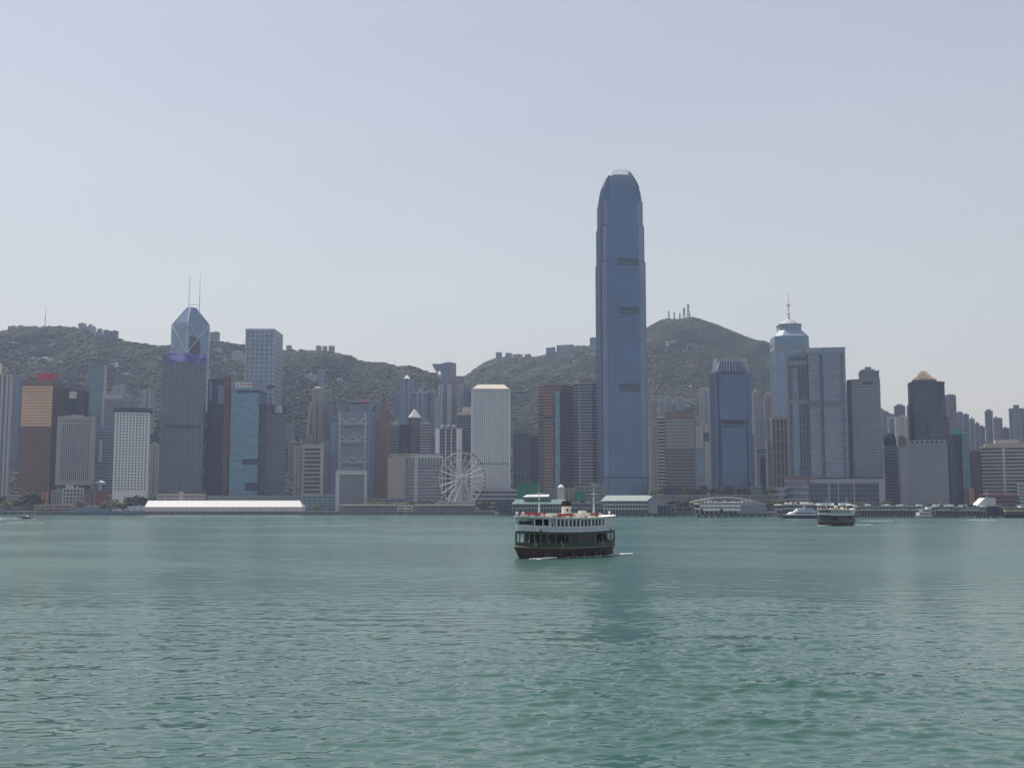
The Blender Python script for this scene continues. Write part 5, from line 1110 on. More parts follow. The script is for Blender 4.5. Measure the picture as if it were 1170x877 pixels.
# white tent
r = root('marquee_tent', 'very long white marquee tent on the quay', 'tent', (0, 1368, GZ))
x0, x1 = Xa(168.5, 580, 1368), Xa(347.5, 580, 1368); dd = 22; ze, zr = Za(578.8, 1368) - GZ, Za(571.6, 1368) - GZ
MB().hexa([(x0, -dd/2, ze), (x1, -dd/2, ze), (x1, dd/2, ze), (x0, dd/2, ze), (x0 + .5, -.6, zr), (x1 - 5, -.6, zr), (x1 - 5, .6, zr), (x0 + .5, .6, zr)]).build('canopy', solid((.46, .46, .45), .6, .08, .1, name='white_canvas'), r)
MB().box(x0 + .3, x1 - .3, -dd/2 + .2, dd/2 - .2, .02, ze - .02).build('side_wall', solid((.55, .52, .48), .7, .08, name='canvas_wall'), r)
mb = MB(); n = 30
for i in range(n + 1): xx = x0 + (x1 - x0) * i / n; mb.box(xx - .18, xx + .18, -dd/2 - .15, -dd/2 + .1, .02, ze)
mb.each('pole', C_GREY, r)
for i in range(1, 30):
    f = i / 30; xa, xb = x0 + (x1 - x0) * f, x0 + .5 + (x1 - x0 - 5.5) * f
    MB().hexa([(xa - .12, -dd/2 - .02, ze - .1), (xa + .12, -dd/2 - .02, ze - .1), (xa + .12, -dd/2 + .3, ze - .1), (xa - .12, -dd/2 + .3, ze - .1), (xb - .12, -.7, zr + .12), (xb + .12, -.7, zr + .12), (xb + .12, -.3, zr + .12), (xb - .12, -.3, zr + .12)]).build('seam', C_PALE, r)
# promenade shelters
for (a, b, lb) in ((389, 453, 'long cream-roofed promenade shelter right of the pale-framed low block'), (473.5, 543, 'long cream-roofed promenade shelter at the foot of the wheel')):
    r = root('promenade_shelter', lb, 'shelter', (0, 1350, GZ), 0, 'promenade shelters'); x0, x1 = Xa(a, 580, 1350), Xa(b, 580, 1350); zt = Za(576.4, 1350) - GZ
    MB().box(x0, x1, -4, 4, zt - .9, zt).box(x0 + .5, x1 - .5, -3, 3, zt + .001, zt + .5).build('roof', solid((.60, .56, .46), .7, .08, name='cream_roof'), r)
    mb = MB(); n = 22
    for i in range(n + 1): xx = x0 + .4 + (x1 - x0 - .8) * i / n; mb.box(xx - .22, xx + .22, -3.6, -3.2, .02, zt - .9)
    mb.build('column', C_PALE, r)
    MB().box(x0 + 1, x1 - 1, 1, 1.6, .02, zt - 1).build('rear_wall', C_MID, r)
# gap kiosk between the shelters
T(L, 'small cream kiosk in the gap between the two shelters', 'kiosk', 454.5, 472, 577.8, 1352, 6, 'sash', G_BLACK, C_CREAM, clutter=False)

# ------------------------------------------------------------------ observation wheel
Yw = 1385; q = P(527, 546.6, Yw); hz = q.z - GZ; R = 31.2
r = root('observation_wheel', 'white observation wheel on the waterfront', 'ferris wheel', (q.x, Yw, GZ), math.radians(35))
WS = solid((.56, .53, .52), .5, .05, name='white_steel')
for s in (-1, 1):
    n = 64
    for rr_, th in ((R, .27), (R * .72, .14)):
        mb = MB()
        for i in range(n):
            a, b = 2*math.pi*i/n, 2*math.pi*(i+1)/n
            mb.tube((rr_*math.cos(a), s*1.5, hz + rr_*math.sin(a)), (rr_*math.cos(b), s*1.5, hz + rr_*math.sin(b)), th, n=4)
        mb.build('rim', WS, r)
for i in range(21):
    a = 2*math.pi*(i + .5)/21; mb = MB()
    for s in (-1, 1): mb.tube((2*math.cos(a), s*2.2, hz + 2*math.sin(a)), (R*math.cos(a), s*1.5, hz + R*math.sin(a)), .48, .36, 4)
    mb.build('spoke', WS, r)
hb = MB(); hb.tube((0, -4.2, hz), (0, 4.2, hz), 2.6, n=20); hb.build('axle', WS, r)
disc = MB().tube((0, -4.9, hz), (0, -4.25, hz), 5.0, n=28).build('hub_disc', solid((.62, .58, .66), .5, .05, name='lilac_panel'), r)
text('AIA', 3.4, solid((.30, .02, .10), .5, .1, name='crimson'), disc, (0, -5.1, hz), name='lettering', xs=1.1)
for s in (-1, 1):
    for xx in (-19, -10, 10, 19): MB().tube((0, s*4.2, hz), (xx, s*9, .01), .95, .95, 6).build('leg', WS, r)
    MB().tube((-9.6, s*6.6, hz*.48), (9.6, s*6.6, hz*.48), .3, .3, 5).build('brace', WS, r)
GL = glass((.12, .13, .15), .3, .15)
for i in range(42):
    a = 2*math.pi*i/42; cx_, cz_ = (R + 1.9)*math.cos(a), hz + (R + 1.9)*math.sin(a)
    if cz_ < 4: pass
    c = MB().lathe([(.5, -1.3), (1.1, -.9), (1.15, .5), (.8, 1.1), (.2, 1.3)], 8).build('gondola', GL, r, (cx_, 0, cz_))
MB().box(-22, 22, -12, 12, .02, 1.6).build('platform', C_GREY, r)

# ------------------------------------------------------------------ piers
PILE = solid((.06, .06, .06), .85, .25, .4, name='dark_pile')
def pier(label, px0, px1, pyt, Y, depth, eave, wall, roofm, cols=16, name='pier_building', floors=2, ridge=True, g=G_BLACK):
    x0, x1 = Xa(px0, 585, Y), Xa(px1, 585, Y); w = x1 - x0
    r = root(name, label, 'pier', ((x0 + x1)/2, Y, 0)); ze = Za(eave, Y); zt = Za(pyt, Y)
    mb = MB(); mb.box(-w/2 - 1, w/2 + 1, -2, depth, 2.2, 3.4)
    n = max(4, int(w / 6))
    for i in range(n + 1):
        for y in (-1.2, 6): xx = -w/2 + w*i/n; mb.tube((xx, y, -2.0), (xx, y, 2.25), .55, n=6)
    mb.build('deck', PILE, r)
    MB().box(-w/2 + 1.5, w/2 - 1.5, 2.2, depth - 1, 3.41, ze - .6).build('wall', g, r)
    mb = MB()
    for i in range(cols + 1): xx = -w/2 + .5 + (w - 1) * i / cols; mb.box(xx - .3, xx + .3, -.5, .1, 3.41, ze - .5)
    mb.build('column', wall, r)
    mb = MB(); fh = (ze - 3.4) / floors
    for k in range(1, floors): mb.box(-w/2, w/2, -.9, depth, 3.4 + fh*k - .35, 3.4 + fh*k + .35); mb.box(-w/2, w/2, -.85, -.7, 3.4 + fh*k + .36, 3.4 + fh*k + 1.3)
    mb.box(-w/2 - .6, w/2 + .6, -1.4, depth, ze - .5, ze); mb.build('floor_edge', wall, r)
    if ridge:
        MB().hexa([(-w/2 - .8, -1.8, ze + .01), (w/2 + .8, -1.8, ze + .01), (w/2 + .8, depth, ze + .01), (-w/2 - .8, depth, ze + .01), (-w/2 + 4, depth*.42, zt), (w/2 - 4, depth*.42, zt), (w/2 - 4, depth*.58, zt), (-w/2 + 4, depth*.58, zt)]).build('roof', roofm, r)
    else:
        mb = MB(); mb.box(-w/2 - .4, w/2 + .4, -1, depth, ze + .01, ze + 1.0); rg = random.Random(int(px0))
        for i in range(7): xx = rg.uniform(-.46, .4)*w; mb.box(xx, xx + rg.uniform(2, 8), 5, 10, ze + 1.0 + .001*i, ze + 1.0 + rg.uniform(.8, max(1.2, zt - ze)))
        mb.build('roof', roofm, r)
    return r, w, ze, zt
LG = solid((.42, .43, .44), .7, .1, name='pier_paint'); LGD = solid((.26, .27, .28), .8, .15, name='weathered_paint')
SR = solid((.22, .27, .25), .6, .15, .15, name='pale_green_roof')
r, w, ze, zt = pier('colonnaded ferry pier with a pale green roof in front of the tallest tower', 690, 749, 565.5, 1150, 34, 572, LG, SR, 18, floors=3)
MB().prism([(w*.36, -2.4), (w*.36 + 9, -2.4), (w*.36 + 9, 4), (w*.36, 4)], 3.42, ze + 1.2).hexa([(w*.36 - .6, -2.9, ze + 1.2), (w*.36 + 9.6, -2.9, ze + 1.2), (w*.36 + 9.6, 5, ze + 1.2), (w*.36 - .6, 5, ze + 1.2), (w*.36 + 4.2, -2.9, ze + 4.8), (w*.36 + 4.8, -2.9, ze + 4.8), (w*.36 + 4.8, 5, ze + 4.8), (w*.36 + 4.2, 5, ze + 4.8)]).build('gable', LGD, r)
pier('open arcade at the right end of the colonnaded ferry pier', 749.5, 771, 575, 1150, 30, 577, LGD, C_MID, 5, floors=1, ridge=False)
pier('dark green-roofed ferry pier behind the near ferry', 585, 650, 570, 1165, 34, 575.5, LGD, C_GREENR, 18, floors=2, g=glass((.05, .07, .10), .5, .3))
pier('grey pier wing between the two green-roofed ferry piers', 650, 690, 573, 1160, 30, 575, LGD, C_GREY, 12, floors=2, ridge=False, g=glass((.05, .07, .10), .5, .3))
r = root('awning', 'bright white awning above the dark green-roofed pier', 'awning', (Xa(612, 567, 1180), 1176, 0)); zz = Za(567.5, 1176); z4 = Za(564.8, 1176)
MB().hexa([(-13, -5, zz), (13, -5, zz + .4), (13, 5, zz + .4), (-13, 5, zz), (-9, 3, z4), (14, 3, z4 + .3), (14, 5, z4 + .3), (-9, 5, z4)]).build('sheet', solid((.5, .5, .49), .7, .08, name='awning_canvas'), r); MB().tube((-8, 2, Za(574, 1176)), (-8, 2, zz + .1), .3).tube((9, 2, Za(574, 1176)), (9, 2, zz + .4), .3).build('post', C_GREY, r)
for a, b, t, bt, Y, lb in ((591, 616, 553.5, 572, 1235, 'scaffold wrapped in dark green netting right of the round-window tower'), (657.5, 668.5, 562, 571, 1230, 'small box wrapped in bright green netting left of the tallest tower')):
    r, w, d, h = T('netted_scaffold', lb, 'scaffold', a, b, t, Y, 12, None, C_NET, C_NET, yb=None, clutter=False, base=3.0)
    mb = MB(); skin(mb, rect(w, d), .05, h, (2.4, .14, .12, 2.4, .14, .16)); mb.build('scaffold_pole', solid((.05, .16, .10), .7, .1, name='green_pole'), r)
    mb = MB(); [mb.tube((-w/2 + w*k/5, -d/2, h), (-w/2 + w*k/5, -d/2, h + 2.2 + (k % 2) * 1.5), .12) for k in range(6)]; mb.build('pole_end', C_GREY, r)
r = root('clock_tower', 'small white domed clock tower left of the tallest tower', 'clock tower', (Xa(641, 560, 1240), 1240, GZ)); zt = Za(557.5, 1240) - GZ
MB().box(-3.3, 3.3, -3.3, 3.3, -1, zt).build('shaft', C_CREAM, r); MB().box(-3.9, 3.9, -3.9, 3.9, zt + .01, zt + .8).lathe([(3.2, zt + .8), (3, zt + 1.8), (1.8, zt + 3), (.3, zt + 3.9)], 14).build('dome', C_WHITE, r)
mb = MB().tube((0, -3.31, zt - 2), (0, -3.5, zt - 2), 1.7, n=18); mb.build('clock_face', C_PALE, r)
T(L, 'cream block with a curved parapet right of the small domed clock tower', 'block', 645, 656, 558.5, 1245, 12, 'res', G_WIN, C_TAN, clutter=False)
T(L, 'beige terraced block between the green netting and the tallest tower', 'block', 656.5, 690, 556, 1260, 14, 'sash', G_GREY, solid((.26, .25, .23), .8, .1, name='taupe_render'))
T(L, 'grey back-of-house block behind the dark green-roofed pier', 'block', 617, 637, 563, 1262, 12, 'sash', G_GREY, C_MID)
T(L, 'long dark footbridge hall left of the dark green-roofed pier', 'hall', 566, 592, 573.5, 1262, 14, 'fine', G_DARK, C_GREENR, clutter=False)
T(L, 'flat dark block under the roof garden beside the colonnaded pier', 'block', 745, 790, 574.5, 1255, 14, 'sash', G_BLACK, C_MID, clutter=True, hmax=2)
# arched roof pier
r, w, ze, zt = pier('white and grey pier with a shallow golden arched roof', 799, 875, 571.5, 1090, 30, 575.2, LG, LGD, 14, floors=2, ridge=False)
mb = MB(); Xc = Xa(831, 571, 1090) - r.location.x; span = 33; n = 24
for y in (10, 18):
    for i in range(n):
        a, b = -1 + 2*i/n, -1 + 2*(i+1)/n; f = lambda t: (Xc + span*t, y, ze + 1.0 + (Za(568, 1090) - ze - 1.0) * (1 - t*t))
        mb.tube(f(a), f(b), .45, n=5)
mb.each('roof_arch', solid((.36, .31, .22), .6, .1, name='dull_gold'), r)
MB().box(w*.08, w/2 - .5, -1.6, 1, 3.42, ze - .6).build('blank_wall', C_MID, r)
mb = MB()
for a, b, p0, p1 in ((803, 822, 583.2, 581.2), (826, 846, 583.2, 581.2), (800, 846, 578.6, 576.6)): mb.box(Xa(a, 580, 1090) - r.location.x, Xa(b, 580, 1090) - r.location.x, -1.7, -.6, Za(p0, 1090), Za(p1, 1090))
mb.each('white_panel', M_WHITE, r)
mb = MB(); rg = random.Random(8)
for i in range(12): xx = -w*.42 + i * w*.05; mb.box(xx, xx + 2, 1, 3, ze + 1.011, ze + 1.6 + rg.uniform(0, .9))
mb.each('roof_unit', M_WHITE, r)
for i, (a, b, t, Y, lb) in enumerate(((893, 934, 575.5, 1090, 'cream-roofed pier behind the white catamaran'), (934, 978, 576, 1085, 'grey-green pier behind the far green ferry'), (980, 1060, 577.5, 1070, 'long grey pier with white railings right of the far green ferry'), (1068, 1092, 578, 1062, 'dark short pier right of the moored launch'), (1094, 1127, 578.5, 1060, 'grey pier with white bollard panels near the right edge'))):
    r, w, ze, zt = pier(lb, a, b, t - 1.5, Y, 28, t + 1.3, LGD, [C_CREAM, SR, C_GREY, LGD, C_GREY][i], int((b - a) / 3.4), floors=2, ridge=i == 1)
    mb = MB(); zr_ = 3.4 + (ze - 3.4) * .5
    k = max(1, int((b - a) / 20))
    for j in range(k): xx = -w/2 + 2 + (w - 2) * j / k; mb.box(xx, xx + (w - 6) / k - 2, -1.5, -1.05, zr_ + .2, zr_ + 1.5)
    mb.each('railing_panel', LG, r)
    mb = MB(); rg = random.Random(i)
    for j in range(5): xx = rg.uniform(-.45, .4) * w; mb.box(xx, xx + rg.uniform(1.5, 5), 1, 3, ze + 1.02, ze + 1.7 + rg.uniform(.2, .9))
    mb.each('roof_unit', M_WHITE, r)
# moored white hall at right
r = root('pier_building', 'white pier hall with a sloping end and flag mast near the right edge', 'pier', (Xa(1130, 580, 1066), 1066, 0)); x0, x1 = Xa(1116, 580, 1066) - r.location.x, Xa(1138, 580, 1066) - r.location.x; zl, zt = Za(578, 1066), Za(568.5, 1066)
MB().hexa([(x0, 0, zl), (x1, 0, zl), (x1, 14, zl), (x0, 14, zl), (x0 + 8, 0, zt), (x1, 0, zt), (x1, 14, zt), (x0 + 8, 14, zt)]).build('hall', solid((.52, .51, .48), .7, .08, name='off_white_wall'), r)
MB().box(x0 - 2, x1 + 3, -1, 20, 2.2, zl - .01).build('wall', G_BLACK, r); mb = MB(); [mb.tube((x0 + (x1-x0)*k/5, -.5, -2), (x0 + (x1-x0)*k/5, -.5, 2.3), .5) for k in range(6)]; mb.each('pile', PILE, r)
MB().tube((x1 - 6, 5, zt), (x1 - 6, 5, zt + 7), .15).tube((x1 - 9, 5, zt + 4), (x1 - 3, 5, zt + 4), .1).build('flag_mast', M_WHITE, r)
pier('dark plain pier at the right edge behind the yellow-green boat', 1139, 1176, 578, 1075, 24, 580, LGD, C_MID, 9, floors=1, ridge=False)

# ------------------------------------------------------------------ ferries
V_GREEN = solid((.018, .042, .029), .5, .45, .9, name='dark_green_paint'); V_HULL = solid((.060, .032, .022), .6, .55, .7, name='dark_red_boottop'); V_WHITE = solid((.58, .595, .61), .5, .16, .8, name='white_paint')
V_CREAM = solid((.74, .71, .64), .6, .08, .5, name='cream_deck'); V_WOOD = solid((.11, .055, .03), .6, .25, .8, name='varnished_wood'); V_RED = solid((.36, .055, .025), .6, .25, .8, name='orange_red_raft'); V_BLACK = solid((.015, .015, .016), .5, .2, name='black_paint')
V_BLUE = solid((.34, .43, .52), .5, .1, name='pale_blue_paint'); V_IN = solid((.075, .058, .042), .7, .2, name='dark_interior')
def oval(L, B, n=64, p=2.7):
    pts = []
    for i in range(n):
        t = 2*math.pi*i/n; c, s = math.cos(t), math.sin(t)
        pts.append((L * math.copysign(abs(c) ** (2/p), c), B * math.copysign(abs(s) ** (2/p), s)))
    return pts
def sheer(x): return .55 * (x / 17) ** 2
def wall_ring(mb, pts, zf0, zf1, sel=None, t=.12):
    n = len(pts)
    for i in range(n):
        if sel and not sel(i, pts[i], pts[(i+1) % n]): continue
        a, b = pts[i], pts[(i+1) % n]; L = math.hypot(b[0]-a[0], b[1]-a[1])
        if L < 1e-4: continue
        ox, oy = -(b[1]-a[1]) / L * t, (b[0]-a[0]) / L * t
        za0, za1, zb0, zb1 = zf0 + sheer(a[0]), zf1 + sheer(a[0]), zf0 + sheer(b[0]), zf1 + sheer(b[0])
        mb.hexa([(*a, za0), (*b, zb0), (b[0]+ox, b[1]+oy, zb0), (a[0]+ox, a[1]+oy, za0), (*a, za1), (*b, zb1), (b[0]+ox, b[1]+oy, zb1), (a[0]+ox, a[1]+oy, za1)])
def plate(mb, pts, zf0, zf1, cam_=0.):
    n = len(pts); k = len(mb.v)
    for z in (zf0, zf1):
        mb.v += [(x, y, z + sheer(x)) for x, y in pts]
    mb.v += [(0, 0, zf0), (0, 0, zf1 + cam_)]
    # strips across keep the sheer curve: pair points mirrored in y
    half = n // 2
    for lvl, flip in ((0, True), (n, False)):
        for i in range(half):
            a, b, c, d = i, i + 1, (n - i - 1) % n, (n - i) % n
            f = (k + lvl + a, k + lvl + b, k + lvl + c, k + lvl + d)
            f = tuple(dict.fromkeys(f))
            if len(f) > 2: mb.f.append(f[::-1] if flip else f)
    for i in range(n): mb.f.append((k + i, k + (i+1) % n, k + n + (i+1) % n, k + n + i))
def make_ferry(label):
    r = root('ferry', label, 'ferry')
    # hull: lofted, double ended
    st = [-16.9, -16.2, -15, -13, -10, -6, 0, 6, 10, 13, 15, 16.2, 16.9]
    lv = [(-.9, .86, .55), (0., .90, .78), (.8, .94, .88), (1.6, .97, .96), (2.3, 1., 1.)]
    def half(x, lf, bf):
        t = min(1, abs(x) / (16.95 * lf)); return 4.35 * bf * (1 - t ** 2.6) ** .62
    def hull_mesh(levels, name, mat):
        V = []; nS = 41
        xs = [16.95 * math.sin(math.pi/2 * (-1 + 2*i/(nS-1))) for i in range(nS)]
        for z, lf, bf in levels:
            for x in xs: xx = x * lf; V.append((xx, -half(xx, lf, bf), z + sheer(xx) * max(0, min(1, z / 2.3))))
            for x in xs[::-1]: xx = x * lf; V.append((xx, half(xx, lf, bf), z + sheer(xx) * max(0, min(1, z / 2.3))))
        m = 2 * nS; Fs = []
        for j in range(len(levels) - 1):
            for i in range(m): Fs.append((j*m + i, j*m + (i+1) % m, (j+1)*m + (i+1) % m, (j+1)*m + i))
        j = len(levels) - 1
        for i in range(nS - 1): Fs.append((j*m + i, j*m + i + 1, j*m + m - 2 - i, j*m + m - 1 - i))
        b = MB(); b.v = V; b.f = Fs; return b.build(name, mat, r, smooth=False)
    hull = hull_mesh(lv, 'hull', V_HULL)
    def deckline(L, B): return [(x, y) for x, y in oval(L, B)]
    rub = MB(); n = 80
    pts = [(16.95 * math.sin(math.pi/2 * (-1 + 2*i/40)), 0) for i in range(41)]
    ring = [(x, -half(x, 1, 1) - .08) for x, _ in pts] + [(x, half(x, 1, 1) + .08) for x, _ in pts[::-1]]
    for i in range(len(ring)):
        a, b = ring[i], ring[(i+1) % len(ring)]; rub.tube((a[0]*1.006, a[1], 2.28 + sheer(a[0])), (b[0]*1.006, b[1], 2.28 + sheer(b[0])), .17, n=5)
    rub.build('rubbing_strake', solid((.20, .18, .13), .6, .2, name='worn_timber'), hull)
    S1 = oval(15.6, 4.25, 96, 2.9); S2 = oval(15.4, 4.2, 96, 2.9)
    b = MB(); wall_ring(b, S1, 2.32, 3.35); b.build('bulwark', V_GREEN, r)
    # lower deck: floor, casing, posts, side glazing amidships
    b = MB(); plate(b, oval(15.3, 4.0, 48), 2.25, 2.36); b.build('lower_deck', V_WOOD, r)
    MB().box(-7.5, 7.5, -1.5, 1.5, 2.37, 5.3).box(-12.6, 12.6, -.35, .35, 2.37, 5.75).box(-10.4, -10.2, -3.3, 3.3, 2.37, 5.7).box(10.2, 10.4, -3.3, 3.3, 2.37, 5.7).build('engine_casing', V_IN, r)
    b = MB()
    for i in range(0, 96, 3):
        x, y = S1[i]; b.box(x*.992 - .09, x*.992 + .09, y*.985 - .09, y*.985 + .09, 3.2 + sheer(x), 5.35 + sheer(x))
    b.each('post', solid((.11, .15, .125), .5, .1, name='grey_green_paint'), r)
    b = MB(); wall_ring(b, S1, 3.34, 4.05, lambda i, a, c: -4.6 < a[0] < 3.4); wall_ring(b, S1, 4.95, 5.3, lambda i, a, c: -4.6 < a[0] < 3.4); b.build('side_screen', V_GREEN, r)
    b = MB(); wall_ring(b, oval(15.2, 4.05, 96, 2.9), 3.3, 5.3, lambda i, a, c: -5.2 < a[0] < 4.2, .05); b.each('saloon_wall', V_IN, r)
    b = MB(); wall_ring(b, S1, 5.28, 5.86); b.build('fascia', V_GREEN, r)
    # upper deck
    b = MB(); plate(b, oval(15.3, 4.1, 64), 5.6, 5.8); b.build('upper_deck', V_WOOD, r)
    b = MB(); wall_ring(b, S2, 5.87, 7.15, lambda i, a, c: abs(a[0]) < 15.6); b.build('upper_bulwark', V_WHITE, r)
    b = MB()
    for i in range(96):
        x, y = S2[i]; x2, y2 = S2[(i+1) % 96]
        L = math.hypot(x2-x, y2-y); nn = max(1, int(L / .5))
        for k in range(nn):
            t0, t1 = (k+.15)/nn, (k+.6)/nn; P0 = (x+(x2-x)*t0, y+(y2-y)*t0); P1 = (x+(x2-x)*t1, y+(y2-y)*t1)
            nx_, ny_ = (y2-y)/L*.02, -(x2-x)/L*.02
            za, zb = 6.2 + sheer(P0[0]), 6.85 + sheer(P0[0])
            b.hexa([(P0[0]-nx_, P0[1]-ny_, za), (P1[0]-nx_, P1[1]-ny_, za), (P1[0]+nx_, P1[1]+ny_, za), (P0[0]+nx_, P0[1]+ny_, za), (P0[0]-nx_, P0[1]-ny_, zb), (P1[0]-nx_, P1[1]-ny_, zb), (P1[0]+nx_, P1[1]+ny_, zb), (P0[0]+nx_, P0[1]+ny_, zb)])
    b.build('bulwark_lattice', V_BLUE, r)
    b = MB(); wall_ring(b, S2, 8.62, 9.02); b.build('lintel', V_WHITE, r)
    # saloon windows: wide piers at the saloon corners, slim mullions between
    b = MB()
    def post(x, y, wd):
        b.box(x - wd, x + wd, y - .1, y + .1, 7.1 + sheer(x), 8.66 + sheer(x))
    for sgn in (-1, 1):
        yb = sgn * 4.1
        for k in range(13): x = -7.8 + k * 1.3; yy = sgn * 4.17 * (1 - (abs(x) / 15.4) ** 2.9) ** (1 / 2.9); post(x, yy, .17 if k % 3 else .28)
        for x in (-9.6, 9.6, -13.6): yy = sgn * 4.17 * (1 - (abs(x) / 15.4) ** 2.9) ** (1 / 2.9); post(x, yy, .45)
        for x in (-14.3, 13.6, 11.6): yy = sgn * 4.17 * (1 - (abs(x) / 15.4) ** 2.9) ** (1 / 2.9); post(x, yy, .12)
    b.each('window_post', V_WHITE, r)
    b = MB(); wall_ring(b, S2, 7.14, 8.63, lambda i, a, c: (9.0 > -a[0] > 8.6) or (-13.7 < a[0] < -9.7), .1); b.build('end_screen', V_WHITE, r)
    for sgn in (-1, 1): b = MB(); wall_ring(b, oval(15.1, 3.95, 96, 2.9), 7.0, 8.7, lambda i, a, c: abs(a[0]) < 8.6 and a[1] * sgn > 0, .04); gl = b.build('saloon_window', glass((.06, .065, .06), .3, .12, .6), r)
    # arches where saloon meets open end
    b = MB()
    for sgn in (-1, 1):
        for k in range(6):
            t0, t1 = k/6*math.pi/2, (k+1)/6*math.pi/2
            x0, x1 = 8.9 + 1.3*(1-math.cos(t0)), 8.9 + 1.3*(1-math.cos(t1)); z0, z1 = 7.15 + 1.5*math.sin(t0), 7.15 + 1.5*math.sin(t1)
            b.hexa([(8.6, sgn*4.12-.06, z0), (x0, sgn*4.12-.06, z0), (x0, sgn*4.12+.06, z0), (8.6, sgn*4.12+.06, z0), (8.6, sgn*4.12-.06, z1), (x1, sgn*4.12-.06, z1), (x1, sgn*4.12+.06, z1), (8.6, sgn*4.12+.06, z1)])
    b.build('arch', V_BLUE, r)
    # wheelhouses at both ends
    for sgn in (-1, 1):
        wh = MB().prism([(sgn*12.4, -1.1), (sgn*14.6, -1.1), (sgn*14.6, 1.1), (sgn*12.4, 1.1)][::sgn], 5.85, 9.0).build('wheelhouse', V_WHITE, r)
        MB().prism([(sgn*12.7, -1.13), (sgn*14.63, -1.13), (sgn*14.63, 1.13), (sgn*12.7, 1.13)][::sgn], 7.7, 8.5).build('window', G_BLACK, wh)
    # benches
    for k in range(18):
        x = -12 + k * 1.4
        for y0, y1 in ((-3.6, -1.0), (1.0, 3.6)):
            b = MB(); b.box(x, x + .45, y0, y1, 6.2, 6.27); b.box(x + .42, x + .48, y0, y1, 6.2, 6.75); b.box(x + .1, x + .3, y0 + .1, y0 + .2, 5.8, 6.2); b.box(x + .1, x + .3, y1 - .2, y1 - .1, 5.8, 6.2)
            b.build('bench', V_WOOD, r)
            if k % 2 == 0 and abs(x) > 5:
                b = MB(); b.box(x, x + .5, y0, y1, 2.75, 2.85); b.box(x + .45, x + .55, y0, y1, 2.75, 3.4); b.box(x + .1, x + .4, y0 + .1, y0 + .3, 2.36, 2.75); b.box(x + .1, x + .4, y1 - .3, y1 - .1, 2.36, 2.75); b.build('bench', V_WOOD, r)
    # roof
    b = MB(); plate(b, oval(15.9, 4.5, 96, 2.9), 9.0, 9.18); rf = b.build('roof', V_CREAM, r)
    b = MB(); plate(b, oval(15.92, 4.52, 96, 2.9), 8.88, 8.995); b.build('eave', V_WHITE, rf)
    MB().hexa([(-9, -2.1, 9.17), (6.5, -2.1, 9.17), (6.5, 2.1, 9.17), (-9, 2.1, 9.17), (-9, -1.5, 10.1), (6.5, -1.5, 10.1), (6.5, 1.5, 10.1), (-9, 1.5, 10.1)]).build('skylight', solid((.62, .57, .48), .7, .1, name='cream_skylight'), rf)
    # buoyant rafts with lines, ladders, vents
    for k, (x, y, L, W, rz) in enumerate(((11.6, -1.9, 2.6, 1.2, .1), (11.8, 1.4, 2.6, 1.2, -.1), (8.4, -3.0, 2.8, 1.2, 0), (8.2, 2.8, 2.6, 1.2, 0), (4.6, -3.2, 3.0, 1.1, .05), (1.0, -3.1, 3.0, 1.1, 0), (3.0, 3.1, 2.8, 1.1, 0), (-2.2, 3.2, 2.6, 1.1, 0), (-1.8, -3.3, 2.4, 1., 0), (-6.2, 3.2, 2.4, 1., 0), (6.6, -.2, 2.6, 1.3, .2), (9.9, .1, 2.4, 1.2, -.15), (13.3, 0, 2.0, 1.3, .1), (13.0, 2.2, 2.2, 1.1, .2), (5.2, 1.9, 2.6, 1.2, 0))):
        zz = 9.55 + sheer(x)
        f = MB(); f.box(-L/2, L/2, -W/2, -W/2 + .3, 0, .38); f.box(-L/2, L/2, W/2 - .3, W/2, 0, .38); f.box(-L/2, -L/2 + .3, -W/2 + .3, W/2 - .3, 0, .37); f.box(L/2 - .3, L/2, -W/2 + .3, W/2 - .3, 0, .37)
        for q_ in range(3): f.box(-L/2 + .4 + q_*L*.3, -L/2 + .55 + q_*L*.3, -W/2 + .3, W/2 - .3, .1, .25)
        f.box(-L/2, L/2, -W/2 + .31, W/2 - .31, .38, .5)
        lr = f.build('life_raft', V_RED if k % 4 != 3 else V_CREAM, r, (x, y, zz), rz)
        MB().box(-L/2 + .3, -L/2 + .5, -W/2, W/2, -.4, -.01).box(L/2 - .5, L/2 - .3, -W/2, W/2, -.4, -.01).build('rack', V_WHITE, lr)
    b = MB()
    for x in (-11.5, -8, -4.5, 5.5, 10): b.lathe([(.18, 9.2), (.18, 9.75), (.34, 9.8), (.3, 10.0), (.05, 10.1)], 8, (x, .3))
    b.each('roof_vent', V_WHITE, rf)
    MB().box(-6.6, -5, -.9, .3, 10.1, 10.7).build('locker', V_CREAM, rf)
    # funnel
    fn = MB().prism(ngon(2.6, 1.9, 20), 9.7, 11.7).build('funnel', solid((.78, .73, .66), .5, .06, name='cream_paint'), r)
    MB().prism(ngon(2.66, 1.96, 20), 11.70, 12.75).prism(ngon(2.2, 1.5, 20), 12.75, 12.95).build('funnel_top', V_BLACK, fn)
    for sgn in (-1, 1):
        em = MB()
        for dx in (-.62, .62): em.tube((dx, sgn*.72, 10.85), (dx, sgn*.98, 10.85), .27, n=10)
        em.build('funnel_port', V_BLACK, fn)
    # masts
    for x, ht in ((9.2, 16.6), (-9.6, 17.5)):
        m_ = MB().tube((x, 0, 9.2), (x, 0, 12.4), .26, .15, 8).tube((x, 0, 12.4), (x, 0, ht), .10, .04, 6).build('mast', V_WHITE, r)
        MB().tube((x, -1.0, 14.6), (x, 1.0, 14.6), .06, n=5).box(x - .2, x + .2, -.2, .2, 13.2, 13.6).build('crosstree', V_WHITE, m_)
    # roof rail, lamps, life rings
    b = MB()
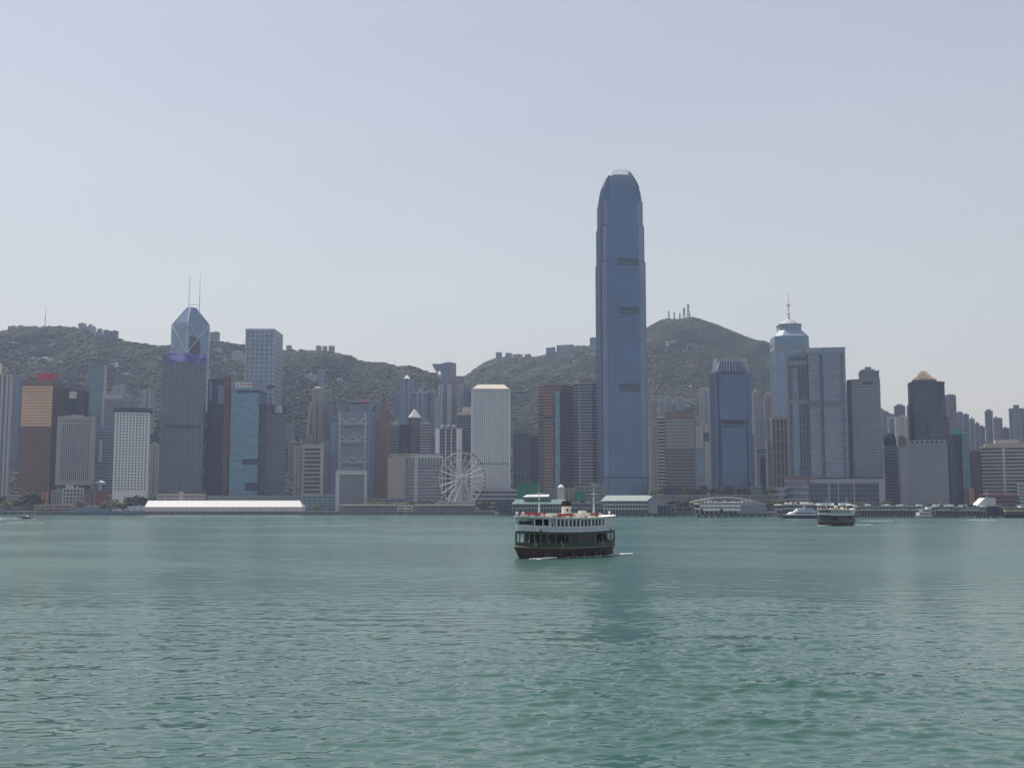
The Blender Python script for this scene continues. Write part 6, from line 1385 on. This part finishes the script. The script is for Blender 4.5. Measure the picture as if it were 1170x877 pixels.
    for i in range(0, 96, 4): x, y = S2[i]; b.tube((x*.98, y*.96, 9.15 + sheer(x)), (x*.98, y*.96, 9.55 + sheer(x)), .04, n=4)
    b.each('stanchion', V_WHITE, rf)
    for x, y in ((15.4, -1.0), (15.4, 1.0), (-15.4, 0)): MB().lathe([(.12, 9.3), (.28, 9.5), (.3, 9.9), (.1, 10.1)], 8, (x, y)).build('lamp', V_WHITE, r, (0, 0, sheer(x)))
    def ring_(x, y, z):
        b = MB(); n = 14
        for i in range(n):
            a, c = 2*math.pi*i/n, 2*math.pi*(i+1)/n; b.tube((x + .38*math.cos(a), y, z + .38*math.sin(a)), (x + .38*math.cos(c), y, z + .38*math.sin(c)), .09, n=5)
        b.build('life_ring', V_RED if x % 2 < 1 else V_WHITE, r)
    for x in (-10.4, -3, 4, 10.8): ring_(x, -4.35, 4.6 if abs(x) < 9 else 5.0)
    b = MB(); b.box(-1.4, -.4, -4.38, -4.28, 4.2, 5.2); b.build('notice_board', V_WHITE, r)
    # tyre fenders
    b = MB()
    for x in (-12, -9, -5, -1, 3, 7, 11):
        yy = half(x, 1, 1) + .12
        for sgn in (-1, 1): b.tube((x, sgn*yy, 1.0), (x, sgn*(yy + .22), 1.0), .5, n=10)
    b.each('tyre_fender', V_BLACK, hull)
    return r
fer = make_ferry('near green and white double-decked ferry with orange-red rafts on its roof')
fr_yaw = math.radians(180 + 45)
fq = P(647.5, 630, 272); fer.location = (fq.x, 272, -.15); fer.rotation_euler = (0, 0, fr_yaw)
f2 = copy_tree(fer); f2['label'] = 'far green and white ferry in front of the waterfront hotel group'
f2.location = (Xa(956, 600, 672), 672, -.15); f2.rotation_euler = (0, 0, math.radians(180 + 38))
for o in (fer, f2): o['group'] = 'double-decked harbour ferries'

# ------------------------------------------------------------------ people aboard the near ferry
def person_mesh(pose, key):
    J = {'pelvis': (0, 0, .95), 'spine': (0, 0, 1.15), 'chest': (0, .02, 1.36), 'neck': (0, 0, 1.50), 'head': (0, -.03, 1.62), 'top': (0, -.02, 1.73),
         'shL': (-.19, 0, 1.42), 'elL': (-.25, .02, 1.14), 'haL': (-.22, -.16, .95), 'fiL': (-.21, -.22, .89), 'shR': (.19, 0, 1.42), 'elR': (.25, .02, 1.14), 'haR': (.22, -.14, .94), 'fiR': (.21, -.2, .88),
         'hiL': (-.10, 0, .90), 'knL': (-.11, -.02, .50), 'anL': (-.11, .02, .09), 'toL': (-.12, -.16, .04), 'hiR': (.10, 0, .90), 'knR': (.11, -.02, .50), 'anR': (.11, .02, .09), 'toR': (.12, -.16, .04)}
    if pose == 'lean': J.update(haL=(-.14, -.38, 1.12), fiL=(-.10, -.45, 1.10), haR=(.14, -.38, 1.12), fiR=(.10, -.45, 1.10), elL=(-.27, -.1, 1.16), elR=(.27, -.1, 1.16))
    if pose == 'phone': J.update(elR=(.27, -.05, 1.18), haR=(.12, -.30, 1.38), fiR=(.09, -.34, 1.45))
    rad = dict(pelvis=.15, spine=.13, chest=.16, neck=.06, head=.10, top=.075, shL=.075, shR=.075, elL=.048, elR=.048, haL=.036, haR=.036, fiL=.026, fiR=.026, hiL=.10, hiR=.10, knL=.065, knR=.065, anL=.045, anR=.045, toL=.04, toR=.04)
    E = [('pelvis','spine'),('spine','chest'),('chest','neck'),('neck','head'),('head','top'),('chest','shL'),('shL','elL'),('elL','haL'),('haL','fiL'),('chest','shR'),('shR','elR'),('elR','haR'),('haR','fiR'),('pelvis','hiL'),('hiL','knL'),('knL','anL'),('anL','toL'),('pelvis','hiR'),('hiR','knR'),('knR','anR'),('anR','toR')]
    ks = list(J); me = bpy.data.meshes.new('person'); me.from_pydata([J[k] for k in ks], [(ks.index(a), ks.index(b)) for a, b in E], [])
    o = bpy.data.objects.new('person', me); COL.objects.link(o)
    md = o.modifiers.new('skin', 'SKIN'); sv = me.skin_vertices[0].data
    for i, k in enumerate(ks): sv[i].radius = (rad[k], rad[k] * (.75 if k in ('chest', 'spine', 'pelvis') else 1)); sv[i].use_root = (k == 'pelvis')
    o.modifiers.new('sub', 'SUBSURF').levels = 1
    bpy.context.view_layer.update()
    out = bpy.data.meshes.new_from_object(o.evaluated_get(bpy.context.evaluated_depsgraph_get())); bpy.data.objects.remove(o); return out
PM = {k: person_mesh(k, k) for k in ('stand', 'lean', 'phone')}
SKIN = solid((.42, .27, .19), .6, .08, name='skin'); HAIR = solid((.012, .01, .009), .6, .1, name='black_hair')
def person(mesh, lx, ly, lz, face, shirt, trousers, label):
    me = mesh.copy(); me.materials.clear()
    for m_ in (solid(shirt, .8, .1, name='shirt'), solid(trousers, .8, .1, name='trousers'), SKIN): me.materials.append(m_)
    for p in me.polygons:
        c = p.center; p.material_index = 2 if c.z > 1.47 or (abs(c.x) > .2 and c.z < 1.12 and c.z > .8) or c.y < -.28 else (0 if c.z > .93 else 1)
    o = bpy.data.objects.new('person', me); COL.objects.link(o)
    c, s = math.cos(fr_yaw), math.sin(fr_yaw)
    o.location = (fer.location.x + lx*c - ly*s, fer.location.y + lx*s + ly*c, fer.location.z + lz); o.rotation_euler = (0, 0, fr_yaw + face)
    tag(o, label, 'person', 'passengers on the near ferry')
    k = MB(); k.lathe([(.085, 1.60), (.105, 1.66), (.10, 1.72), (.05, 1.765)], 10, (0, -.005)); h_ = k.build('hair', HAIR, o)
    k = MB(); [k.tube((sx2*.035, -.118, 1.645), (sx2*.035, -.128, 1.645), .012, n=6) for sx2 in (-1, 1)]; k.tube((-.03, -.12, 1.575), (.03, -.12, 1.575), .008, n=5); k.build('face_feature', HAIR, o)
    k = MB(); k.tube((0, -.115, 1.63), (0, -.145, 1.60), .012, .018, n=6); k.build('nose', SKIN, o)
LD, UD = 2.36, 5.8
A = math.radians(90)
person(PM['stand'], 14.2, 1.6, LD + sheer(14.2), A, (.75, .75, .72), (.06, .06, .08), 'passenger in a white shirt standing at the left end of the ferry\'s lower deck')
person(PM['lean'], 10.9, 3.55, LD + sheer(10.9), 2*A, (.10, .11, .16), (.03, .03, .04), 'passenger in a dark blue jacket leaning on the lower deck rail') if False else None
YS = 3.45     # the side turned to the camera
def vis(y): return y
person(PM['lean'], 11.0, YS, UD + sheer(11), 2*A, (.70, .68, .66), (.05, .06, .10), 'passenger in a white top leaning on the upper deck rail near the arch')
person(PM['phone'], 9.9, YS, UD + sheer(9.9), 2*A, (.25, .04, .04), (.04, .04, .05), 'passenger in a dark red top at the upper deck rail beside the arch')
person(PM['stand'], 12.2, 2.9, UD + sheer(12.2), 2*A, (.08, .09, .12), (.03, .03, .03), 'passenger in black standing on the open upper deck')
person(PM['lean'], 7.6, 3.5, LD + sheer(7.6), 2*A, (.28, .05, .05), (.03, .03, .04), 'passenger in a red-brown jacket at the middle of the lower deck rail')
person(PM['stand'], 5.6, 3.5, LD + sheer(5.6), 2*A, (.30, .30, .28), (.05, .05, .06), 'passenger in grey at the lower deck rail right of the red-brown jacket')
person(PM['stand'], -12.6, 2.6, LD + sheer(12.6), 2*A, (.72, .70, .68), (.10, .10, .12), 'crew member in a white shirt at the right end of the lower deck')
person(PM['lean'], -9.3, 3.4, LD + sheer(9.3), 2*A, (.05, .06, .09), (.03, .03, .04), 'passenger in navy near the right end of the lower deck')

rgp = random.Random(5)
for lx, deck, pose, sh, lb in ((12.9, 'L', 'stand', (.05, .05, .06), 'passenger in black second from the left end of the lower deck'), (9.2, 'L', 'phone', (.32, .30, .27), 'passenger in beige on the lower deck below the arch'), (3.6, 'L', 'stand', (.10, .14, .22), 'passenger in blue at the lower deck screen'), (-6.4, 'L', 'lean', (.34, .33, .32), 'passenger in pale grey at the lower deck rail right of the screen'), (-7.6, 'L', 'stand', (.20, .05, .05), 'passenger in maroon at the lower deck rail right of the screen'), (-10.8, 'L', 'phone', (.06, .07, .06), 'passenger in dark green next to the white-shirted crew member'), (13.0, 'U', 'lean', (.30, .31, .33), 'passenger in grey at the front of the open upper deck'), (10.5, 'U', 'stand', (.04, .05, .10), 'passenger in navy behind the upper deck rail near the arch'), (11.6, 'U', 'phone', (.45, .42, .36), 'passenger in cream on the open upper deck')):
    yy = 3.95 * (1 - (abs(lx) / 15.2) ** 2.9) ** (1 / 2.9) - .35
    person(PM[pose], lx, yy - (.5 if deck == 'U' and lx in (10.5, 11.6) else 0), (LD if deck == 'L' else UD) + sheer(lx), 2*A + rgp.uniform(-.5, .5), sh, (.04, .04, .05), lb)
# mooring ropes coiled along the bulwark and draped fenders
for lx in (13.6, 6.0, -8.2):
    b = MB(); n = 16; yy = 4.25 * (1 - (min(abs(lx), 15) / 15.6) ** 2.9) ** (1 / 2.9) + .12
    for k in range(n):
        a0, a1 = 2*math.pi*k/n, 2*math.pi*(k+1)/n; b.tube((lx + .42*math.cos(a0), yy, 2.95 + sheer(lx) + .35*math.sin(a0)), (lx + .42*math.cos(a1), yy, 2.95 + sheer(lx) + .35*math.sin(a1)), .08, n=5)
    b.build('rope_coil', solid((.40, .34, .24), .9, .15, 2., name='rope'), fer)

# ------------------------------------------------------------------ other boats
def hullmb(L, B, H_, fine=.5, z0=-.5, flare=.8):
    b = MB(); n = 14; xs = [-L/2 + L*i/n for i in range(n+1)]
    def hb(x, f): t = (x + L/2) / L; return B/2 * f * (1 - max(0, (t - fine) / (1 - fine)) ** 2.2)
    for z, f, sh in ((z0, flare*.8, .95), (H_*.4, flare*1.05, .98), (H_, 1., 1.)):
        b.v += [(x*sh, -max(.03, hb(x, f)), z + (.12*L/20*max(0, (x/L+.1))**2*4 if z == H_ else 0)) for x in xs] + [(x*sh, max(.03, hb(x, f)), z + (.12*L/20*max(0, (x/L+.1))**2*4 if z == H_ else 0)) for x in xs[::-1]]
    m_ = 2*(n+1)
    for j in range(2): b.f += [(j*m_+i, j*m_+(i+1) % m_, (j+1)*m_+(i+1) % m_, (j+1)*m_+i) for i in range(m_)]
    b.f += [(2*m_+i, 2*m_+i+1, 2*m_+m_-2-i, 2*m_+m_-1-i) for i in range(n)]
    return b
V_NAVY = solid((.012, .025, .06), .4, .1, name='navy_paint'); V_GREYS = solid((.155, .20, .25), .6, .12, .2, name='warship_grey')
# white catamaran
r = root('catamaran', 'white fast catamaran with a dark navy hull, moored left of the far green ferry', 'catamaran', (Xa(914, 592, 1020), 1020, 0), math.radians(180))
hullmb(31, 9, 2.6, .62).build('hull', V_NAVY, r)
MB().prism([(-15, -4.4), (9, -4.4), (15, -.6), (15, .6), (9, 4.4), (-15, 4.4)], 2.75, 3.3).build('gunwale', V_WHITE, r)
cb = MB().prism([(-13, -4), (6, -4), (11.5, -1.5), (11.5, 1.5), (6, 4), (-13, 4)], 3.31, 5.6, [(-13, -4), (5, -4), (8.5, -1.5), (8.5, 1.5), (5, 4), (-13, 4)]).build('cabin', V_WHITE, r)
MB().box(-12.4, 4.6, -4.06, 4.06, 4.0, 5.0).build('window', G_BLACK, cb)
MB().prism([(-12, -3.6), (3, -3.6), (6, -1.5), (6, 1.5), (3, 3.6), (-12, 3.6)], 5.61, 7.3, [(-12, -3.6), (2, -3.6), (4, -1.5), (4, 1.5), (2, 3.6), (-12, 3.6)]).build('upper_cabin', V_BLUE, r)
MB().box(-3, 3, -2, 2, 7.31, 9).build('wheelhouse', V_WHITE, r); MB().tube((-4, 0, 7.3), (-4, 0, 13), .35, .15).box(-5, -3.4, -1.4, 1.4, 9.6, 10.2).build('mast', V_WHITE, r)
MB().box(-17, -12.2, -3, 3, 5.61, 6.2).build('stern_awning', V_CREAM, r)
# moored launch
r = root('passenger_boat', 'small white and grey two-deck launch moored at the piers right of the far ferry', 'boat', (Xa(1054, 591, 1040), 1040, 0), math.radians(200))
hullmb(17, 5.4, 2.4, .6).build('hull', solid((.50, .52, .55), .5, .08, name='light_grey_paint'), r)
MB().box(-8.5, 8.2, -2.76, 2.76, -.3, .5).build('boot_top', V_NAVY, r)
c = MB().box(-8, 5, -2.5, 2.5, 2.5, 5.0).build('cabin', V_WHITE, r); MB().box(-7.4, 4.6, -2.56, 2.56, 3.4, 4.4).build('window', G_BLACK, c)
c = MB().box(-8, 1.5, -2.4, 2.4, 5.01, 7.6).build('upper_cabin', V_WHITE, r); MB().box(-7.4, 1.2, -2.46, 2.46, 6.0, 7.0).build('window', G_BLACK, c)
MB().box(-8.6, 3.5, -2.8, 2.8, 7.61, 7.9).build('canopy', V_CREAM, r); MB().box(-8.2, -4.2, -1.8, 1.8, 7.91, 9.6).build('funnel', V_WHITE, r); MB().tube((0, 0, 7.9), (0, 0, 12), .12, .06).build('mast', V_WHITE, r)
# warship
r = root('patrol_ship', 'long low grey warship moored at the left quay', 'warship', (Xa(120, 588, 1328), 1328, 0), 0)
hullmb(86, 10, 4.2, .7).build('hull', V_GREYS, r)
MB().box(-34, 6, -3.8, 3.8, 4.3, 6.8).box(2, 14, -3.4, 3.4, 6.81, 9.6).box(-22, -10, -3, 3, 6.81, 8.6).build('superstructure', V_GREYS, r)
MB().box(2.4, 14.06, -3.46, 3.46, 8.2, 9.0).build('window', G_BLACK, r)
MB().tube((6, 0, 9.6), (6, 0, 17), .5, .15).tube((3.5, 0, 13), (8.5, 0, 13), .2).build('mast', V_GREYS, r); MB().prism(ngon(4, 2.6, 12), 8.6, 11.2).build('funnel', V_GREYS, r).location.x = -16
MB().box(20, 23, -1.3, 1.3, 4.7, 6.3).tube((23, 0, 5.7), (27, 0, 6.1), .18).build('gun', V_GREYS, r)
# yellow-green boat
r = root('passenger_boat', 'yellow-green and white boat moored at the right edge', 'boat', (Xa(1160, 590, 1052), 1052, 0), math.radians(180))
YG = solid((.30, .36, .05), .5, .1, name='yellow_green_paint')
hullmb(21, 5.6, 3.2, .6).build('hull', V_BLACK, r); MB().box(-10, 9, -2.7, 2.7, 3.3, 5.6).build('main_deck', V_IN, r)
MB().box(-10.2, 9.4, -2.9, 2.9, 5.61, 6.5).build('rail_band', YG, r); MB().box(-9.8, 9.2, -2.95, 2.95, 6.51, 7.0).build('white_band', V_WHITE, r)
MB().box(-9.5, 8.4, -2.4, 2.4, 7.01, 8.6).build('upper_deck', V_IN, r); MB().box(-10, 9.6, -2.9, 2.9, 8.61, 9.0).build('roof', YG, r); MB().box(-9, -4, -2, 2, 9.01, 11).build('wheelhouse', V_WHITE, r)
mb = MB(); [mb.box(-10 + 19.3*k/9 - .1, -10 + 19.3*k/9 + .1, -2.9, -2.7, 7.0, 8.6) for k in range(10)]; mb.build('post', V_WHITE, r)
# two motor boats at the left
def motorboat(label, px, py, Y, L, hullm, rz):
    r = root('motor_boat', label, 'motor boat', (Xa(px, py, Y), Y, 0), rz, 'motor boats at the left'); B = L * .3
    hullmb(L, B, 1.3, .5).build('hull', hullm, r)
    c = MB().prism([(-L*.3, -B*.36), (L*.12, -B*.36), (L*.2, -B*.2), (L*.2, B*.2), (L*.12, B*.36), (-L*.3, B*.36)], 1.35, 3.1, [(-L*.28, -B*.34), (L*.06, -B*.34), (L*.1, -B*.2), (L*.1, B*.2), (L*.06, B*.34), (-L*.28, B*.34)]).build('cabin', V_WHITE, r)
    MB().box(-L*.27, L*.05, -B*.365, B*.365, 2.0, 2.7).build('window', G_BLACK, c)
    MB().box(-L*.3, L*.02, -B*.38, B*.38, 3.11, 3.3).build('canopy', V_CREAM, r); MB().tube((-L*.1, 0, 3.3), (-L*.1, 0, 5.6), .1, .05).build('mast', V_WHITE, r)
    MB().tube((L*.3, -B*.25, 1.6), (L*.46, 0, 2.1), .05).tube((L*.3, B*.25, 1.6), (L*.46, 0, 2.1), .05).build('rail', V_WHITE, r)
    return r
motorboat('dark-hulled motor boat heading right off the left quay', 29, 593, 990, 14, V_BLACK, 0)
motorboat('white motor boat cut off by the left edge of the photo', -2, 597, 800, 12, V_WHITE, math.radians(0))

# ------------------------------------------------------------------ foam: bow waves and wakes
FOAM = solid((.80, .83, .83), .7, .06, .8, name='sea_foam')
def foam(label, X, Y, L, W, ang, n, seed, taper=1., rmax=.45):
    rs = np.random.RandomState(seed); t = rs.uniform(0, 1, n) ** taper; s = rs.normal(0, .33, n)
    lx = (t - .5) * L; ly = s * W * (.4 + .6 * t)
    c, sn = math.cos(ang), math.sin(ang)
    cen = np.stack([X + lx*c - ly*sn, Y + lx*sn + ly*c, np.full(n, .08) + rs.uniform(0, .12, n)], 1)
    V, Fc = blobs(cen, rs.uniform(.3, 1, n) * rmax, rs, .35, .45)
    o = np_mesh('foam', V, Fc, FOAM); tag(o, label, 'foam', kind='stuff')
cf, sf = math.cos(fr_yaw), math.sin(fr_yaw)
def fl(lx, ly): return fer.location.x + lx*cf - ly*sf, 272 + lx*sf + ly*cf
foam('white bow wave curling off the left end of the near ferry', *fl(11.5, 4.2), 9, 1.6, fr_yaw + .25, 260, 1, .7)
foam('white foam trailing from the right end of the near ferry', *fl(-17.5, 2.0), 9, 1.6, fr_yaw, 150, 2, .7, .35)
foam('thin foam line along the waterline of the near ferry', *fl(0, 4.3), 24, .5, fr_yaw, 90, 3, 1, .22)
c2, s2 = math.cos(f2.rotation_euler.z), math.sin(f2.rotation_euler.z)
foam('small white bow wave of the far green ferry', f2.location.x + 14*c2 - 3*s2, 672 + 14*s2 + 3*c2, 10, 2, f2.rotation_euler.z, 90, 4, .7, .6)
foam('white wake streak behind the far green ferry', Xa(984, 599, 685), 685, 14, 1.6, 0, 130, 5, 1, .5)
foam('long pale wake line right of the far green ferry', Xa(1000, 593, 840), 840, 24, 1.6, 0, 110, 6, 1, .5)
foam('wake of the dark-hulled motor boat', Xa(12, 594, 985), 985, 18, 2, 0, 160, 7, 1, .6)
foam('second wake line left of the dark-hulled motor boat', Xa(18, 598, 760), 760, 36, 2, .02, 170, 8, 1, .5)
foam('bow spray of the dark-hulled motor boat', Xa(38, 593.5, 985), 985, 4, 1.2, 0, 50, 9, 1, .5)
foam('faint foam streaks near the right edge below the piers', Xa(1120, 594, 900), 900, 26, 2.4, 0, 90, 10, 1, .5)
